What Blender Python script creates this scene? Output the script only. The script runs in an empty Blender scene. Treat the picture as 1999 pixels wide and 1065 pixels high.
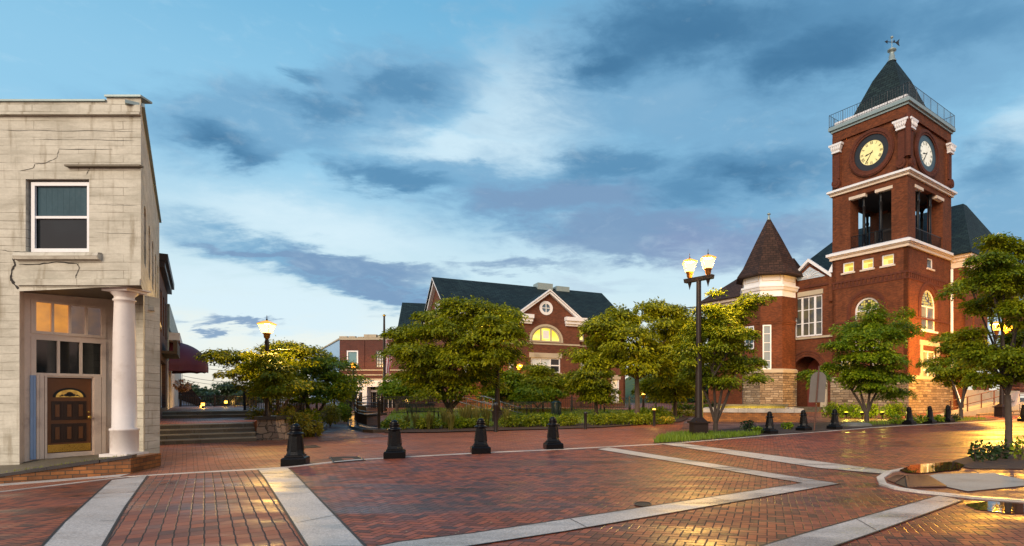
import bpy, math, random
import numpy as np
from mathutils import Vector, noise
from mathutils.geometry import tessellate_polygon, delaunay_2d_cdt
C = bpy.context.scene.collection
rnd = random.Random(7)
# ------------------------------------------------------------------ camera
CX, HY, F, H = 1200.0, 775.0, 1110.0, 1.6          # principal column, horizon row, focal length (photo pixels), eye height
cam_d = bpy.data.cameras.new('camera')
cam = bpy.data.objects.new('camera', cam_d); C.objects.link(cam)
cam.location = (0, 0, H); cam.rotation_euler = (math.pi/2, 0, 0)
cam_d.sensor_width = 36; cam_d.lens = 36*F/1999
cam_d.shift_x = -(CX-999.5)/1999; cam_d.shift_y = (HY-532.5)/1999
cam_d.clip_start = 0.1; cam_d.clip_end = 3000
bpy.context.scene.camera = cam
sc = bpy.context.scene
sc.view_settings.view_transform = 'Standard'; sc.view_settings.look = 'None'
sc.view_settings.exposure = 0.38; sc.view_settings.gamma = 1.0
sc.cycles.max_bounces = 6; sc.cycles.diffuse_bounces = 3; sc.cycles.glossy_bounces = 3
sc.cycles.transmission_bounces = 4; sc.cycles.transparent_max_bounces = 12
sc.cycles.sample_clamp_indirect = 4.0
sc.cycles.use_denoising = True
SUN_EL, SUN_AZ = math.radians(27), math.radians(202)   # behind the camera, a little to the left

def lin(r, g, b):
    f = lambda c: (c/12.92 if c <= .04045 else ((c+.055)/1.055)**2.4)
    return (f(r/255), f(g/255), f(b/255), 1.0)
# ------------------------------------------------------------------ node helper
class S:
    def __init__(s, nt, k): s.nt = nt; s.k = k
    def _m(s, op, *o, clamp=False):
        n = s.nt.nodes.new('ShaderNodeMath'); n.operation = op; n.use_clamp = clamp
        for i, a in enumerate((s,)+o):
            if isinstance(a, S): s.nt.links.new(a.k, n.inputs[i])
            else: n.inputs[i].default_value = a
        return S(s.nt, n.outputs[0])
    def __add__(s, o): return s._m('ADD', o)
    def __radd__(s, o): return s._m('ADD', o)
    def __sub__(s, o): return s._m('SUBTRACT', o)
    def __rsub__(s, o): return (s*-1.0)+o
    def __mul__(s, o): return s._m('MULTIPLY', o)
    def __rmul__(s, o): return s._m('MULTIPLY', o)
    def __truediv__(s, o): return s._m('DIVIDE', o)
    def floor(s): return s._m('FLOOR')
    def mod(s, o): return s._m('FLOORED_MODULO', o)
    def lt(s, o): return s._m('LESS_THAN', o)
    def gt(s, o): return s._m('GREATER_THAN', o)
    def min(s, o): return s._m('MINIMUM', o)
    def max(s, o): return s._m('MAXIMUM', o)
    def pw(s, o): return s._m('POWER', o)
    def exp(s): return s._m('EXPONENT')
    def abs(s): return s._m('ABSOLUTE')
    def fn(s, op, *o): return s._m(op, *o)
    def clamp(s): return s._m('ADD', 0.0, clamp=True)
    def ramp(s, a, b, lo=0.0, hi=1.0):
        n = s.nt.nodes.new('ShaderNodeMapRange'); n.interpolation_type = 'SMOOTHSTEP'
        s.nt.links.new(s.k, n.inputs[0])
        for i, v in zip((1, 2, 3, 4), (a, b, lo, hi)): n.inputs[i].default_value = v
        return S(s.nt, n.outputs[0])
def put(nt, sock, v):
    if isinstance(v, S): nt.links.new(v.k, sock)
    elif isinstance(v, bpy.types.NodeSocket): nt.links.new(v, sock)
    else:
        try: sock.default_value = v
        except Exception: sock.default_value = tuple(v)[:3]
def node(nt, t, ins=None, **props):
    n = nt.nodes.new(t)
    for k, v in props.items(): setattr(n, k, v)
    for k, v in (ins or {}).items(): put(nt, n.inputs[k], v)
    return n
def mix(nt, f, a, b, blend='MIX'):
    n = nt.nodes.new('ShaderNodeMix'); n.data_type = 'RGBA'; n.blend_type = blend
    put(nt, n.inputs[0], f); put(nt, n.inputs[6], a); put(nt, n.inputs[7], b)
    return S(nt, n.outputs[2])
def comb(nt, x, y, z=0.0): return S(nt, node(nt, 'ShaderNodeCombineXYZ', {0: x, 1: y, 2: z}).outputs[0])
def sep(nt, v):
    n = node(nt, 'ShaderNodeSeparateXYZ', {0: v}); return tuple(S(nt, n.outputs[i]) for i in range(3))
def vnoise(nt, vec, scale, detail=4, rough=.55, dist=0.0):
    n = node(nt, 'ShaderNodeTexNoise', {'Vector': vec, 'Scale': scale, 'Detail': detail, 'Roughness': rough, 'Distortion': dist})
    return S(nt, n.outputs[0])
# ------------------------------------------------------------------ world: dusk sky with broken cloud
w = bpy.data.worlds.new('World'); sc.world = w; w.use_nodes = True
nt = w.node_tree; nt.nodes.clear()
def make_sky():
    tc = node(nt, 'ShaderNodeTexCoord')
    dirv = S(nt, tc.outputs['Generated'])
    X, Y, Z = sep(nt, dirv)
    az = X.fn('ARCTAN2', Y)
    el = Z.max(-1.0).min(1.0).fn('ARCSINE')
    sky = node(nt, 'ShaderNodeTexSky', sky_type='NISHITA', sun_disc=False, sun_elevation=SUN_EL, sun_rotation=SUN_AZ, air_density=1.2, dust_density=0.6, ozone_density=2.0)
    nish = mix(nt, 1.0, S(nt, sky.outputs[0]), (.075, .075, .075, 1), 'MULTIPLY')
    zc = Z.max(0.0)+.22
    px, py = X/zc, Y/zc
    ca, sa = math.cos(.5), math.sin(.5)
    pl = comb(nt, (px*ca+py*sa)*.62, (py*ca-px*sa)*1.35, 0.0)
    n1 = vnoise(nt, pl, 1.5, 7, .58, .35)
    n2 = vnoise(nt, comb(nt, px*1.0+3.1, py*1.6-7.7, 2.0), 3.4, 6, .62, .2)
    n3 = vnoise(nt, comb(nt, px*.8-5.0, py*1.2+4.0, 5.0), 1.1, 6, .6, .3)
    n4 = vnoise(nt, comb(nt, az*3.0, el*9.0, 1.0), 3.0, 7, .6, .6)
    n5 = vnoise(nt, comb(nt, az*2.0+9.0, el*6.0, 4.0), 9.0, 6, .62, .5)
    azw = az+(n1-.5)*.24+(n4-.5)*.10
    elw = el+(n2-.5)*.11+(n3-.5)*.09
    n6 = vnoise(nt, comb(nt, az*2.2+4.0, el*4.6, 7.0), 11.0, 8, .62, .4)
    n7 = n4*.55+n6*.45
    D = lambda r, g, b_: tuple(c/1.3 for c in lin(r, g, b_)[:3])+(1,)     # colours as they show at this exposure
    # clear gradient by elevation
    r = node(nt, 'ShaderNodeValToRGB', {0: (el*(1/.9)).clamp()})
    cr = r.color_ramp; cr.interpolation = 'EASE'
    stops = [(0.0, D(236, 226, 206)), (.09, D(230, 236, 230)), (.22, D(198, 224, 234)), (.42, D(142, 196, 226)), (.70, D(108, 174, 212)), (1.0, D(86, 146, 198))]
    cr.elements[0].position, cr.elements[0].color = stops[0]
    cr.elements[1].position, cr.elements[1].color = stops[-1]
    for p, c in stops[1:-1]:
        e = cr.elements.new(p); e.color = c
    col = mix(nt, .06, S(nt, r.outputs[0]), nish)
    def blob(x, y, rx, ry, tilt=0.0):
        a0 = math.atan((x-CX)/F); e0 = math.atan((HY-y)/F*math.cos(a0))
        k = math.cos(a0)
        ra, re = rx/F*k*k, ry/F*k
        da, de = azw-a0, elw-e0
        c, s_ = math.cos(tilt), math.sin(tilt)
        u = (da*c+de*s_)*(1/ra); v = (de*c-da*s_)*(1/re)
        return ((u*u+v*v)*-1.0).exp()
    def layer(col, blobs, color, gain=1.25, lo=.30, hi=1.0, nz=n4, nk=.9, op=1.0):
        d = None
        for b in blobs:
            k = b[5] if len(b) > 5 else 1.0
            g = blob(*b[:4], b[4] if len(b) > 4 else 0.0)*k
            d = g if d is None else d.max(g)
        d = (d*gain+(nz-.5)*nk).ramp(lo, hi, 0, op)
        return mix(nt, d, col, color)
    # pale breaks between the clouds
    col = layer(col, [(1040, 210, 160, 130), (960, 300, 240, 50), (480, 600, 380, 60), (620, 440, 260, 60, 0, .8), (1000, 60, 100, 90, 0, .3), (1290, 225, 130, 36, 0, .7), (1960, 230, 120, 50, 0, .8), (1080, 470, 160, 30, 0, .6)], D(208, 230, 240), 1.15, .15, 1.1, n7, .8, .85)
    # mid blue veil
    col = layer(col, [(520, 235, 280, 70, .2), (760, 180, 210, 75, .3), (1350, 120, 380, 190, 0), (1520, 330, 300, 120, 0), (1300, 400, 360, 80, -.1), (1080, 400, 260, 70, 0), (640, 525, 290, 38, -.12), (860, 350, 240, 40, -.05), (1780, 80, 320, 130), (1930, 450, 180, 200, 0, .85)], D(116, 164, 198), 1.35, .12, 1.0, n7, .95, .92)
    # grey undersides low down
    col = layer(col, [(1080, 405, 210, 46), (1250, 470, 240, 50), (530, 498, 150, 14), (700, 520, 190, 28, -.05), (780, 562, 210, 17, -.05), (430, 632, 100, 18), (1000, 520, 200, 22, 0, .7), (1550, 480, 200, 60, 0, .8)], D(118, 148, 182), 1.3, .3, 1.05, n7, 1.2, .88)
    # blue-dark cloud bodies
    col = layer(col, [(450, 268, 120, 36), (600, 135, 60, 24, 0, .8), (790, 168, 110, 40, .3), (650, 208, 130, 28, .1, .9), (1300, 75, 250, 90), (1560, 95, 280, 110), (1190, 150, 110, 36), (1820, 60, 240, 70, 0, .8), (770, 345, 140, 25), (1200, 338, 130, 36), (1480, 350, 230, 55), (1330, 385, 160, 40, 0, .8), (1930, 330, 110, 60, 0, .6)], D(82, 132, 170), 1.3, .28, 1.15, n7, 1.0, .82)
    col = layer(col, [(1330, 80, 240, 70), (1180, 135, 90, 26), (450, 272, 80, 24, 0, .8), (1560, 130, 180, 50), (1460, 360, 140, 30, 0, .8)], D(62, 110, 148), 1.3, .35, 1.35, n7, .95, .8)
    # violet tint low on the right
    col = layer(col, [(1400, 490, 190, 50), (1180, 560, 150, 25, 0, .6)], D(132, 148, 184), 1.1, .25, 1.2, n7, .9, .6)
    # thin wisps
    wv = (n6*n1*2.0).ramp(.5, .85, 0, .16)
    col = mix(nt, wv, col, D(206, 228, 238))
    # last warm light low in the west, behind the camera
    back = (Y*-1.0).ramp(-.1, .9)
    back = back.max(X.ramp(.72, .98))
    low = (el*(1/.5)).ramp(0.0, 1.0, 1.0, 0.0)
    col = mix(nt, back*low*.75, col, lin(250, 170, 95))
    col = mix(nt, back*.45, col, lin(190, 190, 200))
    bg = node(nt, 'ShaderNodeBackground', {0: col, 1: 1.12})
    o = node(nt, 'ShaderNodeOutputWorld'); nt.links.new(bg.outputs[0], o.inputs[0])
make_sky()
# ------------------------------------------------------------------ sun: the after-glow behind the camera
sd = bpy.data.lights.new('sun', 'SUN'); sd.energy = 2.75; sd.angle = math.radians(38); sd.color = (1.0, .81, .61)
so = bpy.data.objects.new('sun', sd); C.objects.link(so)
sv = Vector((math.sin(SUN_AZ)*math.cos(SUN_EL), math.cos(SUN_AZ)*math.cos(SUN_EL), math.sin(SUN_EL)))
so.rotation_euler = sv.to_track_quat('Z', 'Y').to_euler(); so.location = (0, -20, 30)

# ------------------------------------------------------------------ pixel -> place
def P(x, y, d): return Vector(((x-CX)/F*d, d, H-(y-HY)/F*d))
def sm(a, b, x):
    t = min(1, max(0, (x-a)/(b-a))); return t*t*(3-2*t)
def gz(X, D):
    z = -.05*max(0, -7-X)*(1-sm(13.6, 17.5, D))*min(1, max(0, 1))
    z = max(z, -.6)
    z += min(.17, max(0, .011*(X-6)))*sm(14, 20, D)
    z += .03*min(32, max(0, D-28))*(1-sm(10, 16, X)*.6)
    return z
def G(x, y):
    z = 0.0
    for _ in range(30):
        d = F*(H-z)/(y-HY); X = (x-CX)/F*d; z = .5*z+.5*gz(X, d)
    d = F*(H-z)/(y-HY)
    return Vector(((x-CX)/F*d, d, z))
def GD(x, d):
    X = (x-CX)/F*d; return Vector((X, d, gz(X, d)))
class Fr:
    """a vertical wall line: s along it (left to right), o outwards, z up"""
    def __init__(s, A, B):
        s.A = Vector((A[0], A[1])); s.B = Vector((B[0], B[1])); d = s.B-s.A; s.L = d.length; s.t = d/s.L; s.n = Vector((s.t.y, -s.t.x))
    def pt(s, a, o, z): q = s.A+s.t*a+s.n*o; return Vector((q.x, q.y, z))
    def s_of(s, x): u = (x-CX)/F; return (u*s.A.y-s.A.x)/(s.t.x-u*s.t.y)
    def sz(s, x, y): a = s.s_of(x); D = s.A.y+s.t.y*a; return a, H-(y-HY)/F*D
    def z_at(s, a, y): return H-(y-HY)/F*(s.A.y+s.t.y*a)
    def off(s, o, ds=0.0): return Fr(s.A+s.n*o+s.t*ds, s.B+s.n*o+s.t*ds)
# ------------------------------------------------------------------ objects
ORI = {}
def tag(o, label=None, cat=None, group=None, kind=None):
    if label: o['label'] = label
    if cat: o['category'] = cat
    if group: o['group'] = group
    if kind: o['kind'] = kind
    return o
def thing(name, label, cat, loc=(0, 0, 0), group=None):
    o = bpy.data.objects.new(name, None); C.objects.link(o); o.location = loc; o.empty_display_size = .3
    ORI[o.name] = Vector(loc); return tag(o, label, cat, group)
def link_mesh(name, me, parent=None, loc=(0, 0, 0)):
    o = bpy.data.objects.new(name, me); C.objects.link(o)
    if parent is not None: o.parent = parent; ORI[o.name] = ORI[parent.name]
    else: o.location = loc; ORI[o.name] = Vector(loc)
    return o
class MB:
    def __init__(s): s.v = []; s.f = []; s.mi = []; s.sm = []
    def add(s, vs, fs, mi=0, smooth=False):
        b = len(s.v); s.v += [Vector(q) for q in vs]
        for f in fs: s.f.append([b+i for i in f]); s.mi.append(mi); s.sm.append(smooth)
        return s
    def quad(s, a, b, c, d, mi=0): return s.add([a, b, c, d], [(0, 1, 2, 3)], mi)
    def hexa(s, q, mi=0):   # 8 corners: bottom 0-3, top 4-7
        return s.add(q, [(3, 2, 1, 0), (4, 5, 6, 7), (0, 1, 5, 4), (1, 2, 6, 5), (2, 3, 7, 6), (3, 0, 4, 7)], mi)
    def box(s, x0, x1, y0, y1, z0, z1, mi=0, R=None):
        q = [Vector(c) for c in ((x0, y0, z0), (x1, y0, z0), (x1, y1, z0), (x0, y1, z0), (x0, y0, z1), (x1, y0, z1), (x1, y1, z1), (x0, y1, z1))]
        return s.hexa([R(c) for c in q] if R else q, mi)
    def fbox(s, fr, s0, s1, o0, o1, z0, z1, mi=0):
        p = fr.pt
        return s.hexa([p(s0, o1, z0), p(s1, o1, z0), p(s1, o0, z0), p(s0, o0, z0), p(s0, o1, z1), p(s1, o1, z1), p(s1, o0, z1), p(s0, o0, z1)], mi)
    def fprism(s, fr, poly, o0, o1, mi=0):
        n = len(poly)
        front = [fr.pt(a, o1, z) for a, z in poly]; back = [fr.pt(a, o0, z) for a, z in poly]
        tri = tessellate_polygon([[Vector((a, z, 0)) for a, z in poly]])
        fs = [tuple(t) for t in tri]+[tuple(n+i for i in reversed(t)) for t in tri]+[(i, n+i, n+(i+1) % n, (i+1) % n) for i in range(n)]
        return s.add(front+back, fs, mi)
    def fwall(s, fr, outline, holes=(), depth=.2, o=0.0, mi=0, rim=None, edge=True):
        """sheet of wall with openings whose reveals go back by depth"""
        polys = [list(outline)]+[list(h) for h in holes]
        flat = [q for p in polys for q in p]
        tri = tessellate_polygon([[Vector((a, z, 0)) for a, z in p] for p in polys])
        s.add([fr.pt(a, o, z) for a, z in flat], [tuple(t) for t in tri], mi)
        for h in polys[0 if edge else 1:]:
            n = len(h)
            vs = [fr.pt(a, o, z) for a, z in h]+[fr.pt(a, o-depth, z) for a, z in h]
            s.add(vs, [(i, (i+1) % n, n+(i+1) % n, n+i) for i in range(n)], mi if rim is None else rim)
        return s
    def tube(s, path, rad, seg=8, mi=0, cap=True, smooth=True):
        path = [Vector(q) for q in path]; n = len(path)
        if not isinstance(rad, (list, tuple)): rad = [rad]*n
        vs = []; ref = None
        for i, q in enumerate(path):
            d = (path[min(i+1, n-1)]-path[max(i-1, 0)]).normalized()
            if ref is None: ref = Vector((1, 0, 0)) if abs(d.x) < .8 else Vector((0, 1, 0))
            u = (ref-d*ref.dot(d)).normalized(); ref = u; vv = d.cross(u)
            for k in range(seg):
                a = 2*math.pi*k/seg; vs.append(q+(u*math.cos(a)+vv*math.sin(a))*rad[i])
        fs = [(i*seg+k, i*seg+(k+1) % seg, (i+1)*seg+(k+1) % seg, (i+1)*seg+k) for i in range(n-1) for k in range(seg)]
        s.add(vs, fs, mi, smooth)
        if cap: s.add(vs[:seg], [tuple(reversed(range(seg)))], mi); s.add(vs[-seg:], [tuple(range(seg))], mi)
        return s
    def lathe(s, prof, c=(0, 0, 0), seg=16, mi=0, rot=0.0, smooth=True, sx=1.0, sy=1.0):
        c = Vector(c); vs = []
        for r, z in prof:
            for k in range(seg):
                a = 2*math.pi*k/seg+rot; vs.append(c+Vector((r*math.cos(a)*sx, r*math.sin(a)*sy, z)))
        n = len(prof)
        fs = [(i*seg+k, i*seg+(k+1) % seg, (i+1)*seg+(k+1) % seg, (i+1)*seg+k) for i in range(n-1) for k in range(seg)]
        s.add(vs, fs, mi, smooth)
        s.add(vs[:seg], [tuple(reversed(range(seg)))], mi); s.add(vs[-seg:], [tuple(range(seg))], mi)
        return s
    def build(s, name, mats, parent=None, loc=None, label=None):
        mats = mats if isinstance(mats, (list, tuple)) else [mats]
        if parent is not None: org = ORI[parent.name]
        elif loc is not None: org = Vector(loc)
        else: org = Vector((0, 0, 0))
        me = bpy.data.meshes.new(name)
        me.from_pydata([tuple(q-org) for q in s.v], [], s.f)
        for m in mats: me.materials.append(m)
        me.polygons.foreach_set('material_index', s.mi)
        me.polygons.foreach_set('use_smooth', s.sm)
        uv = me.uv_layers.new(name='UVMap'); data = np.zeros(len(me.loops)*2, dtype=np.float32)
        up = Vector((0, 0, 1)); k = 0
        for f in s.f:
            a, b, c_ = s.v[f[0]], s.v[f[1]], s.v[f[2]]
            n = (b-a).cross(c_-a)
            if n.length < 1e-12 and len(f) > 3: n = (c_-a).cross(s.v[f[3]]-a)
            if n.length > 1e-12: n.normalize()
            if abs(n.z) > .97 or n.length < .5: t, bb = Vector((1, 0, 0)), Vector((0, 1, 0))
            else: t = up.cross(n).normalized(); bb = n.cross(t)
            for i in f:
                q = s.v[i]; data[k] = q.dot(t); data[k+1] = q.dot(bb); k += 2
        uv.data.foreach_set('uv', data); me.update()
        o = link_mesh(name, me, parent, org if parent is None else (0, 0, 0))
        if label: o['label'] = label
        return o
def copy_thing(root, loc, rotz=0.0, scale=1.0, label=None):
    def cp(o, par):
        c = o.copy(); C.objects.link(c); ORI[c.name] = Vector(loc)
        if par is not None: c.parent = par
        for ch in [q for q in KIDS.get(o.name, [])]: cp(ch, c)
        return c
    KIDS = {}
    for q in bpy.data.objects:
        if q.parent: KIDS.setdefault(q.parent.name, []).append(q)
    r = cp(root, None); r.location = loc; r.rotation_euler = (0, 0, rotz); r.scale = (scale,)*3
    if label: r['label'] = label
    return r
def arch(s0, s1, z0, zs, n=14, rise=None):
    c = (s0+s1)/2; r = (s1-s0)/2; rise = rise or r
    return [(s0, z0), (s1, z0)]+[(c+r*math.cos(math.pi*i/n), zs+rise*math.sin(math.pi*i/n)) for i in range(n+1)]
def rect(s0, s1, z0, z1): return [(s0, z0), (s1, z0), (s1, z1), (s0, z1)]
# ------------------------------------------------------------------ materials
def new_mat(name):
    m = bpy.data.materials.new(name); m.use_nodes = True; nt = m.node_tree; nt.nodes.clear()
    b = node(nt, 'ShaderNodeBsdfPrincipled'); o = node(nt, 'ShaderNodeOutputMaterial')
    nt.links.new(b.outputs[0], o.inputs[0]); return m, nt, b, o
def uvs(nt):
    u = node(nt, 'ShaderNodeUVMap'); u.uv_map = 'UVMap'; return S(nt, u.outputs[0])
def wpos(nt): return S(nt, node(nt, 'ShaderNodeNewGeometry').outputs['Position'])
def bump(nt, b, h, st=.3, dist=.02):
    n = node(nt, 'ShaderNodeBump', {'Strength': st, 'Distance': dist, 'Height': h}); nt.links.new(n.outputs[0], b.inputs['Normal'])
def plain(name, col, rough=.5, metal=0.0, var=.15, scale=6.0, spec=.5, bmp=0.0, dirt=None):
    m, nt, b, o = new_mat(name); p = wpos(nt)
    n = vnoise(nt, p, scale, 5, .6); n2 = vnoise(nt, p, scale*7, 3, .6)
    k = (n-.5)*var*2+(n2-.5)*var+1.0
    c = mix(nt, 1.0, col, comb(nt, k, k, k), 'MULTIPLY')
    if dirt: c = mix(nt, vnoise(nt, p, scale*.5, 6, .65).ramp(.5, .75, 0, dirt[1]), c, dirt[0])
    put(nt, b.inputs['Base Color'], c)
    put(nt, b.inputs['Roughness'], ((n2-.5)*.25+rough).clamp()); b.inputs['Metallic'].default_value = metal
    b.inputs['Specular IOR Level'].default_value = spec
    if bmp: bump(nt, b, n2, bmp)
    return m
def brick(name, c1, c2, mort, w=.215, h=.072, mw=.009, rough=.8, vert=0, stain=.35, blot=1.0):
    m, nt, b, o = new_mat(name); u = uvs(nt)
    if vert:
        x, y, z = sep(nt, u); u = comb(nt, y, x)
    bt = node(nt, 'ShaderNodeTexBrick', {'Vector': u, 'Color1': c1, 'Color2': c2, 'Mortar': mort, 'Scale': 1.0, 'Mortar Size': mw, 'Mortar Smooth': .15, 'Bias': 0.0, 'Brick Width': w, 'Row Height': h})
    p = wpos(nt)
    n = vnoise(nt, p, .45*blot, 6, .62); n2 = vnoise(nt, u, 3.0, 5, .65)
    px_, py_, pz_ = sep(nt, u); n3 = vnoise(nt, comb(nt, px_*1.6, py_*.22), 1.3, 5, .6)
    k = (n-.5)*stain*1.6+(n2-.5)*stain+(n3-.5)*stain*.9+1.0
    c = mix(nt, 1.0, S(nt, bt.outputs[0]), comb(nt, k, k*.98, k*.95), 'MULTIPLY')
    put(nt, b.inputs['Base Color'], c); b.inputs['Roughness'].default_value = rough
    b.inputs['Specular IOR Level'].default_value = .25
    bump(nt, b, S(nt, bt.outputs[1])*-1.0+n2*.4, .35, .012)
    return m
def stone(name, cols, mort, w=.55, h=.22, mw=.02, rough=.85, irr=.06):
    m, nt, b, o = new_mat(name); u = uvs(nt)
    x, y, z = sep(nt, u)
    d = vnoise(nt, u, 2.2, 3, .5); d2 = vnoise(nt, comb(nt, x+5.3, y, 2.0), 1.7, 3, .5)
    uu = comb(nt, x+(d-.5)*irr*4, y+(d2-.5)*irr*3)
    bt = node(nt, 'ShaderNodeTexBrick', {'Vector': uu, 'Color1': (0, 0, 0, 1), 'Color2': (1, 1, 1, 1), 'Mortar': (.5, .5, .5, 1), 'Scale': 1.0, 'Mortar Size': mw, 'Mortar Smooth': .3, 'Bias': 0.0, 'Brick Width': w, 'Row Height': h}, offset=.37, squash=.7, squash_frequency=3)
    r = node(nt, 'ShaderNodeValToRGB', {0: S(nt, bt.outputs[0])})
    cr = r.color_ramp; cr.elements[0].color = cols[0]; cr.elements[1].color = cols[-1]
    for i, c in enumerate(cols[1:-1]):
        e = cr.elements.new((i+1)/(len(cols)-1)); e.color = c
    n = vnoise(nt, u, 9, 6, .7)
    k = (n-.5)*.9+1.0
    c = mix(nt, 1.0, S(nt, r.outputs[0]), comb(nt, k, k, k), 'MULTIPLY')
    c = mix(nt, S(nt, bt.outputs[1]), c, mort)
    put(nt, b.inputs['Base Color'], c); b.inputs['Roughness'].default_value = rough
    bump(nt, b, S(nt, bt.outputs[1])*-1.2+n*.8, .7, .05); return m
def herring_nodes(nt, x, y):
    ix, iy = x.floor(), y.floor(); fx, fy = x-ix, y-iy
    k = (ix-iy+.01).mod(4.0).floor()
    e1 = k.gt(.5)*k.lt(1.5); e2 = k.gt(1.5)*k.lt(2.5); hor = k.lt(1.5); ver = 1.0-hor
    al = hor*(fx+e1)+ver*(fy+e2); ac = hor*fy+ver*fx
    edge = al.min(2.0-al).min(ac.min(1.0-ac))
    wn = node(nt, 'ShaderNodeTexWhiteNoise', {'Vector': comb(nt, ix-e1, iy-e2, .5)}, noise_dimensions='3D')
    return edge, S(nt, wn.outputs[0])
def paver(name, ang, bw, cols, mort, wet=.5, kind='herring', joint=.055, dark=.5, sx=.16, sy=.75):
    """wet brick paving: joints, brick-to-brick colour, wheel-polished damp streaks"""
    m, nt, b, o = new_mat(name); p = wpos(nt); X, Y, Z = sep(nt, p)
    c, s = math.cos(ang), math.sin(ang)
    wa = .012 if kind == 'stack' else .03
    wob = vnoise(nt, p, .6, 2, .5); wo2 = vnoise(nt, comb(nt, X+9.0, Y, 3.0), .6, 2, .5)
    x = (X*c+Y*s+(wob-.5)*wa)*(1/bw); y = (Y*c-X*s+(wo2-.5)*wa)*(1/bw)
    if kind == 'herring': edge, rv = herring_nodes(nt, x, y)
    else:
        x = x*(1.68 if kind == 'stack' else .72); row = y.floor(); y0 = y
        xs = x+(row.mod(2.0))*(.5 if kind == 'run' else .04)
        if kind == 'run': xs = xs*.72
        cx_, cy_ = xs.floor(), y.floor(); fx, fy = xs-cx_, y-cy_
        edge = (fx.min(1.0-fx)*.55).min(fy.min(1.0-fy)*1.7) if kind == 'stack' else (fx.min(1.0-fx)*1.4).min(fy.min(1.0-fy))
        wn = node(nt, 'ShaderNodeTexWhiteNoise', {'Vector': comb(nt, cx_, cy_, .5)}, noise_dimensions='3D'); rv = S(nt, wn.outputs[0])
        if kind == 'stack':
            rw = node(nt, 'ShaderNodeTexWhiteNoise', {'Vector': comb(nt, (y*.5).floor(), 3.0, .5)}, noise_dimensions='3D')
            rv = (rv*.5+S(nt, rw.outputs[0])*.5)
    jm = edge.ramp(joint*.45, joint*1.25, 1.0, 0.0)
    r = node(nt, 'ShaderNodeValToRGB', {0: rv}); cr = r.color_ramp
    cr.elements[0].color = cols[0]; cr.elements[1].color = cols[-1]
    for i, cc in enumerate(cols[1:-1]):
        e = cr.elements.new((i+1)/(len(cols)-1)); e.color = cc
    st = comb(nt, X*sx+Y*.04, Y*sy-X*.05*0, .3)
    streak = vnoise(nt, st, 1.6, 5, .55, .2)
    blot = vnoise(nt, p, .9, 5, .6); fine = vnoise(nt, p, 26, 3, .6)
    k = (fine-.5)*.5+(blot-.5)*.5+1.0
    col = mix(nt, 1.0, S(nt, r.outputs[0]), comb(nt, k, k, k), 'MULTIPLY')
    dk = streak.ramp(.52, .66, 0.0, dark)
    col = mix(nt, dk, col, mix(nt, .62, col, (.035, .026, .026, 1)))
    col = mix(nt, jm, col, mort)
    put(nt, b.inputs['Base Color'], col)
    wetm = (streak.ramp(.40, .62)*.75+blot.ramp(.45, .62)*.35).clamp()
    rough = (.66-wetm*wet*.62+(fine-.5)*.14+jm*.2).clamp()
    put(nt, b.inputs['Roughness'], rough)
    b.inputs['Specular IOR Level'].default_value = .5
    hgt = edge.ramp(0.0, joint*1.6)+fine*.25+rv*.25
    bump(nt, b, hgt, .35, .012)
    return m
def concrete(name, c, speck=.4, rough=.6, wet=.3, joint=0.0):
    m, nt, b, o = new_mat(name); p = wpos(nt); X, Y, Z = sep(nt, p)
    n = vnoise(nt, p, 1.1, 6, .65); f = vnoise(nt, p, 55, 2, .7); v = node(nt, 'ShaderNodeTexVoronoi', {'Vector': p, 'Scale': 70.0})
    vr, vg, vb = sep(nt, S(nt, v.outputs['Color']))
    k = (n-.5)*.6+(f-.5)*speck+(vr-.5)*speck+1.0
    col = mix(nt, 1.0, c, comb(nt, k, k, k), 'MULTIPLY')
    st = vnoise(nt, comb(nt, X*.25, Y*.9, 1.0), 1.6, 5, .6)
    col = mix(nt, st.ramp(.46, .68, 0, .75), col, mix(nt, .55, col, (.07, .06, .05, 1)))
    put(nt, b.inputs['Base Color'], col)
    put(nt, b.inputs['Roughness'], (rough-st.ramp(.4, .65)*wet+(f-.5)*.1).clamp()); bump(nt, b, f, .25, .006); return m
def glass(name, col=(.012, .016, .02, 1), rough=.06, lo=None):
    m, nt, b, o = new_mat(name); p = wpos(nt)
    n = vnoise(nt, p, .8, 3, .5)
    put(nt, b.inputs['Base Color'], mix(nt, n.ramp(.35, .7), col, lo or tuple(c*1.7 for c in col[:3])+(1,)))
    b.inputs['Roughness'].default_value = rough; b.inputs['Specular IOR Level'].default_value = .55
    bump(nt, b, vnoise(nt, p, 1.3, 2, .5), .05, .05); return m
def lit(name, c1, c2, strength, sc_=1.2, rough=.3):
    m, nt, b, o = new_mat(name); p = wpos(nt)
    n = vnoise(nt, p, sc_, 4, .6)
    c = mix(nt, n.ramp(.35, .65), c1, c2)
    put(nt, b.inputs['Base Color'], mix(nt, .7, c, (.02, .02, .02, 1))); put(nt, b.inputs['Emission Color'], c)
    b.inputs['Emission Strength'].default_value = strength; b.inputs['Roughness'].default_value = rough; return m
def lantern_glass(name, c, strength):
    m, nt, b, o = new_mat(name); nt.nodes.remove(b)
    e = node(nt, 'ShaderNodeEmission', {0: c, 1: strength}); t = node(nt, 'ShaderNodeBsdfTransparent')
    x = node(nt, 'ShaderNodeMixShader', {0: .45}); nt.links.new(t.outputs[0], x.inputs[1]); nt.links.new(e.outputs[0], x.inputs[2])
    nt.links.new(x.outputs[0], o.inputs[0]); return m
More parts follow.
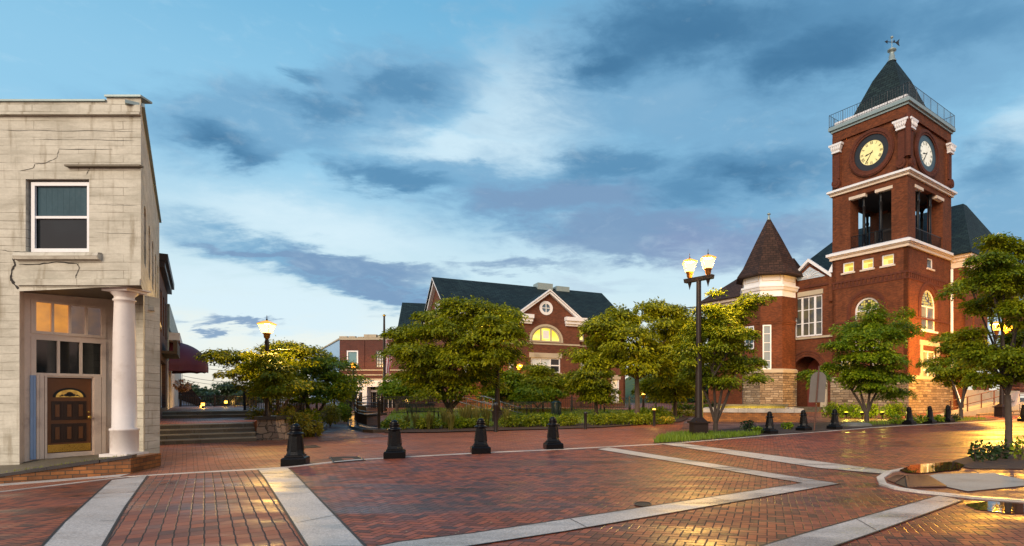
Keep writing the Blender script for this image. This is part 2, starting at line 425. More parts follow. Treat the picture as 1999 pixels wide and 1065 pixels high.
def leaf(name, cols, trans=.35, rough=.45):
    m, nt, b, o = new_mat(name)
    g = node(nt, 'ShaderNodeNewGeometry'); p = S(nt, g.outputs['Position'])
    rv = S(nt, g.outputs['Random Per Island'])
    cl = vnoise(nt, p, .9, 3, .6)
    r = node(nt, 'ShaderNodeValToRGB', {0: (rv*.55+(cl-.5)*.9+.22).clamp()}); cr = r.color_ramp
    cr.elements[0].color = cols[0]; cr.elements[1].color = cols[-1]
    for i, cc in enumerate(cols[1:-1]):
        e = cr.elements.new((i+1)/(len(cols)-1)); e.color = cc
    col = S(nt, r.outputs[0])
    put(nt, b.inputs['Base Color'], col); b.inputs['Roughness'].default_value = rough; b.inputs['Specular IOR Level'].default_value = .35
    t = node(nt, 'ShaderNodeBsdfTranslucent', {0: mix(nt, 1.0, col, (1.3, 1.25, .7, 1), 'MULTIPLY')})
    x = node(nt, 'ShaderNodeMixShader', {0: trans}); nt.links.new(b.outputs[0], x.inputs[1]); nt.links.new(t.outputs[0], x.inputs[2])
    nt.links.new(x.outputs[0], o.inputs[0]); return m
M = {}
M['brick_court'] = brick('court_brick', (.175, .047, .016, 1), (.095, .025, .010, 1), (.09, .045, .024, 1), stain=.75)
M['brick_court_dark'] = brick('court_brick_trim', (.125, .032, .017, 1), (.085, .022, .012, 1), (.07, .035, .024, 1), stain=.45)
M['brick_hall'] = brick('hall_brick', (.17, .050, .026, 1), (.10, .030, .017, 1), (.12, .07, .046, 1), stain=.55)
M['brick_store'] = brick('store_brick', (.115, .034, .026, 1), (.08, .024, .02, 1), (.12, .07, .055, 1))
M['brick_old'] = brick('old_dark_brick', (.12, .05, .035, 1), (.07, .032, .025, 1), (.10, .08, .065, 1))
M['brick_low'] = brick('low_wall_brick', (.42, .17, .05, 1), (.22, .09, .035, 1), (.14, .09, .05, 1), w=.24, h=.09, stain=.6, blot=3)
M['brick_step'] = brick('dark_wet_low_brick', (.30, .115, .034, 1), (.13, .052, .022, 1), (.06, .04, .025, 1), w=.26, h=.09, stain=.9, blot=3, rough=.5)
M['stone'] = stone('rubble_stone', [(.11, .075, .045, 1), (.30, .22, .13, 1), (.22, .16, .10, 1), (.38, .30, .20, 1)], (.07, .05, .035, 1), w=.7, h=.2)
M['stone_pier'] = stone('pier_stone', [(.20, .13, .09, 1), (.34, .25, .18, 1), (.26, .18, .13, 1)], (.09, .07, .05, 1), w=.34, h=.26, irr=.13, mw=.022)
M['lime'] = plain('limestone', (.42, .36, .26, 1), .8, var=.2, scale=2, bmp=.2, dirt=((.16, .12, .08, 1), .6))
M['white'] = plain('white_paint', (.74, .74, .76, 1), .45, var=.06, scale=2, dirt=((.48, .46, .44, 1), .5))
M['white_old'] = plain('weathered_white_paint', (.66, .60, .56, 1), .55, var=.12, scale=3, dirt=((.34, .26, .2, 1), .6), bmp=.1)
M['warm_lit_white'] = plain('lamp_warmed_white_paint', (.86, .67, .52, 1), .6, var=.14, scale=3, dirt=((.38, .24, .18, 1), .55), bmp=.15)  # white entry paint, warm street-lamp light put into its colour; dirt is its own
M['bluepaint'] = plain('blue_paint', (.30, .42, .62, 1), .6, var=.12, scale=3)  # blue of the door boards and the small house wall
M['cornice'] = plain('painted_cornice', (.62, .52, .42, 1), .55, var=.12, scale=2, dirt=((.30, .22, .15, 1), .5))
M['roof_green'] = brick('green_shingle', (.017, .034, .035, 1), (.007, .016, .019, 1), (.003, .007, .008, 1), w=.5, h=.26, mw=.03, stain=.8, rough=.75)
M['roof_brown'] = brick('brown_shingle', (.060, .031, .022, 1), (.030, .017, .013, 1), (.014, .008, .006, 1), w=.45, h=.24, mw=.025, stain=.8)
M['metalcap'] = plain('weathered_metal_cap', (.26, .33, .33, 1), .45, .3, var=.2)
M['iron'] = plain('black_iron', (.012, .012, .014, 1), .38, 0.0, var=.3, scale=9, spec=.6, bmp=.05)
M['bollard'] = plain('black_cast_iron', (.0035, .0035, .0042, 1), .30, 0.0, var=.35, scale=8, spec=.2, bmp=.06, dirt=((.010, .007, .005, 1), .4))
M['lamp_iron'] = plain('brown_black_lamp_iron', (.020, .012, .009, 1), .45, 0.0, var=.3, scale=7, spec=.3)
M['fence'] = plain('dark_bronze_fence', (.020, .012, .009, 1), .4, 0.0, var=.3)
M['steel'] = plain('galvanised_rail', (.36, .38, .40, 1), .35, .8, var=.1)
M['hood_bloom'] = lit('amber_bloom_hood', lin(236, 150, 30), lin(250, 180, 50), 1.0, 5)  # hood made to glow by itself, standing for the bloom round the lamp
M['bronze'] = plain('glow_tinted_lantern_iron', (.24, .09, .014, 1), .45, .1, var=.3, scale=7)  # lantern metal; the orange of the lamp glow is put into its colour
M['glass'] = glass('dark_window_glass', (.008, .011, .013, 1), .06)
M['glass_blue'] = glass('blue_reflecting_glass', (.05, .09, .13, 1), .05)
M['blind'] = plain('white_blind_behind_glass', (.50, .56, .60, 1), .18, var=.06, spec=.7)
M['teal_board'] = plain('teal_window_board', (.09, .21, .25, 1), .25, var=.1, spec=.6)
M['lit_yellow'] = lit('lit_window_yellow', lin(236, 214, 70), lin(246, 236, 130), .95)
M['lit_arch'] = lit('lit_arch_window', lin(238, 205, 60), lin(250, 240, 130), 1.0, .9)
M['lit_dim'] = lit('dim_lit_curtain', lin(186, 160, 82), lin(120, 96, 40), .75, 1.6)
M['lit_orange'] = lit('transom_glow', lin(208, 140, 62), lin(176, 118, 62), .85, 1.3, .12)
M['clock_lit'] = lit('lit_clock_dial', lin(226, 204, 134), lin(232, 214, 146), .85, 2)
M['clock_white'] = lit('white_clock_dial', lin(222, 214, 198), lin(226, 220, 206), .75, 2)
M['black'] = plain('flat_black', (.008, .008, .009, 1), .6, var=.1)
M['ringblack'] = plain('clock_surround_black', (.012, .015, .02, 1), .5, var=.2)
M['ringteal'] = plain('clock_surround_teal', (.018, .06, .085, 1), .4, var=.2)
M['door_shade'] = plain('shade_toned_moulding', (.035, .013, .006, 1), .4, var=.2)  # darker tone paints the groove shade around the door panels
M['door'] = plain('brown_door_paint', (.17, .06, .018, 1), .35, var=.25, scale=5, spec=.5)
M['brass'] = plain('brass', (.62, .38, .08, 1), .3, .8, var=.2)
M['fan'] = lit('fanlight_glow', lin(196, 152, 70), lin(150, 108, 44), .6, 6)
M['dark'] = plain('dark_interior', (.018, .014, .012, 1), .8, var=.3)
M['awning'] = plain('burgundy_canvas', (.10, .010, .022, 1), .65, var=.2, scale=2)
M['conc'] = concrete('exposed_aggregate_band', (.44, .40, .37, 1), .55, .55, .3)
M['kerb'] = concrete('pale_kerb_concrete', (.52, .47, .42, 1), .3, .6, .2)
M['apron'] = concrete('apron_concrete', (.30, .28, .25, 1), .25, .85, .05)
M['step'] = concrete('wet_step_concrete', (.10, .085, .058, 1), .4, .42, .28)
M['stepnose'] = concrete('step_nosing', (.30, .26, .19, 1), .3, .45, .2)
M['coping'] = plain('slate_coping', (.035, .030, .030, 1), .35, var=.3, scale=4, bmp=.2)
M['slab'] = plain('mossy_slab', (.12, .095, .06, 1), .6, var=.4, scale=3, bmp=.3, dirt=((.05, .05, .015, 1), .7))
M['mulch'] = plain('mulch', (.055, .028, .017, 1), .9, var=.8, scale=9, bmp=.8)
M['soil'] = plain('bare_earth', (.10, .062, .036, 1), .9, var=.5, scale=5, bmp=.6)
M['bark'] = plain('bark', (.060, .044, .034, 1), .85, var=.5, scale=8, bmp=.6)
M['rock'] = plain('fieldstone', (.13, .13, .12, 1), .8, var=.4, scale=5, bmp=.5)
M['signback'] = plain('galvanised_sign_back', (.15, .135, .12, 1), .55, .2, var=.18, dirt=((.09, .07, .055, 1), .5))
M['rust'] = plain('brown_steel', (.09, .035, .022, 1), .5, var=.3)
M['lawn'] = plain('lawn_turf', (.12, .17, .018, 1), .9, var=.5, scale=4, bmp=.8)
M['hillgrass'] = plain('far_grass', (.05, .085, .02, 1), .9, var=.5, scale=.4)
M['yellowpost'] = plain('yellow_plastic', (.55, .42, .06, 1), .5, var=.1)
M['cloth_white'] = plain('white_cloth', (.36, .31, .28, 1), .8, var=.1)
M['plain_green'] = plain('dark_green_paint', (.010, .030, .026, 1), .4, var=.2)
M['louvre'] = plain('dark_louvre', (.03, .018, .012, 1), .7, var=.3)
RED = [(.050, .015, .010, 1), (.19, .040, .017, 1), (.30, .068, .024, 1), (.24, .052, .020, 1), (.10, .027, .015, 1)]
M['road'] = paver('wet_herringbone_road', math.radians(75), .108, RED, (.020, .010, .008, 1), .60, 'herring', .075, .9)
M['cross'] = paver('wet_stacked_pavers', math.radians(35.8), .24, [(.07, .032, .026, 1), (.17, .048, .028, 1), (.29, .078, .034, 1), (.13, .055, .042, 1)], (.012, .009, .008, 1), .62, 'stack', .034, .6)
M['walk'] = paver('brick_sidewalk', math.radians(37), .12, [(.16, .050, .026, 1), (.33, .095, .036, 1), (.26, .075, .032, 1), (.22, .078, .042, 1)], (.05, .028, .018, 1), .40, 'run', .06, .35, .35, .6)
M['path'] = paver('damp_brick_path', math.radians(20), .12, [(.12, .055, .042, 1), (.19, .080, .055, 1), (.15, .070, .052, 1)], (.05, .032, .026, 1), .6, 'run', .06, .5, .4, .5)
M['isle'] = paver('island_brick', math.radians(10), .12, [(.16, .055, .032, 1), (.26, .085, .042, 1), (.20, .07, .038, 1)], (.05, .03, .02, 1), .5, 'run', .06, .35)
G_MAPLE = [(.040, .075, .008, 1), (.13, .185, .007, 1), (.26, .29, .009, 1), (.42, .40, .012, 1)]
G_OLIVE = [(.042, .058, .007, 1), (.135, .170, .006, 1), (.30, .325, .008, 1), (.50, .45, .012, 1)]
G_GREEN = [(.030, .080, .008, 1), (.10, .18, .007, 1), (.22, .29, .010, 1), (.36, .40, .014, 1)]
G_DARK = [(.010, .026, .008, 1), (.022, .048, .012, 1), (.045, .075, .018, 1)]
M['leaf_maple'] = leaf('maple_leaf', G_MAPLE); M['leaf_olive'] = leaf('olive_leaf', G_OLIVE)
M['leaf_green'] = leaf('green_leaf', G_GREEN); M['leaf_dark'] = leaf('dark_leaf', G_DARK, .25)
M['leaf_gold'] = leaf('golden_leaf', [(.10, .085, .010, 1), (.20, .15, .015, 1), (.30, .20, .02, 1), (.36, .25, .03, 1)], .4)
M['leaf_azalea'] = leaf('azalea_leaf', [(.08, .095, .010, 1), (.21, .20, .018, 1), (.34, .29, .022, 1), (.26, .16, .016, 1)], .35)
M['leaf_far'] = leaf('far_tree_leaf', [(.030, .055, .024, 1), (.055, .085, .034, 1), (.08, .11, .045, 1)], .3)
M['grass'] = leaf('grass_blade', [(.08, .14, .012, 1), (.16, .25, .02, 1), (.24, .31, .03, 1)], .4)
M['reed'] = leaf('reed_blade', [(.09, .10, .02, 1), (.17, .16, .035, 1), (.24, .21, .06, 1)], .4)
M['flower'] = leaf('yellow_blossom', [(.40, .30, .02, 1), (.60, .46, .04, 1), (.50, .42, .10, 1)], .3)
M['flower_w'] = leaf('pale_blossom', [(.35, .34, .16, 1), (.55, .54, .30, 1), (.45, .40, .22, 1)], .3)
M['flower_p'] = leaf('pink_blossom', [(.30, .14, .14, 1), (.42, .30, .30, 1), (.10, .12, .04, 1)], .3)
LG = lin(255, 206, 112)
M['lamp_glow'] = lantern_glass('lantern_glass_lit', lin(255, 182, 76), 9.0)
M['lamp_orange'] = lantern_glass('lantern_glass_orange', lin(255, 160, 34), 8.0)
M['amber'] = lantern_glass('amber_lens', lin(255, 180, 60), 9.0)
M['uplight'] = lantern_glass('uplight_lens', lin(240, 226, 60), 9.0)
# painted, coursed masonry of the corner building
def cream_masonry():
    m, nt, b, o = new_mat('cream_painted_masonry'); u = uvs(nt); x, y, z = sep(nt, u); p = wpos(nt)
    d = vnoise(nt, u, 1.2, 3, .5)
    bt = node(nt, 'ShaderNodeTexBrick', {'Vector': comb(nt, x+(d-.5)*.05, y+(d-.5)*.05), 'Color1': (1, 1, 1, 1), 'Color2': (.82, .82, .82, 1), 'Mortar': (.5, .5, .5, 1), 'Scale': 1.0, 'Mortar Size': .007, 'Mortar Smooth': .2, 'Bias': 0.0, 'Brick Width': 2.2, 'Row Height': .205})
    n = vnoise(nt, comb(nt, x*.5, y*1.6), 1.5, 7, .65, .4); n2 = vnoise(nt, u, 14, 5, .7); n3 = vnoise(nt, comb(nt, x*2.2, y*.3), 2.0, 6, .6)
    n4 = vnoise(nt, comb(nt, x*.9, y*5.0), 2.4, 6, .7)
    base = mix(nt, n.ramp(.35, .68), (.56, .535, .455, 1), (.40, .38, .315, 1))
    base = mix(nt, n4.ramp(.5, .72, 0, .28), base, (.27, .24, .18, 1))
    base = mix(nt, n3.ramp(.52, .72, 0, .6), base, (.19, .15, .09, 1))
    base = mix(nt, vnoise(nt, u, 2.6, 6, .7).ramp(.58, .75, 0, .5), base, (.50, .47, .40, 1))
    k = (n2-.5)*.35+1.0
    base = mix(nt, 1.0, base, comb(nt, k, k, k), 'MULTIPLY')
    jm = S(nt, bt.outputs[1])*vnoise(nt, u, .8, 4, .6).ramp(.38, .6, .05, .85)
    base = mix(nt, jm, base, (.13, .10, .065, 1))
    put(nt, b.inputs['Base Color'], base); b.inputs['Roughness'].default_value = .75; b.inputs['Specular IOR Level'].default_value = .25
    bump(nt, b, n2*.6+n4*.6-S(nt, bt.outputs[1])*.8, .4, .015); return m
M['cream'] = cream_masonry()
def flag_mat():
    m, nt, b, o = new_mat('striped_flag_cloth'); tc = node(nt, 'ShaderNodeTexCoord'); x, y, z = sep(nt, S(nt, tc.outputs['UV']))
    s_ = (x*9.0+y*2.0).floor().mod(2.0)
    col = mix(nt, s_, (.55, .54, .56, 1), (.30, .03, .05, 1))
    put(nt, b.inputs['Base Color'], col); b.inputs['Roughness'].default_value = .8; return m
M['flag'] = flag_mat()
def lead_glass():   # leaded lights with the lit room behind
    m, nt, b, o = new_mat('leaded_lit_glass'); u = uvs(nt); x, y, z = sep(nt, u)
    sxx, syy = x*5.2, y*5.2
    gx = (sxx-sxx.floor()-.5).abs(); gy = (syy-syy.floor()-.5).abs()
    ln = gx.max(gy).ramp(.36, .44)
    wn = node(nt, 'ShaderNodeTexWhiteNoise', {'Vector': comb(nt, sxx.floor(), syy.floor(), .5)}, noise_dimensions='3D'); r = S(nt, wn.outputs[0])
    c = mix(nt, r.ramp(.5, .75), lin(224, 200, 90), lin(150, 150, 120)); c = mix(nt, r.gt(.86), c, lin(70, 40, 20))
    c = mix(nt, ln, c, (.01, .01, .01, 1))
    put(nt, b.inputs['Base Color'], mix(nt, .8, c, (.02, .02, .02, 1))); put(nt, b.inputs['Emission Color'], c); b.inputs['Emission Strength'].default_value = .6
    b.inputs['Roughness'].default_value = .2; return m
M['lead'] = lead_glass()
def water_mat():
    m, nt, b, o = new_mat('standing_water'); p = wpos(nt)
    b.inputs['Base Color'].default_value = (.035, .022, .015, 1); b.inputs['Roughness'].default_value = .02; b.inputs['Specular IOR Level'].default_value = .9
    bump(nt, b, vnoise(nt, p, 5, 2, .5), .03, .02); return m
M['water'] = water_mat()
def curtain_water():
    m, nt, b, o = new_mat('falling_water_sheet'); u = uvs(nt); x, y, z = sep(nt, u)
    n = vnoise(nt, comb(nt, x*7.0, y*.6), 2.0, 4, .6)
    put(nt, b.inputs['Base Color'], mix(nt, n, (.10, .08, .015, 1), (.34, .27, .06, 1))); b.inputs['Roughness'].default_value = .25
    bump(nt, b, n, .5, .03); return m
M['curtain'] = curtain_water()
# ------------------------------------------------------------------ ground, road, pavement
def inside(x, y, poly):
    c = False; n = len(poly)
    for i in range(n):
        x1, y1 = poly[i]; x2, y2 = poly[(i+1) % n]
        if (y1 > y) != (y2 > y) and x < (x2-x1)*(y-y1)/(y2-y1)+x1: c = not c
    return c
def sheet(name, poly, off, mat, step=1.0, kind='structure', zf=gz, thick=0.0, label=None, cat=None, parent=None):
    poly = [(p[0], p[1]) for p in poly]
    pts = []
    n = len(poly)
    for i in range(n):
        a, b = Vector(poly[i]), Vector(poly[(i+1) % n]); k = max(1, int((b-a).length/step))
        pts += [a.lerp(b, j/k) for j in range(k)]
    ne = len(pts)
    xs = [p[0] for p in poly]; ys = [p[1] for p in poly]
    gx = min(xs)
    while gx < max(xs):
        gy = min(ys)
        while gy < max(ys):
            if inside(gx, gy, poly): pts.append(Vector((gx+step*.13, gy+step*.07)))
            gy += step
        gx += step
    vs, es, fs, *_ = delaunay_2d_cdt(pts, [(i, (i+1) % ne) for i in range(ne)], [list(range(ne))], 1, 1e-4)
    m = MB()
    top = [Vector((v.x, v.y, zf(v.x, v.y)+off)) for v in vs]
    m.add(top, [tuple(f) for f in fs])
    if thick:
        ring = [Vector((p.x, p.y, zf(p.x, p.y)+off)) for p in pts[:ne]]
        low = [q-Vector((0, 0, thick)) for q in ring]
        m.add(ring+low, [(i, ne+i, ne+(i+1) % ne, (i+1) % ne) for i in range(ne)])
    o = m.build(name, mat, parent)
    if parent is None: tag(o, label, cat, None, kind)
    return o
def big_ground():
    m = MB(); xs = [-900, -300, -120, -60]+[-40+i for i in range(0, 101)]+[80, 130, 300, 900]
    ys = [-300, -60, -10, -2]+[i*1.0 for i in range(0, 71)]+[85, 110, 160, 300, 700, 1500]
    vs = [Vector((x, y, gz(x, y)-.03-(0 if abs(x) < 70 and y < 75 else .3))) for x in xs for y in ys]; n = len(ys)
    m.add(vs, [(i*n+j, (i+1)*n+j, (i+1)*n+j+1, i*n+j+1) for i in range(len(xs)-1) for j in range(n-1)])
    tag(m.build('ground', M['soil']), kind='structure')
big_ground()
PX = lambda *q: [G(*p).to_2d() for p in q]
kerb_px = [(-60, 972), (0, 961), (125, 946), (250, 931), (380, 923), (503, 916.5), (563, 912.5), (700, 898), (820, 891), (938, 884.5), (1100, 877.2), (1189, 872.5), (1290, 867), (1330, 864.5), (1420, 857), (1500, 850), (1600, 843), (1700, 835), (1780, 830), (1860, 826), (1940, 822), (2010, 819)]
kerb = PX(*kerb_px)
kerb = kerb+[Vector((kerb[-1].x+14, kerb[-1].y+9))]
kerb = [Vector((kerb[0].x-14, kerb[0].y-11))]+kerb
road_poly = kerb+[Vector((45, 2)), Vector((20, .3)), Vector((-20, .3))]
sheet('road', road_poly, 0.0, M['road'], 1.0)
def offset_line(line, o):
    out = []
    for i, p in enumerate(line):
        a, b = line[max(i-1, 0)], line[min(i+1, len(line)-1)]; t = (b-a).normalized(); out.append(p+Vector((-t.y, t.x))*o)
    return out
def ribbon(name, line, w0, w1, off, mat, kind='structure', h=0.0):
    # resample
    pts = [line[0]]
    for a, b in zip(line, line[1:]):
        k = max(1, int((b-a).length/.6)); pts += [a.lerp(b, j/k) for j in range(1, k+1)]
    A, B = offset_line(pts, w0), offset_line(pts, w1); m = MB(); n = len(pts)
    up = lambda q: Vector((q.x, q.y, gz(q.x, q.y)+off+h)); dn = lambda q: Vector((q.x, q.y, gz(q.x, q.y)-.05))
    m.add([up(q) for q in A]+[up(q) for q in B], [(i, i+1, n+i+1, n+i) for i in range(n-1)])
    m.add([up(q) for q in A]+[dn(q) for q in A], [(i, n+i, n+i+1, i+1) for i in range(n-1)])
    m.add([up(q) for q in B]+[dn(q) for q in B], [(i, i+1, n+i+1, n+i) for i in range(n-1)])
    return tag(m.build(name, mat), kind=kind)
ribbon('kerb', kerb, 0.0, .16, .012, M['kerb'])
walk_far = [Vector((60, 44)), Vector((60, 75)), Vector((-45, 75)), Vector((-45, 12))]
sheet('sidewalk', offset_line(kerb, .05)+walk_far, 0.006, M['walk'], 1.0)
# concrete bands of the crossing
EDGE = MB()
def band(poly_px, name='crossing_band', off=.008):
    sheet(name, PX(*poly_px), off, M['conc'], .7)
    q = [G(*p) for p in poly_px]
    for a, b in zip(q, q[1:]+q[:1]):
        n = max(1, int((b-a).length/.5)); d = (b-a).normalized(); s_ = Vector((-d.y, d.x, 0))*.014
        for i in range(n):
            p0, p1 = a.lerp(b, i/n), a.lerp(b, (i+1)/n); z0, z1 = [Vector((v.x, v.y, gz(v.x, v.y)+off+.0035)) for v in (p0, p1)]
            EDGE.quad(z0-s_, z1-s_, z1+s_, z0+s_)
band([(217, 937.5), (288, 928.3), (202, 1065), (165, 1125), (30, 1125), (84, 1065)])
band([(503, 917.3), (562, 913.2), (711, 1065), (770, 1125), (640, 1125), (598, 1065)])
band([(780, 1058), (928, 1040.5), (1100, 1014.5), (1566, 943), (1165, 877), (1189, 873.2), (1640, 944.5), (1100, 1038.5), (928, 1065), (640, 1108), (690, 1075)])
band([(1292, 867), (1330, 865.2), (1742, 919.5), (1738, 926.5), (1600, 914)])
band([(1833, 967.5), (1881, 977), (1700, 1043), (1621, 1070), (1480, 1115), (1330, 1115), (1500, 1062), (1600, 1033)])
sheet('crossing', PX((289, 928.3), (501, 917.3), (597, 1066), (636, 1125), (170, 1125), (205, 1065)), .004, M['cross'], .7)
# slab joints across the bands
def joints():
    m = MB()
    for a, b in (((116, 1017), (226, 1018)), ((206, 952), (277, 948)), ((540, 967), (608, 962)), ((575, 1022), (662, 1005)), ((1112, 1013), (1147, 1031)), ((1385, 971), (1424, 979)), ((1671, 1013), (1712, 1037)), ((1420, 919), (1450, 914)), ((1480, 895), (1493, 891))):
        p, q = G(*a), G(*b); d = (q-p).normalized(); n = Vector((-d.y, d.x, 0))*.006
        p += d*.02; q -= d*.02; z = Vector((0, 0, .011))
        m.quad(p-n+z, q-n+z, q+n+z, p+n+z)
    m.add(EDGE.v, EDGE.f)
    tag(m.build('band_joint', M['black']), kind='structure')
joints()
# island corner on the right: kerb ring, grate, apron, puddles, planting bed
isl = PX((1762, 915.5), (1730, 922), (1711, 934), (1716, 946), (1745, 955), (1790, 962), (1840, 967), (1894, 973), (1950, 977), (2060, 985))
ribbon('island_kerb', isl, 0.0, .13, .014, M['kerb'], h=.02)
back = PX((2060, 872), (1999, 876), (1905, 888), (1860, 899), (1800, 906))
sheet('island_pavement', [p for p in offset_line(isl, .10)]+back, .012, M['isle'], .7)
sheet('apron_slab', PX((1800, 934), (1830, 927), (1940, 925.5), (1999, 939), (1999, 951), (1889, 962), (1848, 953)), .03, M['apron'], .5)
sheet('bed_soil', PX((1846, 905), (1905, 888), (1999, 876), (2060, 872), (2060, 918), (1895, 917)), .03, M['mulch'], .5)
for q in ([(1756, 920), (1780, 910), (1862, 903), (1884, 910), (1872, 919), (1800, 926), (1770, 925)], [(1884, 985), (1930, 978.8), (1999, 984), (2040, 990), (2040, 1003), (1965, 1003), (1905, 995)]):
    tag(sheet('puddle', PX(*q), .036 if q[0][0] < 1800 else .009, M['water'], .4), kind='structure')
def grate():
    m = MB(); a, b, c, d = [G(*q)+Vector((0, 0, .03)) for q in ((1731, 939), (1750, 931), (1812, 931.5), (1848, 953))]; e = G(1772, 955)+Vector((0, 0, .03))
    m.add([a, b, c, d, e], [(0, 4, 3, 2, 1)])
    r = MB(); n = 17
    for i in range(n):
        f = (i+.5)/n; p = a.lerp(e, min(1, f*1.4)) if f < .3 else e.lerp(d, (f-.3)/.7); q = b.lerp(c, f)
        u = (q-p).normalized(); w_ = Vector((-u.y, u.x, 0))*.025; z = Vector((0, 0, .02))
        r.hexa([p-w_, q-w_, q+w_, p+w_, p-w_+z, q-w_+z, q+w_+z, p+w_+z])
    t = thing('drain_grate', 'rusty brown ribbed drain grate set in the rounded kerb corner', 'drain grate', a)
    m.build('grate_pan', M['dark'], t); r.build('grate_bar', M['rust'], t)
grate()
def cover(px, name, label, cat):
    pts = [G(*q)+Vector((0, 0, .012)) for q in px]; c = sum(pts, Vector())/len(pts)
    t = thing(name, label, cat, c); m = MB(); m.add(pts, [tuple(range(len(pts)))]); m.build('cover_plate', M['dark'], t)
    r = MB(); n = len(pts)
    for i in range(n):
        a, b = pts[i], pts[(i+1) % n]; ia, ib = a.lerp(c, .09), b.lerp(c, .09); z = Vector((0, 0, .006)); r.hexa([a, b, ib, ia, a+z, b+z, ib+z, ia+z])
    r.build('cover_rim', M['coping'] if len(pts) == 4 else M['iron'], t)
cover([(642, 893), (700, 891.5), (715, 899), (650, 903.5)], 'utility_cover', 'dark rectangular access cover in the brick pavement between two bollards, touching the kerb', 'access cover')
cover([(590, 870.5), (618, 869.5), (626, 873.5), (594, 875.5)], 'utility_cover', 'small dark access cover in the brick pavement just behind the leftmost bollard', 'access cover')
cover([(1255+17*math.cos(a), 985+4.4*math.sin(a)) for a in [2*math.pi*i/18 for i in range(18)]], 'manhole_cover', 'small round iron manhole cover in the wet brick road beside the pale band', 'manhole cover')
# park: path, lawn, beds
lawn_px = [(738, 834), (760, 842), (830, 838), (905, 836), (1080, 832), (1230, 828), (1330, 818), (1335, 806), (1200, 800), (1000, 797), (800, 797), (768, 801)]
sheet('lawn', PX(*lawn_px), .03, M['lawn'], 1.2)
sheet('mulch_bed', PX((752, 846), (850, 845), (950, 842), (1060, 839), (1180, 835), (1330, 824), (1345, 817), (1330, 812), (1230, 822), (1080, 829), (905, 832), (750, 838)), .05, M['mulch'], .8)
sheet('path', PX((624, 862), (760, 852), (700, 835), (690, 820), (700, 803), (760, 794), (640, 795), (650, 812), (620, 822), (612, 840)), .014, M['path'], .8)
sheet('plaza', PX((1340, 812), (1330, 838), (1420, 838), (1480, 832), (1560, 826), (1620, 822), (1740, 820), (1730, 808), (1600, 806), (1480, 800)), .014, M['path'], 1.0)
strip = [(1275, 866), (1283, 856), (1310, 850), (1345, 844), (1420, 838), (1500, 829), (1600, 825), (1700, 823), (1790, 818), (1850, 815), (1890, 815), (1950, 818), (1935, 821), (1860, 825), (1780, 829), (1700, 834), (1600, 842), (1500, 849), (1420, 856), (1330, 863.5)]
sheet('kerb_bed', PX(*strip), .03, M['mulch'], .6)
sheet('planting_bed', PX((500, 858), (545, 858), (620, 850), (640, 838), (615, 826), (660, 814), (660, 800), (560, 802), (505, 822)), .04, M['mulch'], .6)
# grass blades: counted by nobody
def blades(name, poly_px, n, h0, h1, mat, w=.012, lean=.5, zo=.03, seed=1, label=None, parent=None):
    rs = np.random.RandomState(seed); poly = [tuple(p) for p in PX(*poly_px)] if parent is None else poly_px
    xs = [p[0] for p in poly]; ys = [p[1] for p in poly]; V_, F_ = [], []
    k = 0
    while k < n:
        x, y = rs.uniform(min(xs), max(xs)), rs.uniform(min(ys), max(ys))
        if not inside(x, y, poly): continue
        k += 1; z = gz(x, y)+zo; h = rs.uniform(h0, h1); a = rs.uniform(0, 6.28); c, s = math.cos(a), math.sin(a); l = rs.uniform(0, lean)*h; b = len(V_)
        V_ += [(x-s*w, y+c*w, z), (x+s*w, y-c*w, z), (x+c*l*.4+s*w*.7, y+s*l*.4-c*w*.7, z+h*.6), (x+c*l, y+s*l, z+h)]
        F_ += [(b, b+1, b+2), (b, b+2, b+3)]
    me = bpy.data.meshes.new(name); me.from_pydata(V_, [], F_); me.materials.append(mat)
    return tag(link_mesh(name, me), kind='stuff')
blades('grass', [(1275, 866), (1283, 856), (1310, 850), (1345, 846), (1420, 848), (1490, 847), (1480, 850), (1420, 856), (1330, 863.5)], 3600, .06, .22, M['grass'], .014)
blades('lawn_grass', lawn_px, 9000, .07, .20, M['grass'], .02, seed=3)
blades('weeds', [(1640, 834), (1700, 826), (1790, 820), (1890, 816), (1930, 819), (1860, 824), (1780, 828)], 1500, .05, .22, M['grass'], .015, seed=5)
# far slope on the right of the hall and the low ground behind the left steps
def hill():
    m = MB(); xs = [-6+i*3 for i in range(14)]; ys = [62+i*4 for i in range(12)]; n = len(ys)
    m.add([Vector((x, y, .9+max(0, (y-64))*.16*sm(-6, 8, x))) for x in xs for y in ys], [(i*n+j, (i+1)*n+j, (i+1)*n+j+1, i*n+j+1) for i in range(len(xs)-1) for j in range(n-1)])
    tag(m.build('hill', M['hillgrass']), kind='structure')
hill()
# litter: petals on the brick
def petals():
    m = MB(); rs = random.Random(5)
    for i in range(60):
        x, y = rs.uniform(560, 1700), rs.uniform(870, 1050); p = G(x, y)+Vector((0, 0, .016)); r = rs.uniform(.008, .022); a = rs.uniform(0, 6)
        m.add([p+Vector((r*math.cos(a+k*2.1), r*math.sin(a+k*2.1)*.8, 0)) for k in range(3)], [(0, 1, 2)])
    tag(m.build('fallen_petals', M['flower_w']), kind='stuff')
petals()
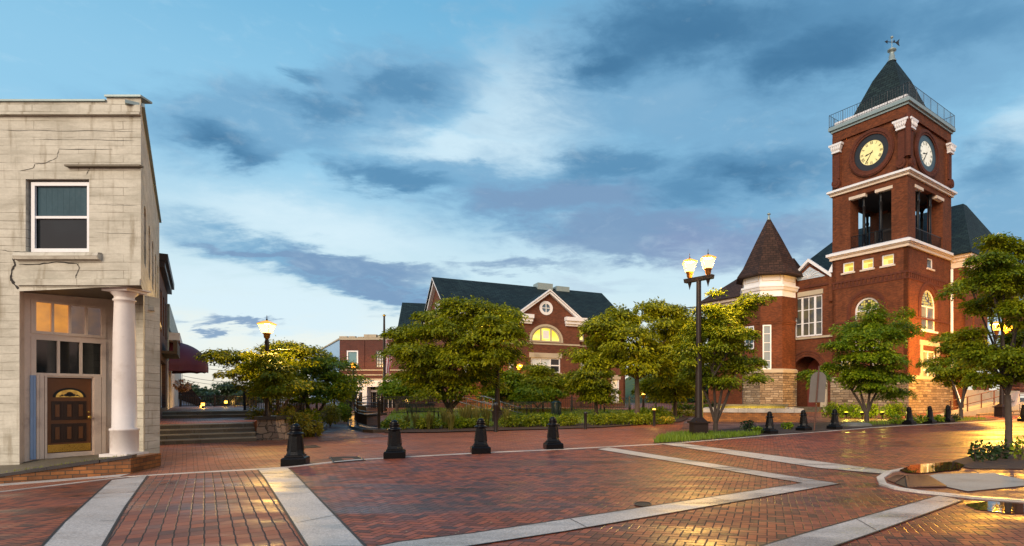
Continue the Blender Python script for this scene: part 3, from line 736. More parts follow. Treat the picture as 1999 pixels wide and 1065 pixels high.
# ------------------------------------------------------------------ windows
def window(fr, s0, s1, z0, z1, par, mat='white', pane='glass', cols=1, rows=2, fw=.07, bw=.045, depth=.12, arched=False, zs=None, sill=None, label=None, lead=False, name='window', lintel=None, pm=None):
    o0 = -depth; m = MB()
    inner = lambda k: (arch(s0+k, s1-k, z0+k, zs) if arched else rect(s0+k, s1-k, z0+k, z1-k))
    outer = inner(0.0)
    m.fwall(fr, outer, [inner(fw)], .05, o0+.05, edge=False)
    zt = zs if arched else z1-fw
    for i in range(1, cols): x = s0+(s1-s0)*i/cols; m.fbox(fr, x-bw/2, x+bw/2, o0-.01, o0+.04, z0+fw, zt)
    for j in range(1, rows): z = z0+((zs if arched else z1)-z0)*j/rows; m.fbox(fr, s0+fw, s1-fw, o0-.012, o0+.035, z-bw/2, z+bw/2)
    if arched: m.fbox(fr, s0+fw*.5, s1-fw*.5, o0-.011, o0+.045, zs-.05, zs+.05)
    o = m.build(name, M[mat], par)
    if label: o['label'] = label
    p = MB(); pi = inner(fw*.6)
    p.fwall(fr, rect(s0+fw*.6, s1-fw*.6, z0+fw*.6, zs) if (arched and lead) else pi, (), .01, o0-.02, edge=False)
    p.build('pane', M[pane], o)
    if arched and lead:
        q = MB(); n = 14; c = (s0+s1)/2; r = (s1-s0)/2-fw*.6
        q.fwall(fr, [(c-r, zs)]+[(c+r*math.cos(math.pi*i/n), zs+r*math.sin(math.pi*i/n)) for i in range(n+1)], (), .01, o0-.016, edge=False); q.build('leaded_fanlight', M['lead'], o)
    if sill:
        q = MB(); q.fbox(fr, s0-.12, s1+.12, -.05, .09, z0-sill, z0-.003); q.build('sill', M[pm or 'lime'], o)
    if lintel:
        q = MB(); q.fbox(fr, s0-.14, s1+.14, -.05, .035, z1+.003, z1+lintel); q.build('lintel', M[pm or 'lime'], o)
    return o
# ------------------------------------------------------------------ cream corner building, left
def corner_building():
    D0 = 14.0
    fr = Fr((-19.0, D0), ((275-CX)/F*D0, D0)); A = fr.B
    sd_ = Fr((A.x, A.y), (-18.66, 23.3))     # side wall
    # sd_ runs away from the camera; outward must be towards the street (+x)
    t = thing('corner_building', 'cream painted masonry corner building with brown door and white column under its overhang', 'building', (A.x-4, D0, 0))
    S_ = fr.s_of; Z = lambda y: H-(y-HY)/F*D0
    zt, zp = Z(198.5), Z(190.5); zl = Z(557)
    sL = S_(38); sR = fr.L
    zlo = -.6
    win = rect(S_(50), S_(174), Z(492), Z(349))
    m = MB()
    m.fwall(fr, edge=False, depth=.16, holes=[win], outline=[(0, zlo), (sL, zlo), (sL, Z(568)), (sR, zl), (sR, zp), (S_(208), zp), (S_(208), zt), (0, zt)])
    # underside of the overhang and inner jamb
    zt2 = Z(566)
    ps = lambda a, z: sd_.pt(a, 0, z)
    sside = 3.2
    # side wall with windows
    outs = [(1.0, zlo), (sd_.L, zlo), (sd_.L, 8.72), (sd_.L*.55, 8.9), (0, zp), (0, zl), (1.0, zl)]
    wins = []
    for s0 in (1.3, 3.5, 5.6, 7.7, 9.7):
        wins.append(arch(s0, s0+.95, Z(492), Z(385), 8, .25))
    shop = rect(2.0, 6.6, .95, 3.6)
    m2 = MB(); m2.fwall(sd_, outs, wins+[shop], .28, edge=False)
    # roof deck, rear closing walls
    zr = zt-.35
    back = [Vector((-19, D0, zr)), Vector((A.x, D0, zr)), Vector((-18.66, 23.3, zr)), Vector((-26, 23.3, zr))]
    m2.add(back, [(0, 1, 2, 3)])
    b2 = MB()
    q = [Vector((-19, D0, 0)), Vector((-26, 23.3, 0)), Vector((-18.66, 23.3, 0))]
    for a, b in ((q[0], q[1]), (q[1], q[2])):
        m2.quad(Vector((a.x, a.y, zlo)), Vector((b.x, b.y, zlo)), Vector((b.x, b.y, 8.72)), Vector((a.x, a.y, 8.72)))
    wall = MB(); wall.v = m.v; wall.f = m.f; wall.mi = m.mi; wall.sm = m.sm
    wall.add(m2.v, m2.f)
    # corner soffit block
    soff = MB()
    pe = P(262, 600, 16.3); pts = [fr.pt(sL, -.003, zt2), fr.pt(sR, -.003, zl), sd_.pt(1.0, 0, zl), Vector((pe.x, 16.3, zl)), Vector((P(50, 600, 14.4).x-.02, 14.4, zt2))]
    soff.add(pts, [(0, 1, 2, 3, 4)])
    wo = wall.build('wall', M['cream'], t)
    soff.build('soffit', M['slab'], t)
    # moulded bands, ledge, sill
    k = MB()
    k.fbox(fr, 0, sR+.02, 0, .05, Z(221.4), Z(206)); k.fbox(fr, 0, sR+.03, 0, .09, Z(226), Z(221.5)); k.build('string_course', M['cream'], t)
    k = MB(); k.fbox(fr, sL-.02, sR+.01, .002, .05, zl-.0, Z(545)); k.build('lintel_band', M['cream'], t)
    k = MB(); k.fbox(fr, S_(133), sR+.05, -.02, .10, Z(327), Z(323.5)); k.build('drip_ledge', M['slab'], t)
    k = MB()
    k.fbox(fr, 0, S_(208), -.3, .05, zt+.002, zt+.045); k.fbox(fr, S_(207.6), sR+.04, -.3, .06, zp+.002, zp+.05)
    k.fbox(sd_, .02, sd_.L*.55, -.3, .07, zp-.20, zp-.12); k.fbox(sd_, sd_.L*.55, sd_.L, -.3, .07, 8.75, 8.83)
    k.build('parapet_cap', M['metalcap'], t)
    # upper window
    wn = window(fr, S_(54), S_(171), Z(490), Z(352.5), t, cols=1, rows=2, fw=.09, bw=.06, depth=.13, pane='glass')
    c = MB()
    for i in range(18):
        s0 = S_(62)+(S_(164)-S_(62))*i/18; s1 = S_(62)+(S_(164)-S_(62))*(i+1)/18
        c.fbox(fr, s0, s1, -.1492, -.145-(i % 2)*.002, Z(418), Z(360))
    c.build('curtain', M['blind_teal'], wn)
    k = MB(); prof = [(-.03, Z(509)), (.10, Z(507)), (.13, Z(501)), (.10, Z(494)), (-.03, Z(492.5))]
    n = len(prof); vs = [fr.pt(S_(34), o, z) for o, z in prof]+[fr.pt(S_(199), o, z) for o, z in prof]
    k.add(vs, [(i, i+1, n+i+1, n+i) for i in range(n-1)]+[tuple(range(n)), tuple(reversed(range(n, 2*n)))]); k.build('sill', M['cream'], wn)
    # settlement cracks
    def crack(path, w0, name='crack'):
        c = MB(); rs = random.Random(len(path)); pp = []
        for (x0, y0), (x1, y1) in zip(path, path[1:]):
            for j in range(5): pp.append((x0+(x1-x0)*j/5+rs.uniform(-1, 1)*.7, y0+(y1-y0)*j/5+rs.uniform(-1, 1)*.7))
        pp.append(path[-1]); vs = []
        for i, (x, y) in enumerate(pp):
            e = (1 if 0 < i < len(pp)-1 else .2)*w0*rs.uniform(.3, 1.2)*.72
            j = min(i+1, len(pp)-1); l = max(j-1, 0); dx, dy = pp[j][0]-pp[l][0], pp[j][1]-pp[l][1]; L = math.hypot(dx, dy) or 1
            nx, ny = -dy/L*e, dx/L*e
            for sgn in (1, -1):
                a, z = fr.sz(x+nx*sgn, y+ny*sgn); vs.append(fr.pt(a, .006, z))
        c.add(vs, [(2*i, 2*i+2, 2*i+3, 2*i+1) for i in range(len(pp)-1)]); c.build(name, M['dark'], t)
    crack([(53, 492), (33, 496), (27, 505), (30, 516), (23, 528), (22, 545), (30, 556), (37, 563)], 4.0)
    crack([(37, 516), (70, 516), (110, 511), (150, 514), (156, 522), (150, 534), (148, 543)], 1.5)
    crack([(38, 334), (66, 328), (68, 320), (90, 318), (111, 308), (115, 291), (220, 291)], .8)
    crack([(0, 487), (25, 491), (52, 491)], .8); crack([(168, 342), (175, 330), (174, 327)], .8)
    crack([(0, 254), (60, 255), (200, 255), (268, 257)], .5); crack([(60, 272), (140, 272), (262, 274)], .45); crack([(190, 399), (268, 401)], .4); crack([(182, 454), (265, 456)], .45)
    # recessed doorway: back wall runs a little inwards to the right
    bk = Fr(((50-CX)/F*14.35, 14.35), ((262-CX)/F*16.3, 16.3))
    q = lambda x, y: bk.sz(x, y)
    zb = -.2
    topz = 4.55
    # bays
    m = MB()
    a0 = q(60, 600)[0]; a1 = q(206, 600)[0]
    ztt, ztb = q(130, 593)[1], q(130, 652)[1]; zst, zsb = q(130, 664)[1], q(130, 731)[1]
    d0, d1 = q(91, 800)[0], q(181, 800)[0]; dz0, dz1 = .14, q(135, 737)[1]
    m.fwall(bk, rect(-.02, bk.L, zb, topz), [rect(d0, d1, dz0, dz1), rect(a0+.05, a1-.05, zsb, zst), rect(a0+.05, a1-.05, ztb, ztt)], .1)
    jf = fr.pt(sL, 0, 0); jb = bk.pt(-.02, 0, 0)
    m.quad(Vector((jf.x, jf.y, zlo)), Vector((jb.x, jb.y, zlo)), Vector((jb.x, jb.y, topz)), Vector((jf.x, jf.y, topz)))
    m.build('entry_wall', M['warm_lit_white'], t)
    # transom lights
    def lights(z0, z1, n, pane, fwm, nm, labs=None):
        f = MB(); f.fwall(bk, rect(a0, a1, z0-.04, z1+.04), [rect(a0+.07+(a1-a0-.14)*i/n+.025, a0+.07+(a1-a0-.14)*(i+1)/n-.025, z0+.03, z1-.03) for i in range(n)], .07, .03)
        o = f.build(nm, M[fwm], t)
        for i in range(n):
            p = MB(); s0 = a0+.07+(a1-a0-.14)*i/n; s1 = a0+.07+(a1-a0-.14)*(i+1)/n
            p.fwall(bk, rect(s0, s1, z0, z1), (), .01, -.035-.004*i, edge=False); p.build('pane', M[pane[i]], o)
    lights(ztb, ztt, 4, ['lit_orange', 'lit_orange', 'teal_pane', 'teal_pane'], 'warm_lit_white', 'transom_window')
    lights(zsb, zst, 3, ['glass']*3, 'warm_lit_white', 'overdoor_window')
    # vertical boards beside the door
    b = MB()
    for x0, x1, mi in ((58, 63.5, 1), (64, 69, 1), (70, 76, 0), (76.6, 85, 0), (86, 90.5, 0), (182.5, 196, 0), (197, 205, 0)):
        b.fbox(bk, q(x0, 800)[0], q(x1, 800)[0], .002, .035+.01*((int(x0) % 3)), .02, q(135, 734)[1], mi)
    b.build('door_board', [M['warm_lit_white'], M['bluepaint']], t)
    # door
    dr = MB(); dr.fbox(bk, d0+.02, d1-.02, -.09, -.05, dz0+.01, dz1-.02); do = dr.build('door', M['door'], t)
    kp = MB(); kp.fbox(bk, d0+.03, d1-.03, -.05, -.04, dz0+.02, dz0+.22); kp.build('kick_plate', M['brass'], do)
    W = d1-d0
    for r_, (y0, y1) in enumerate(((.28, .73), (.86, 1.31))):
        for i in range(3):
            s0 = d0+W*(.13+.255*i); s1 = s0+W*.21; z0, z1 = dz0+y0*1.02, dz0+y1*1.02
            p = MB(); p.fwall(bk, rect(s0-.02, s1+.02, z0-.02, z1+.02), [rect(s0+.025, s1-.025, z0+.03, z1-.03)], .02, -.036, mi=1); p.fbox(bk, s0+.055, s1-.055, -.05, -.034, z0+.07, z1-.07); p.fbox(bk, s0+.02, s1-.02, -.05, -.047, z0+.02, z1-.02, 1); p.build('door_panel', [M['door'], M['door_shade']], do)
    fc = (d0+d1)/2; fz = dz0+1.46
    def half(rx, rz, o, name, mat, par):
        h = MB(); h.fprism(bk, [(fc-rx, fz)]+[(fc+rx*math.cos(math.pi*i/14), fz+rz*math.sin(math.pi*i/14)) for i in range(14)], o-.012, o); return h.build(name, M[mat], par)
    fl = half(W*.36, .25, -.036, 'fanlight', 'black', do); half(W*.30, .20, -.031, 'fanlight_pane', 'fan', fl)
    sc_ = MB()
    for dx, dz, r_ in ((0, .09, .05), (-.07, .055, .035), (.07, .055, .035), (-.15, .05, .02), (.15, .05, .02), (0, .045, .035), (-.19, .03, .014), (.19, .03, .014)):
        sc_.fprism(bk, [(fc+dx+r_*1.4*math.cos(a), fz+dz+r_*math.sin(a)) for a in [i*math.pi/5 for i in range(10)]], -.031, -.027)
    sc_.build('fanlight_scroll', M['black'], fl)
    hd = MB(); hp = bk.pt(d1-.09, 0, dz0+.92); R = lambda v: hp+Vector((bk.t.x, bk.t.y, 0))*v.x+Vector((bk.n.x, bk.n.y, 0))*v.y+Vector((0, 0, v.z))
    hd.tube([R(Vector((0, -.04, 0))), R(Vector((0, .05, 0)))], .018); hd.lathe([(.001, -.05), (.035, -.035), (.05, 0), (.035, .035), (.001, .05)], R(Vector((0, .07, 0))), 12); hd.build('handle', M['brass'], do)
    hd = MB(); hd.lathe([(.001, -.03), (.03, 0), (.001, .03)], R(Vector((0, .02, .14))), 10); hd.build('deadbolt', M['brass'], do)
    # pier behind the column
    p = MB(); pf = Fr(((255-CX)/F*15.3, 15.3), ((283-CX)/F*15.3, 15.3)); p.fbox(pf, 0, pf.L, -.5, 0, zb, zl-.002); p.build('pier', M['cream'], t)
    # shop window in the side wall
    window(sd_, 2.0, 6.6, .95, 3.6, t, cols=3, rows=1, fw=.12, bw=.1, depth=.2, pane='glass_blue', name='shop_window')
    k = MB(); k.fbox(sd_, 1.8, 6.9, 0, .12, 3.7, 3.95); k.fbox(sd_, 1.7, 7.0, 0, .2, 3.96, 4.06); k.build('shop_cornice', M['cream'], t)
    for s0 in (1.3, 3.5, 5.6, 7.7, 9.7):
        window(sd_, s0, s0+.95, Z(492), Z(385)+.2, t, cols=1, rows=2, fw=.06, depth=.24, mat='white_old')
    # column
    c0 = P(243, 886, 14.42); cz = .13
    zc = H-(558-HY)/F*14.42
    s_ = 14.42/F
    k = MB(); r_ = 17.5*s_
    k.box(c0.x-.34, c0.x+.34, 14.08, 14.76, cz-.05, cz+.06)
    k.lathe([(.285, 0.06), (.285, .62), (.30, .63), (.30, .68), (.25, .70), (.245, 1.5), (.225, 3.1), (.205, zc-cz-.48), (.205, zc-cz-.40), (.235, zc-cz-.38), (.235, zc-cz-.35), (.205, zc-cz-.34), (.205, zc-cz-.28), (.27, zc-cz-.20), (.28, zc-cz-.16)], (c0.x, 14.42, cz), 28)
    k.box(c0.x-.31, c0.x+.31, 14.12, 14.74, zc-.165, zc-.10); k.box(c0.x-.37, c0.x+.37, 14.06, 14.8, zc-.10, zl-.001)
    k.build('column', M['white_old'], t)
    return t
M['blind_teal'] = plain('teal_blind_behind_glass', (.035, .075, .095, 1), .14, var=.2, scale=2, spec=.3)
M['teal_pane'] = lit('transom_dull', lin(150, 120, 100), lin(116, 104, 104), .38, 1.3, .12)
corner_building()
# entrance slab and low brick wall in front of it
def low_wall():
    A0, A1 = G(0, 945), G(255, 925); d = (A1-A0).to_2d().normalized()
    A_ = A0.to_2d()-d*3.0
    fr = Fr(A_, A1.to_2d()); L = fr.L
    zt = lambda a: -.10+(.22+.10)*(a-3.0)/(L-3.0)
    t = thing('low_brick_wall', 'low orange-brown brick retaining wall with dark slate coping in front of the brown door', 'wall', (A1.x-2, A1.y, 0))
    m = MB(); n = 10
    for i in range(n):
        a, b = L*i/n, L*(i+1)/n
        m.hexa([fr.pt(a, 0, -.7), fr.pt(b, 0, -.7), fr.pt(b, -.28, -.7), fr.pt(a, -.28, -.7), fr.pt(a, 0, zt(a)-.07), fr.pt(b, 0, zt(b)-.07), fr.pt(b, -.28, zt(b)-.07), fr.pt(a, -.28, zt(a)-.07)])
    e = fr.pt(L, -.003, 0)
    rt = Fr((e.x, e.y), (e.x-.3, e.y+1.3))
    m.fbox(rt, 0, 1.3, -.25, 0, -.7, zt(L)-.07)
    m.build('brickwork', M['brick_step'], t)
    c = MB(); rs = random.Random(2); a = 0
    while a < L:
        b = min(L+.03, a+rs.uniform(.7, 1.1)); o = rs.uniform(.02, .05)
        c.hexa([fr.pt(a+.005, o, zt(a)-.068), fr.pt(b-.005, o, zt(b)-.068), fr.pt(b-.005, -.30, zt(b)-.068), fr.pt(a+.005, -.30, zt(a)-.068), fr.pt(a+.005, o, zt(a)), fr.pt(b-.005, o, zt(b)), fr.pt(b-.005, -.30, zt(b)), fr.pt(a+.005, -.30, zt(a))]); a = b
    c.build('coping', M['coping'], t)
    s = MB()
    pts = [fr.pt(0, -.29, zt(0)-.03), fr.pt(3, -.29, zt(3)-.03), fr.pt(L, -.29, zt(L)-.04), Vector((-11.95, 14.25, .12)), Vector((-12.9, 15.9, .12)), Vector((-15.2, 14.6, -.02)), Vector((-19, 14.4, -.2))]
    s.add(pts, [(0, 1, 6), (1, 5, 6), (1, 2, 5), (2, 3, 5), (3, 4, 5)])
    pts2 = [p-Vector((0, 0, .5)) for p in pts]
    s.add([pts[2], pts[3], pts2[2], pts2[3]], [(0, 2, 3, 1)])
    tag(s.build('entrance_slab', M['slab']), kind='structure')
    g = MB(); rs = random.Random(4)
    for i in range(420):
        a = rs.uniform(2.6, L-.2); o = -.3-abs(rs.gauss(0, .25)); x = fr.pt(a, o, zt(a)-.04)
        if rs.random() > .25+.5*(a < 5): continue
        h = rs.uniform(.02, .1); an = rs.uniform(0, 6.28); u = Vector((math.cos(an), math.sin(an), 0))
        g.add([x-u*.008, x+u*.008, x+Vector((u.y*.03, -u.x*.03, h))], [(0, 1, 2)])
    tag(g.build('wall_weeds', M['leaf_olive']), kind='stuff')
    gut = [fr.pt(a, .02, 0).to_2d() for a in (0, L*.5, L)]
    ribbon('gutter_strip', [Vector((p.x, p.y)) for p in gut], -.55, -.02, .014, M['kerb'])
low_wall()
# ------------------------------------------------------------------ row behind it on the same side
def row_buildings():
    W = Vector((-.6, .8)); 
    A = Vector((-18.66, 23.3)); B = Vector((-23.2, 29.5)); C_ = Vector((-41.9, 55.0))
    f2 = Fr(A, B)
    t = thing('brick_shop', 'narrow dark old brick shop building between the cream corner building and the burgundy awning', 'building', (A.x, A.y, .6))
    m = MB(); wn = [rect(.8+i*2.2, 2.0+i*2.2, 4.4, 6.2) for i in range(3)]
    m.fwall(f2, rect(0, f2.L, 0, 7.5), wn+[rect(1.2, 5.6, 1.1, 3.2)], .25); m.fbox(f2, 0, f2.L, -6, -.3, 0, 7.3)
    m.build('wall', M['brick_old'], t)
    for i in range(3): window(f2, .8+i*2.2, 2.0+i*2.2, 4.4, 6.2, t, depth=.2, mat='louvre')
    window(f2, 1.2, 5.6, 1.1, 3.2, t, depth=.2, cols=3, rows=1, mat='white_old', name='shop_window', pane='glass_blue')
    k = MB(); k.fbox(f2, -.05, f2.L+.05, -.1, .28, 7.2, 7.5); k.fbox(f2, -.05, f2.L+.05, -.1, .18, 6.95, 7.18); k.build('cornice', M['lamp_iron'], t)
    k = MB(); k.fbox(f2, 1.6, 5.8, 0, .55, 3.5, 3.62); k.fbox(f2, 1.6, 5.8, .4, .55, 3.63, 4.1); k.build('shop_canopy', M['louvre'], t)
    f3 = Fr(B, C_)
    t = thing('metal_shop', 'far shop building with grey metal parapet at the end of the left row', 'building', (B.x, B.y, .8))
    m = MB(); m.fwall(f3, rect(0, f3.L, 0, 6.4), [rect(1.6, 3.8, .9, 3.0)], .25); m.fbox(f3, 0, f3.L, -8, -.3, 0, 6.2); m.build('wall', M['cornice'], t)
    k = MB()
    for i in range(60): k.fbox(f3, i*.5, i*.5+.3, .0, .09, 5.2, 6.45)
    k.fbox(f3, 0, f3.L, 0, .05, 5.2, 6.42); k.fbox(f3, -.0, .05, -3, .05, 3.5, 6.43); k.build('metal_parapet', M['metalcap'], t)
    k = MB(); k.fbox(f3, .3, 8, .0, .5, 4.6, 5.0); k.build('cornice', M['white_old'], t)
    window(f3, 1.6, 3.8, .9, 3.0, t, cols=2, rows=1, pane='glass_blue', name='shop_window')
    # awning: quarter barrel with hooped ends
    a = thing('awning', 'burgundy dome awning over a shop entrance past the steps', 'awning', f3.pt(3.0, 0, 3.0))
    m = MB(); s0, s1, zb, zt_, pr = 1.0, 5.4, 3.0, 4.75, 1.75; ns, nr = 18, 10; vs = []
    for i in range(ns+1):
        f = i/ns; e = math.sin(math.pi*f)**.45
        for j in range(nr+1):
            th = math.pi/2*j/nr; vs.append(f3.pt(s0+(s1-s0)*f, .02+pr*e*math.cos(th), zb+.35+(zt_-zb-.35)*math.sin(th)*(e if j == nr else (e*.9+.1))))
    m.add(vs, [(i*(nr+1)+j, (i+1)*(nr+1)+j, (i+1)*(nr+1)+j+1, i*(nr+1)+j+1) for i in range(ns) for j in range(nr)], 0, True)
    m.build('canopy', M['awning'], a)
    v = MB(); vs = []
    for i in range(ns*4+1):
        f = i/(ns*4); e = math.sin(math.pi*f)**.45; x = f3.pt(s0+(s1-s0)*f, .02+pr*e, 0)
        vs += [Vector((x.x, x.y, zb+.36)), Vector((x.x, x.y, zb+.05*abs(math.sin(f*22))))]
    v.add(vs, [(2*i, 2*i+2, 2*i+3, 2*i+1) for i in range(ns*4)]); v.build('valance', M['awning'], a)
    # hanging basket
    p = P(356, 756, 34); b = thing('hanging_basket', 'hanging basket of pink flowers on the shop wall under the burgundy awning', 'flower basket', p)
    m = MB(); m.lathe([(.02, -.3), (.2, -.2), (.3, 0), (.28, .02)], p, 12); m.build('basket', M['mulch'], b)
    m = MB(); 
    wallp = p+Vector((-1.6, -1.0, 0)); m.tube([p+Vector((0, 0, .0)), p+Vector((0, 0, .9)), p+Vector((-1.2, -.7, .9))], .015, 5); m.build('bracket', M['iron'], b)
    leafy('flowers', b, [(p+Vector((0, 0, .12)), Vector((.42, .42, .34)))], 420, .09, .05, M['flower_p'], 3)
    # small dark gabled house far down the street
    h = thing('small_house', 'small dark gabled outbuilding with slate-blue wall far beyond the left steps', 'building', P(372, 800, 48))
    f4 = Fr(P(338, 800, 46).to_2d(), P(392, 800, 48).to_2d()); m = MB(); z = lambda y: f4.z_at(1, y)
    m.fbox(f4, 0, f4.L, -4, 0, -.6, z(775)); m.build('wall', M['bluepaint'], h)
    m = MB(); s2 = f4.s_of(362); m.fprism(f4, [(s2-.9, z(775)), (f4.L+.35, z(797)), (f4.L+.35, z(794)), (s2+.1, z(752)), (s2-.9, z(770))], -4.2, .25); m.build('roof', M['roof_brown'], h)
# ------------------------------------------------------------------ plants
def quads_mesh(name, P0, L, Wd, dirs, nrm, mat):
    """folded leaf blades: P0 base, dirs along, nrm up; all (n,3)"""
    side = np.cross(dirs, nrm); n = len(P0)
    L = L[:, None]; Wd = Wd[:, None]
    a = P0; b = P0+dirs*L*.45+side*Wd+nrm*Wd*.25; c = P0+dirs*L-nrm*L*.12; d = P0+dirs*L*.45-side*Wd+nrm*Wd*.25
    v = np.stack([a, b, c, d], 1).reshape(-1, 3).astype(np.float32)
    me = bpy.data.meshes.new(name); me.vertices.add(4*n); me.vertices.foreach_set('co', v.ravel())
    f = np.arange(4*n, dtype=np.int32)
    # two triangles per leaf so that the fold shows
    i0 = np.arange(n)*4; tri = np.stack([i0, i0+1, i0+2, i0, i0+2, i0+3], 1).ravel().astype(np.int32)
    me.loops.add(6*n); me.loops.foreach_set('vertex_index', tri); me.polygons.add(2*n)
    me.polygons.foreach_set('loop_start', np.arange(0, 6*n, 3, dtype=np.int32)); me.polygons.foreach_set('loop_total', np.full(2*n, 3, dtype=np.int32))
    me.materials.append(mat); me.update(calc_edges=True); return me
def norm(a): return a/np.maximum(np.linalg.norm(a, axis=1, keepdims=True), 1e-9)
def leafy(name, par, lobes, n, L, W, mat, seed, pads=0, pad_r=.5, droop=.5, flat=.25, hollow=.45):
    """leaves through a set of ellipsoids (centre, radii); pads > 0 gathers them in flattish sprays with air between"""
    rs = np.random.RandomState(seed); org = np.array(ORI[par.name]) if par is not None else np.zeros(3)
    vol = np.array([r.x*r.y*r.z for c, r in lobes])**.67; vol = vol/vol.sum(); P0, D_, N_ = [], [], []
    for (c, r), w_ in zip(lobes, vol):
        k = max(6, int(n*w_)); c = np.array(c); r = np.array(r)
        if pads:
            npd = max(4, int(pads*w_)); u = norm(rs.normal(size=(npd, 3))); rad = rs.uniform(hollow, 1.0, (npd, 1))**.6
            u[:, 2] = np.abs(u[:, 2])*np.where(rs.uniform(size=npd) < .72, 1, -1)
            pc = c+u*rad*r*.92; idx = rs.randint(0, npd, k)
            pr = pad_r*rs.uniform(.55, 1.25, npd)
            a = rs.uniform(0, 2*np.pi, k); q = np.sqrt(rs.uniform(0, 1, k)); ell = rs.uniform(.5, 1.0, npd)[idx]
            off = np.stack([np.cos(a)*q, np.sin(a)*q*ell, rs.normal(0, .16, k)-q*q*.38], 1)*pr[idx][:, None]
            # sprays point away from the trunk, outwards and a little down
            out = u[idx]*np.array([1, 1, .3]); p = pc[idx]+off
            d = norm(off*np.array([1, 1, 0])/pr[idx][:, None]*1.0+out*.8+rs.normal(0, .35, (k, 3))); d[:, 2] -= droop*rs.uniform(.4, 1.2, k)
            nn = norm(np.stack([rs.normal(0, .4, k), rs.normal(0, .4, k), np.ones(k)], 1)+u[idx]*.45)
        else:
            u = norm(rs.normal(size=(k, 3))); rad = rs.uniform(hollow, 1.0, (k, 1))**.5
            lump = np.array([noise.noise(Vector(x)*2.6+Vector(c)) for x in u])[:, None]
            p = c+u*r*rad*(1+.35*lump); d = norm(u*np.array([1, 1, .7])+rs.normal(0, .5, (k, 3))); d[:, 2] -= droop*.3
            nn = norm(u+rs.normal(0, .5, (k, 3))+np.array([0, 0, .5]))
        d = norm(d); nn = norm(nn-d*np.sum(nn*d, 1, keepdims=True)); P0.append(p); D_.append(d); N_.append(nn)
    P0 = np.concatenate(P0)-org; D_ = np.concatenate(D_); N_ = np.concatenate(N_); m = len(P0)
    s = rs.uniform(.5, 1.45, m)
    me = quads_mesh(name, P0, L*s, W*s, D_, N_, mat)
    return link_mesh(name, me, par, tuple(org) if par is None else (0, 0, 0))
def tree(name, label, base, lobes_px, D, n, mat, seed, L=.2, W=.05, pads=90, pad_r=.55, group=None, trunk_r=.10, stems=1, fork=.35, dep=.9, lean=0.0, hollow=.45, cat='tree', nlimb=9, droop=.5, up=1.0):
    rs = random.Random(seed); base = Vector(base); t = thing(name, label, cat, base, group)
    lobes = []
    for q in lobes_px:
        x, y, rx, ry = q[:4]; dd = (q[4] if len(q) > 4 else rs.uniform(-1, 1)*dep*1.1)
        c = P(x, y, D+dd); k = (D+dd)/F; lobes.append((c, Vector((rx*k, max(.35, min(rx*k, 1.6)*dep), ry*k))))
    top = max(c.z+r.z for c, r in lobes); cen = sum((c for c, r in lobes), Vector())/len(lobes); bot = min(c.z-r.z for c, r in lobes)
    m = MB(); fz = base.z+(bot+.25-base.z)*up; fork_p = Vector((base.x+lean+(cen.x-base.x)*.12, base.y, max(base.z+.5, fz)))
    js = lambda s: Vector((rs.uniform(-s, s), rs.uniform(-s, s), rs.uniform(-s, s)*.3))
    roots = [(base, fork_p)]
    if stems == 1:
        m.tube([base-Vector((0, 0, .1)), base+Vector((0, 0, .12)), base.lerp(fork_p, .5)+js(.04), fork_p], [trunk_r*1.5, trunk_r*1.08, trunk_r*.95, trunk_r*.85], 9)
    starts = [fork_p]*stems
    if stems > 1:
        f0 = base+Vector((0, 0, (fork_p.z-base.z)*fork)); m.tube([base-Vector((0, 0, .1)), base+Vector((0, 0, .1)), f0], [trunk_r*1.4, trunk_r*1.1, trunk_r], 9); starts = []
        for i in range(stems):
            f = (i-(stems-1)/2)/max(1, stems-1); e = fork_p+Vector((f*1.3, rs.uniform(-.4, .4), rs.uniform(0, .3)))
            m.tube([f0, f0.lerp(e, .5)+js(.06), e], [trunk_r*.75, trunk_r*.6, trunk_r*.5], 7); starts.append(e)
    ls = sorted(lobes, key=lambda q: -q[1].x)[:nlimb]
    for c, r in ls:
        s = min(starts, key=lambda q: (q-c).length); a = s.lerp(c, .4)+Vector((0, 0, .12*(c-s).length))*(.6 if c.z > s.z else .2)+js(.12)
        m.tube([s, a, c+Vector((0, 0, -r.z*.2))], [trunk_r*.55, trunk_r*.36, trunk_r*.15], 6)
        for _ in range(3):
            e = c+Vector((rs.uniform(-1, 1)*r.x, rs.uniform(-1, 1)*r.y, rs.uniform(-.3, .8)*r.z))*.8; m.tube([a.lerp(c, .5), (a.lerp(c, .5)+e)/2+js(.1), e], [trunk_r*.22, trunk_r*.15, trunk_r*.06], 4)
    m.build('trunk', M['bark'], t)
    leafy('crown', t, lobes, n, L, W, M[mat], seed, pads, pad_r, hollow=hollow, droop=droop)
    return t
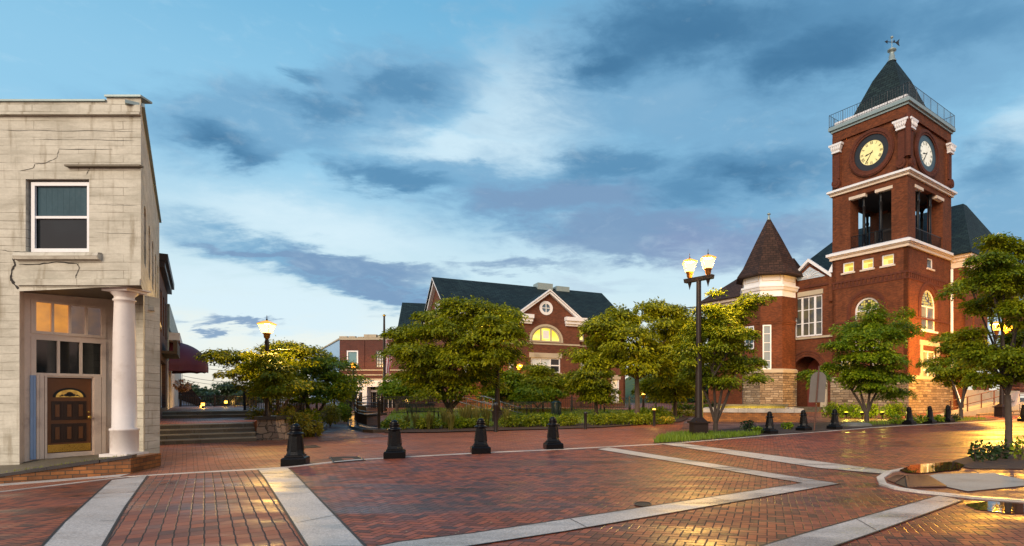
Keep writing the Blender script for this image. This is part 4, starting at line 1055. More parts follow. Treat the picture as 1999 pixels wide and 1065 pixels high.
def shrub(name, label, c, r, n, mat, seed, L=.09, W=.03, group=None, cat='shrub', clumps=5, extra=None):
    """low plant: several leafy clumps on short stems"""
    rs = random.Random(seed); c = Vector(c); t = thing(name, label, cat, c, group); lobes = []; m = MB()
    for i in range(clumps):
        a = 2*math.pi*i/clumps+rs.uniform(-.4, .4); q = rs.uniform(.25, .6) if clumps > 1 else 0
        k = Vector((math.cos(a)*q*r[0], math.sin(a)*q*r[1], r[2]*rs.uniform(.42, .62))); lobes.append((c+k, Vector((r[0]*rs.uniform(.45, .62), r[1]*rs.uniform(.45, .62), r[2]*rs.uniform(.36, .5)))))
        m.tube([c-Vector((0, 0, .05)), c+k*.6+Vector((rs.uniform(-.03, .03), 0, 0)), c+k*1.2], [.02, .014, .006], 5)
    m.build('stem', M['bark'], t); leafy('foliage', t, lobes, n, L, W, M[mat], seed, hollow=.25, droop=.3)
    if extra: leafy('blossom', t, [(q+Vector((0, 0, s.z*.25)), s*.9) for q, s in lobes], extra[0], extra[1], extra[1]*.5, M[extra[2]], seed+1, hollow=.8)
    return t
def grass_clump(label, c, h, n, mat, seed, group, w=.014, spread=.35, cat='grass clump', name='ornamental_grass'):
    rs = random.Random(seed); c = Vector(c); m = MB()
    for i in range(n):
        a = rs.uniform(0, 6.28); q = rs.uniform(0, .12); b = c+Vector((math.cos(a)*q, math.sin(a)*q, 0)); hh = h*rs.uniform(.6, 1.1); l = rs.uniform(.1, 1)*spread*hh*1.6
        u = Vector((math.cos(a), math.sin(a), 0)); s = Vector((-u.y, u.x, 0))*w
        p1 = b+u*l*.25+Vector((0, 0, hh*.55)); p2 = b+u*l*.65+Vector((0, 0, hh*.95)); p3 = b+u*l*1.1+Vector((0, 0, hh*(.95 if l < .5*hh else .75)))
        m.add([b-s, b+s, p1+s*.9, p1-s*.9, p2+s*.6, p2-s*.6, p3], [(0, 1, 2, 3), (3, 2, 4, 5), (5, 4, 6)])
    o = m.build(name, M[mat], None, c); return tag(o, label, cat, group)
row_buildings()
# ------------------------------------------------------------------ brick hall with the green roof, centre
def hall():
    e = Vector((.883, .468)).normalized(); nb = Vector((-e.y, e.x))          # e along the front, nb to the back
    FL = Vector((-13.4, 46.7)); Lh = 16.3; half = 6.0
    fr = Fr(FL, FL+e*Lh); zg = .2; ze = 8.75; zr = 12.56
    t = thing('brick_hall', 'large red brick hall with dark green roof, white gable and lit half-round window', 'building', (FL.x+7, FL.y+4, zg))
    S_ = fr.s_of
    gc = S_(1066); gw = 3.0; pj = .62                        # projecting gabled bay
    bay = fr.off(pj)
    back = Fr(FL+nb*2*half, FL+nb*2*half+e*Lh)
    m = MB(); holes = []
    def hole(x0, x1, y0, y1): a0, z1 = fr.sz(x0, y0); a1 = fr.s_of(x1); z0 = fr.z_at(a0, y1); return (a0, a1, z0, z1)
    lw = [hole(993, 1012, 696, 725), hole(1118, 1140, 696, 727), hole(1193, 1209, 740, 785), hole(1118, 1140, 640, 664), hole(990, 1010, 640, 660), hole(905, 930, 696, 727), hole(905, 930, 640, 664)]
    fr_h = [rect(*q) for q in lw]
    m.fwall(fr, rect(0, Lh, zg-1, ze), fr_h, .2)
    # left gable end
    le = Fr(FL+nb*2*half, FL); m.fwall(le, [(0, zg-1), (2*half, zg-1), (2*half, ze), (half, zr-.1), (0, ze)], [], .2)
    ri = Fr(FL+e*Lh, FL+e*Lh+nb*2*half); m.fwall(ri, [(0, zg-1), (2*half, zg-1), (2*half, ze), (half, zr-.1), (0, ze)], [], .2)
    # bay
    def bh(x0, x1, y0, y1): a0, z1 = bay.sz(x0, y0); a1 = bay.s_of(x1); z0 = bay.z_at((a0+a1)/2, y1); return a0, a1, z0, bay.z_at((a0+a1)/2, y0)
    ar = bh(1037, 1095, 637, 667); tr = bh(1036, 1094, 698, 727)
    az = ar[2]+.12
    ca = (ar[0]+ar[1])/2; rr = bay.sz(1066, 601); 
    circ = [(rr[0]+.46*math.cos(i*math.pi/8), rr[1]+.46*math.sin(i*math.pi/8)) for i in range(16)]
    zap = 11.0
    m.fwall(bay, [(gc-gw, zg-1), (gc+gw, zg-1), (gc+gw, ze), (gc, zap-.05), (gc-gw, ze)], [arch(ar[0], ar[1], ar[2], az, 14, ar[3]-az), rect(*tr), circ], .25)
    for sgn in (-1, 1):
        a = gc+sgn*gw; m.quad(fr.pt(a, -.05, zg-1), fr.pt(a, pj, zg-1), fr.pt(a, pj, ze), fr.pt(a, -.05, ze))
    m.build('wall', M['brick_hall'], t)
    b = MB(); b.fbox(fr, -.05, Lh+.05, -.02, .08, zg-1, zg+.5); b.fbox(bay, gc-gw-.06, gc+gw+.06, -.02, .07, zg-1, zg+.5)
    for y in (671,): z = bay.z_at(gc, y); b.fbox(bay, gc-gw-.02, gc+gw+.02, -.01, .05, z-.07, z+.07); b.fbox(fr, -.02, Lh, -.01, .04, z-.07, z+.07)
    b.build('stone_band', M['lime'], t)
    # windows
    i_arch = MB()
    wn = window(bay, ar[0], ar[1], ar[2], az, t, cols=3, rows=1, fw=.13, bw=.1, depth=.16, pane='lit_arch', mat='lime', name='arched_window')
    bpy.data.objects.remove(wn.children[0]); bpy.data.objects.remove(wn)
    f = MB(); oa = arch(ar[0], ar[1], ar[2], az, 18, ar[3]-az); ia = arch(ar[0]+.13, ar[1]-.13, ar[2]+.12, az, 18, ar[3]-az-.13)
    f.fwall(bay, oa, [ia], .06, -.06, edge=False); W = ar[1]-ar[0]
    for q in (.33, .67):
        hgt = (ar[3]-az)*math.sqrt(1-((q-.5)/.5)**2); f.fbox(bay, ar[0]+W*q-.06, ar[0]+W*q+.06, -.13, -.05, ar[2]+.1, az+hgt-.1)
    ring = MB(); ring.fwall(bay, arch(ar[0]-.2, ar[1]+.2, ar[2]-.02, az, 18, ar[3]-az+.2), [oa], .06, .04)
    fo = f.build('arched_window', M['lime'], t); ring.build('stone_arch', M['lime'], fo)
    p = MB(); p.fwall(bay, ia, (), .01, -.14, edge=False); p.build('pane', M['lit_arch'], fo)
    p = MB(); p.fbox(bay, ca-.25, ca+.3, -.14, -.13, ar[2]+.3, ar[2]+1.0); p.fbox(bay, ca-.55, ca-.35, -.14, -.13, ar[2]+.2, ar[2]+.6); p.build('lamp_shade', M['white'], fo)
    w3 = window(bay, *tr, t, cols=3, rows=2, fw=.1, bw=.1, depth=.14, pane='blind', lintel=.42, sill=.12)
    d = MB(); d.fbox(bay, tr[0]+(tr[1]-tr[0])*.7, tr[1]-.1, -.14, -.128, tr[2]+.1, tr[3]-.1); d.build('pane', M['glass'], w3)
    f = MB(); o1 = [(rr[0]+.62*math.cos(i*math.pi/12), rr[1]+.62*math.sin(i*math.pi/12)) for i in range(24)]; o2 = [(rr[0]+.38*math.cos(i*math.pi/12), rr[1]+.38*math.sin(i*math.pi/12)) for i in range(24)]
    f.fwall(bay, o1, [o2], .08, .04); f.fbox(bay, rr[0]-.03, rr[0]+.03, -.06, .03, rr[1]-.4, rr[1]+.4); f.fbox(bay, rr[0]-.4, rr[0]+.4, -.061, .029, rr[1]-.03, rr[1]+.03)
    fo = f.build('round_window', M['white'], t); p = MB(); p.fwall(bay, o2, (), .01, -.03, edge=False); p.build('pane', M['glass_blue'], fo)
    for i, q in enumerate(lw): window(fr, *q, t, cols=1, rows=2, fw=.1, depth=.12, pane=('blind', 'blind', 'blind', 'lit_arch', 'blind', 'blind', 'blind')[i], lintel=.4, sill=.1)
    # roof
    r = MB(); ov = .45; th = .16
    def slope(p0, p1, q1, q0, k=th):
        n = (p1-p0).cross(q0-p0).normalized(); n = n if n.z > 0 else -n; r.hexa([p0-n*k, p1-n*k, q1-n*k, q0-n*k, p0, p1, q1, q0])
    V3 = lambda v, z: Vector((v.x, v.y, z))
    dz = (zr-ze)/half*ov
    a = FL-e*.5; b_ = FL+e*(Lh+.5)
    slope(V3(a-nb*ov, ze-dz), V3(b_-nb*ov, ze-dz), V3(b_+nb*half, zr), V3(a+nb*half, zr))
    slope(V3(b_+nb*(2*half+ov), ze-dz), V3(a+nb*(2*half+ov), ze-dz), V3(a+nb*half, zr), V3(b_+nb*half, zr))
    # bay roof, running back into the main slope
    sl = (zap-ze)/gw
    for sgn in (-1, 1):
        p0 = bay.pt(gc+sgn*(gw+.35), .35, ze-sl*.35); p1 = bay.pt(gc, .35, zap); dep = -(zap-ze)/((zr-ze)/half)-pj
        q1 = bay.pt(gc, dep-.6, zap); q0 = bay.pt(gc+sgn*(gw+.35), .0, ze-sl*.35)
        r.hexa([p0-Vector((0, 0, .12)), p1-Vector((0, 0, .12)), q1-Vector((0, 0, .12)), q0-Vector((0, 0, .12)), p0, p1, q1, q0])
    ro = r.build('roof', M['roof_green'], t)
    v = MB(); q = FL+e*9.5+nb*half
    vf = Fr(q, q+e); v.fbox(vf, 0, 1.6, -.8, .5, zr-.3, zr+.35); v.fbox(vf, 2, 3.4, -.8, .5, zr-.3, zr+.2); v.build('roof_vent', M['metalcap'], ro)
    # gable trim
    k = MB()
    for sgn in (-1, 1):
        for o_, th_, dn in ((.42, .13, .0), (.34, .22, .14)):
            z0, z1 = ze-sl*.4-dn, zap+.05-dn
            k.hexa([bay.pt(gc+sgn*(gw+.4), .02, z0-th_), bay.pt(gc+sgn*(gw+.4), o_, z0-th_), bay.pt(gc, o_, z1-th_), bay.pt(gc, .02, z1-th_), bay.pt(gc+sgn*(gw+.4), .02, z0), bay.pt(gc+sgn*(gw+.4), o_, z0), bay.pt(gc, o_, z1), bay.pt(gc, .02, z1)])
        s0, s1 = sorted((gc+sgn*(gw+.55), gc+sgn*(gw-1.5))); k.fbox(bay, s0, s1, 0, .5, ze-.35, ze-.02); k.fbox(bay, s0+.05, s1-.05, 0, .35, ze-.62, ze-.352); k.fbox(bay, s0+.1, s1-.1, 0, .2, ze-.8, ze-.622)
    k.fbox(fr, -.3, gc-gw-.6, 0, .4, ze-.4, ze-.2); k.fbox(fr, gc+gw+.6, Lh+.3, 0, .4, ze-.4, ze-.2)
    for fr_, c_ in ((le, half),):
        for sgn in (-1, 1):
            for o_, th_, dn in ((.5, .16, .02), (.35, .3, .2)):
                z0, z1 = ze-dz-dn, zr-dn; w_ = half+ov
                k.hexa([fr_.pt(c_+sgn*w_, .02, z0-th_), fr_.pt(c_+sgn*w_, o_, z0-th_), fr_.pt(c_, o_, z1-th_), fr_.pt(c_, .02, z1-th_), fr_.pt(c_+sgn*w_, .02, z0), fr_.pt(c_+sgn*w_, o_, z0), fr_.pt(c_, o_, z1), fr_.pt(c_, .02, z1)])
    k.build('gable_trim', M['white'], t)
    def pair(fr_, c_, z):
        f = MB()
        for d_ in (-.55, .55): f.fwall(fr_, arch(c_+d_-.42, c_+d_+.42, z, z+.7), [arch(c_+d_-.3, c_+d_+.3, z+.1, z+.7)], .1, .04)
        fo = f.build('attic_window', M['white'], t); p = MB()
        for d_ in (-.55, .55): p.fwall(fr_, arch(c_+d_-.3, c_+d_+.3, z+.1, z+.7), (), .01, .012, edge=False)
        p.build('pane', M['glass'], fo)
    pair(le, half, 9.2)
    # second, lower wing further left
    fl2 = Vector((-21.5, 57.8)); e2 = Vector((.9, .25)).normalized(); n2 = Vector((-e2.y, e2.x)); h2 = 4.6; zr2, ze2 = 11.95, 8.9
    f2 = Fr(fl2, fl2+e2*10); l2 = Fr(fl2+n2*2*h2, fl2)
    m = MB(); m.fwall(f2, rect(0, 10, 0, ze2), [], .2); m.fwall(l2, [(0, 0), (2*h2, 0), (2*h2, ze2), (h2, zr2-.1), (0, ze2)], [], .2); m.build('wing_wall', M['brick_hall'], t)
    r = MB(); a = fl2-e2*.5; b_ = fl2+e2*10; d2 = (zr2-ze2)/h2*ov
    slope(V3(a-n2*ov, ze2-d2), V3(b_-n2*ov, ze2-d2), V3(b_+n2*h2, zr2), V3(a+n2*h2, zr2))
    slope(V3(b_+n2*(2*h2+ov), ze2-d2), V3(a+n2*(2*h2+ov), ze2-d2), V3(a+n2*h2, zr2), V3(b_+n2*h2, zr2))
    r.build('wing_roof', M['roof_green'], t)
    k = MB()
    for sgn in (-1, 1):
        for o_, th_, dn in ((.5, .16, .02), (.35, .3, .2)):
            z0, z1 = ze2-d2-dn, zr2-dn; w_ = h2+ov
            k.hexa([l2.pt(h2+sgn*w_, .02, z0-th_), l2.pt(h2+sgn*w_, o_, z0-th_), l2.pt(h2, o_, z1-th_), l2.pt(h2, .02, z1-th_), l2.pt(h2+sgn*w_, .02, z0), l2.pt(h2+sgn*w_, o_, z0), l2.pt(h2, o_, z1), l2.pt(h2, .02, z1)])
    k.build('wing_trim', M['white'], t); pair(l2, h2, 9.3)
hall()
# ------------------------------------------------------------------ two-storey brick shop with the blue side wall
def store():
    fr = Fr(P(663, 700, 50).to_2d(), P(800, 700, 50).to_2d()); sf = Fr(P(606, 700, 70).to_2d(), P(663, 700, 50).to_2d())
    t = thing('brick_store', 'two-storey dark red brick store with pale blue side wall, left of the flagpole', 'building', (fr.A.x+2, 50, .6))
    S_ = fr.s_of; Z = lambda y: fr.z_at(0, y)
    w1 = rect(S_(677), S_(699), Z(716), Z(684)); w2 = rect(S_(734), S_(754), Z(717), Z(684)); zt = Z(663)
    m = MB(); m.fwall(fr, rect(0, fr.L, Z(742), zt), [w1, w2], .2); m.fbox(fr, S_(710), S_(712), 0, .06, Z(718), zt)
    m.build('wall', M['brick_store'], t)
    m = MB(); m.fwall(sf, [(0, 0), (sf.L, 0), (sf.L, zt), (0, zt+.1)], [], .2); m.build('side_wall', M['sky_blue_wall'], t)
    m = MB(); m.fbox(sf, sf.L*.45, sf.L*.93, 0, 1.3, Z(697), Z(694)); m.fprism(sf, [(sf.L*.4, Z(705)), (sf.L*.93, Z(705)), (sf.L*.80, Z(686)), (sf.L*.55, Z(689))], .02, 1.2); m.build('side_awning', M['awning_dark'], t)
    k = MB(); k.fbox(fr, 0, fr.L, -.3, .06, zt, Z(658.5))
    for x0, x1, y in ((663, 678, 656), (682, 694, 656), (699, 710, 657), (711, 735, 652.5), (738, 760, 654)): k.fbox(fr, S_(x0), S_(x1), -.28, .08, Z(659), Z(y))
    k.fbox(sf, 0, sf.L-.05, -.3, .08, zt+.02, zt+.14)
    k.build('parapet_cap', M['lime'], t)
    a = [q for q in w1]; window(fr, w1[0][0], w1[1][0], w1[0][1], w1[2][1], t, cols=1, rows=1, fw=.11, depth=.05, pane='teal_board')
    window(fr, w2[0][0], w2[1][0], w2[0][1], w2[2][1], t, cols=4, rows=5, fw=.06, bw=.05, depth=.05, pane='blind', mat='fence')
    b = MB()
    for y in (722, 731.5): b.fbox(fr, 0, fr.L, 0, .1, Z(y+1), Z(y-1))
    b.fbox(fr, 0, fr.L, 0, .3, Z(742), Z(739)); b.build('stone_band', M['lime'], t)
    c = MB(); c.fbox(fr, 0, fr.L, 0, .9, Z(755), Z(743)); c.fbox(fr, S_(716), S_(725), .05, .9, .2, Z(755.1)); c.fbox(fr, 0, S_(716), .1, .5, Z(765), Z(760)); c.fbox(fr, S_(702), S_(705), .1, .45, .2, Z(765.1)); c.fbox(fr, 0, fr.L, .05, .8, .0, .5); c.build('shopfront', M['white'], t)
    g = MB(); g.fbox(fr, 0, fr.L, -.3, -.02, 0, Z(743.5)); g.build('shop_window', M['glass'], t)
    g = MB()
    for i in range(6): g.fbox(fr, S_(727)+i*.35, S_(727)+i*.35+.03, 0, .06, .5, Z(755.2))
    g.fbox(fr, S_(726), fr.L, 0, .3, Z(765), Z(760.5)); g.build('mullion', M['white_old'], t)
M['sky_blue_wall'] = plain('pale_blue_side_wall', (.30, .47, .66, 1), .6, var=.12, scale=1.5)
M['awning_dark'] = plain('slate_blue_canvas', (.03, .045, .075, 1), .8, var=.2)
store()
# ------------------------------------------------------------------ red brick courthouse with the clock tower
def courthouse():
    Cc = Vector((21.64, 42.0)); a = Vector((-.62, .785)).normalized(); b = Vector((a.y, -a.x))
    A_, B_ = 6.04, 7.7
    W = lambda p, q, z: Vector((Cc.x+a.x*p+b.x*q, Cc.y+a.y*p+b.y*q, z))
    Z = lambda y: H-(y-HY)/F*42.0
    t = thing('courthouse', 'red brick courthouse with tall clock tower, dark pyramid roof, belfry and round turret', 'building', W(3, 3, .5))
    Lf = Fr(Cc+a*A_, Cc); Rf = Fr(Cc, Cc+b*B_)            # left and right faces of the tower, left to right
    Bf = Fr(Cc+a*A_+b*B_, Cc+a*A_); Kf = Fr(Cc+b*B_, Cc+a*A_+b*B_)
    faces = (Lf, Rf, Bf, Kf)
    def boxpq(m, p0, p1, q0, q1, z0, z1, mi=0): return m.hexa([W(p0, q0, z0), W(p0, q1, z0), W(p1, q1, z0), W(p1, q0, z0), W(p0, q0, z1), W(p0, q1, z1), W(p1, q1, z1), W(p1, q0, z1)], mi)
    zb = 2.95; z3b, z3t = Z(480), Z(462); z2b, z2t = Z(341), Z(326); z1b, z1t = Z(203), Z(191)
    LS = lambda x: Lf.s_of(x); RS = lambda x: Rf.s_of(x)
    def LZ(x, y): return Lf.sz(x, y)
    def RZ(x, y): return Rf.sz(x, y)
    # ---- lower stage with its openings
    lw = []
    for x0, x1, y0, y1 in ((1645, 1667, 505, 530), (1682, 1705, 498, 523), (1721, 1745, 489, 517)):
        s0, s1 = LS(x0), LS(x1); zc = Lf.z_at((s0+s1)/2, (y0+y1)/2); hh = (y1-y0-4)/2*(45)/F; lw.append((s0, s1, 11.62, 12.45))
    ac = LS(1692); arx = (ac-1.02, ac+1.02, 5.4, LZ(1692, 605)[1]); 
    low1 = (LS(1702), LS(1724), 3.3, LZ(1710, 700)[1]); low2 = (LS(1640), LS(1665), 3.3, low1[3])
    m = MB()
    zs_l = arx[3]
    m.fwall(Lf, rect(0, Lf.L, 0.0, z3b), [rect(*q) for q in lw]+[arch(arx[0], arx[1], arx[2], zs_l), rect(*low1), rect(*low2)], .3)
    rw = (RS(1810), RS(1822), 11.62, 12.45); rc = (RS(1799)+RS(1828))/2; rr = (RS(1828)-RS(1799))/2
    zs_r = RZ(1813, 598)[1]; rz0 = RZ(1813, 645)[1]; rlow = (RS(1801), RS(1828), RZ(1814, 760)[1], RZ(1814, 684)[1])
    m.fwall(Rf, rect(0, Rf.L, 0.0, z3b), [rect(*rw), arch(rc-rr, rc+rr, rz0, zs_r), rect(*rlow)], .3)
    for f in (Bf, Kf): m.fwall(f, rect(0, f.L, 0, z3b), [], .3)
    # ---- belfry piers
    for p0, p1 in ((0, 1.2), (4.48, A_)):
        for q0, q1 in ((0, 1.25), (6.1, B_)): boxpq(m, p0, p1, q0, q1, z3t-.02, z2b)
    for p0, p1, q0, q1 in ((1.2, 4.48, 0, .5), (1.2, 4.48, B_-.5, B_), (0, .5, 1.25, 6.1), (A_-.5, A_, 1.25, 6.1)): boxpq(m, p0, p1, q0, q1, z2b-.42, z2b-.001)
    # ---- clock stage
    i_ = .16; boxpq(m, i_, A_-i_, i_, B_-i_, z2t-.02, z1b)
    for p0, p1, q0, q1 in ((-.02, .75, -.02, .75), (A_-.75, A_+.02, -.02, .75), (-.02, .75, B_-.75, B_+.02), (A_-.75, A_+.02, B_-.75, B_+.02)): boxpq(m, p0+.03, p1, q0+.03, q1, z2t-.02, z1b-.4)
    boxpq(m, .0, A_, 0, B_, z1b-.75, z1b-.002)
    m.build('tower_wall', M['brick_court'], t)
    # base stone
    k = MB(); boxpq(k, -.14, A_+.1, -.14, B_+.1, -.2, zb); k.build('stone_base', M['stone'], t)
    k = MB(); boxpq(k, -.20, A_+.12, -.20, B_+.12, zb+.002, zb+.28); k.build('water_table', M['lime'], t)
    # brick trim: corbel band, arch rings, scrolls
    for f in (Lf, Rf):
        k = MB(); k.fbox(f, -.02, f.L+.02, 0, .07, 10.85, 11.0); k.fbox(f, -.02, f.L+.02, 0, .05, 10.4, 10.52)
        n = int(f.L/.32)
        for i in range(n): k.fbox(f, (i+.2)*f.L/n, (i+.65)*f.L/n, 0, .06, 10.53, 10.84)
        k.build('corbel_band', M['brick_court_dark'], t)
        k = MB(); k.fbox(f, 0.0, f.L, 0, .06, 7.55, 7.7); k.build('impost_band', M['brick_court_dark'], t)
    for f, c, r, zs in ((Lf, ac, 1.62, zs_l), (Rf, rc, rr+.62, zs_r)):
        k = MB(); k.fwall(f, arch(c-r, c+r, 7.75, zs, 20), [arch(c-r+.2, c+r-.2, 7.76, zs, 20)], .08, .08); k.fwall(f, arch(c-r+.2, c+r-.2, 7.75, zs, 20), [arch(c-r+.34, c+r-.34, 7.76, zs, 20)], .05, .04); k.build('brick_arch', M['brick_court_dark'], t)
    for f in (Lf, Rf):
        for s0 in (.42, f.L-.42):
            k = MB(); k.fbox(f, s0-.26, s0+.26, .0, .10, z2t+.78, z1b-.8)
            c = f.pt(s0, .06, z2t+.42); u = Vector((f.n.x, f.n.y, 0)); k.tube([c-u*.1, c+u*.2], .36, 14); k.tube([c+u*.2, c+u*.24], .2, 12); k.build('scrolled_pilaster', M['brick_court_dark'], t)
    k = MB(); k.tube([W(-.05, -.05, z2t+.8), W(-.05, -.05, z1b-.76)], .22, 10); k.build('corner_roll', M['brick_court_dark'], t)
    # cornices
    def corn(z0, z1, o, mt, nm, o2=None):
        k = MB(); h = z1-z0; boxpq(k, -o*.45, A_+o*.45, -o*.45, B_+o*.45, z0, z0+h*.45); boxpq(k, -o*.7, A_+o*.7, -o*.7, B_+o*.7, z0+h*.451, z0+h*.62); k.build(nm, M[mt], t)
        c = MB(); boxpq(c, -o, A_+o, -o, B_+o, z0+h*.621, z1); c.hexa([W(-o, -o, z1+.003), W(-o, B_+o, z1+.003), W(A_+o, B_+o, z1+.003), W(A_+o, -o, z1+.003), W(0, 0, z1+.16), W(0, B_, z1+.16), W(A_, B_, z1+.16), W(A_, 0, z1+.16)]); c.build(nm+'_cap', M['white'], t)
    corn(z3b, z3t-.16, .38, 'cornice', 'belfry_cornice'); corn(z2b, z2t-.16, .34, 'cornice', 'clock_cornice')
    k = MB(); o = .24
    boxpq(k, -.1, A_+.1, -.1, B_+.1, z1b, z1b+.18); boxpq(k, -o, A_+o, -o, B_+o, z1b+.181, z1t); k.build('top_cornice', M['metalcap'], t)
    # capitals
    for f in (Lf, Rf):
        for s0 in (.42, f.L-.42):
            zc = z1b-1.15; k = MB()
            for z0, z1, w0, w1 in ((zc-.62, zc-.5, .36, .36), (zc-.5, zc-.05, .30, .50), (zc-.05, zc+.1, .56, .58)):
                k.hexa([f.pt(s0-w0, -.02, z0), f.pt(s0+w0, -.02, z0), f.pt(s0+w0, .1+w0*.45, z0), f.pt(s0-w0, .1+w0*.45, z0), f.pt(s0-w1, -.02, z1), f.pt(s0+w1, -.02, z1), f.pt(s0+w1, .1+w1*.45, z1), f.pt(s0-w1, .1+w1*.45, z1)])
            for i in range(5):
                x = s0-.34+.17*i; k.lathe([(.01, -.16), (.075, -.02), (.05, .1), (.09, .2)], f.pt(x, .30, zc-.28), 6)
            k.build('capital', M['white'], t)
    # belfry furniture
    k = MB(); boxpq(k, .2, A_-.2, .2, B_-.2, z3t-.15, z3t-.02); boxpq(k, .2, A_-.2, .2, B_-.2, z2b-.2, z2b-.02); k.build('belfry_floor', M['dark'], t)
    cols = [(Lf, LS(1683)), (Lf, LS(1716)), (Rf, RS(1799)), (Rf, RS(1822)), (Kf, 2.2), (Kf, 3.6), (Bf, 2.6), (Bf, 5.0)]
    for f, s0 in cols:
        k = MB(); c = f.pt(s0, -.28, z3t); hh = z2b-.5-z3t; k.lathe([(.17, 0), (.17, .35), (.12, .4), (.11, hh*.75), (.15, hh*.78), (.15, hh*.82), (.11, hh*.84), (.13, hh-.2), (.26, hh)], c, 10); k.build('belfry_column', M['bollard'], t)
    k = MB()
    for f in (Lf, Rf, Bf, Kf):
        e0, e1 = (1.2 if f in (Rf, Bf) else A_-4.48), (f.L-1.5)
        k.fbox(f, e0, e1, -.12, -.09, z3t+.95, z3t+1.0); k.fbox(f, e0, e1, -.12, -.09, z3t+.1, z3t+.14); n = int((e1-e0)/.16)
        for i in range(n): k.fbox(f, e0+(i+.5)*(e1-e0)/n-.012, e0+(i+.5)*(e1-e0)/n+.012, -.117, -.093, z3t+.14, z3t+.95)
    k.build('belfry_railing', M['bollard'], t)
    for f, e0, e1 in ((Lf, A_-4.48, Lf.L-1.2), (Rf, 1.25, 6.1)):
        for x0, x1 in ((e0-.1, e0+1.25), (e1-1.25, e1+.1)): k = MB(); k.fbox(f, x0, x1, -.3, .06, z2b-.42-.24, z2b-.43); k.build('lintel_block', M['cornice'], t)
    k = MB(); f = Lf; k.lathe([(.5, 0), (.45, .15), (.34, .5), (.28, .75), (.1, .85)], W(1.9, 2.6, z3t+.3), 16); k.fbox(f, 3.2, 3.35, -1.4, -.7, z3t, z3t+1.2); k.fbox(f, 3.3, 4.9, -1.2, -1.05, z3t+1.1, z3t+1.25); k.build('bell', M['dark'], t)
    k = MB(); boxpq(k, 2.5, 4.1, 4.4, 5.9, z3t, z2b-1.0); k.build('louvre_box', M['louvre'], t)
    # top railing
    k = MB(); zr0 = z1t+.002; pts = [(-o+.06, -o+.06), (-o+.06, B_+o-.06), (A_+o-.06, B_+o-.06), (A_+o-.06, -o+.06)]
    for (p0, q0), (p1, q1) in zip(pts, pts[1:]+pts[:1]):
        P0, P1 = W(p0, q0, 0), W(p1, q1, 0)
        for z in (zr0+.08, zr0+1.05): k.tube([P0+Vector((0, 0, z)), P1+Vector((0, 0, z))], .022, 4)
        n = int((P1-P0).length/.2)
        for i in range(n): c = P0.lerp(P1, i/n); k.tube([c+Vector((0, 0, zr0)), c+Vector((0, 0, zr0+1.05))], .011 if i % 6 else .026, 4, cap=False)
    k.build('railing', M['iron'], t)
    # pyramid roof, slightly bell-cast, and finial
    pc, qc = 3.02, 3.85; k = MB(); lv = []
    for hp, hq, z in ((2.25, 2.75, z1t+.50), (2.05, 2.5, z1t+.95), (1.0, 1.22, z1t+3.9), (.18, .22, 29.3)): lv.append([W(pc-hp, qc-hq, z), W(pc-hp, qc+hq, z), W(pc+hp, qc+hq, z), W(pc+hp, qc-hq, z)])
    vs = [q for l in lv for q in l]; k.add(vs, [(i*4+j, i*4+(j+1) % 4, (i+1)*4+(j+1) % 4, (i+1)*4+j) for i in range(3) for j in range(4)]+[(12, 13, 14, 15)])
    k.build('tower_roof', M['roof_green'], t)
    k = MB(); boxpq(k, .12, A_-.12, .12, B_-.12, z1t+.001, z1t+.42); boxpq(k, pc-2.3, pc+2.3, qc-2.8, qc+2.8, z1t+.421, z1t+.49); k.build('roof_curb', M['white'], t)
    top = W(pc, qc, 29.3); fi = MB(); fi.lathe([(.36, -.12), (.34, .0), (.25, .06), (.25, .36), (.19, .42), (.19, .72), (.36, .78), (.36, .86), (.22, .95), (.04, 1.02)], top, 8); fi.tube([top+Vector((0, 0, .98)), top+Vector((0, 0, 1.85))], .03, 6)
    fi.lathe([(.02, -.13), (.12, -.05), (.12, .05), (.02, .13)], top+Vector((0, 0, 1.9)), 10); fo = fi.build('finial', M['metalcap'], t)
    k = MB(); u = Vector((.99, .12, 0)); zc = top+Vector((0, 0, 1.5)); u = u*.62; k.tube([zc-u*1.0, zc+u*1.0], .03, 5)
    n_ = Vector((-u.y, u.x, 0))*.03
    for pts in ([zc-u*1.0, zc-u*.62+Vector((0, 0, .15)), zc-u*.62-Vector((0, 0, .15))], [zc+u*.5, zc+u*.7+Vector((0, 0, .1)), zc+u*1.1+Vector((0, 0, .32)), zc+u*.95, zc+u*1.1-Vector((0, 0, .28)), zc+u*.7-Vector((0, 0, .12))], [zc+u*.1, zc+u*.35+Vector((0, 0, .22)), zc+u*.5]):
        n = len(pts); k.add([q-n_ for q in pts]+[q+n_ for q in pts], [tuple(range(n)), tuple(reversed(range(n, 2*n)))]+[(i, (i+1) % n, n+(i+1) % n, n+i) for i in range(n)])
    k.build('weathervane', M['iron'], fo)
    # ---- clocks
    def clock(f, c, zc, rx, rz, dial, ringm):
        e = lambda k_, n=40: [(c+rx*k_*math.cos(2*math.pi*i/n), zc+rz*k_*math.sin(2*math.pi*i/n)) for i in range(n)]
        m = MB(); m.fwall(f, e(1.34), [e(1.03)], .1, .02); m.fwall(f, e(1.28), [e(1.15)], .05, .07); m.build('clock_moulding', M['brick_court_dark'], t)
        m = MB(); m.fwall(f, e(1.02), [e(.70)], .16, -.06); r = m.build('clock', M[ringm], t)
        m = MB(); m.fwall(f, e(.71), (), .02, -.11, edge=False); m.build('dial', M[dial], r)
        m = MB()   # numerals
        num = ['XII', 'I', 'II', 'III', 'IIII', 'V', 'VI', 'VII', 'VIII', 'IX', 'X', 'XI']
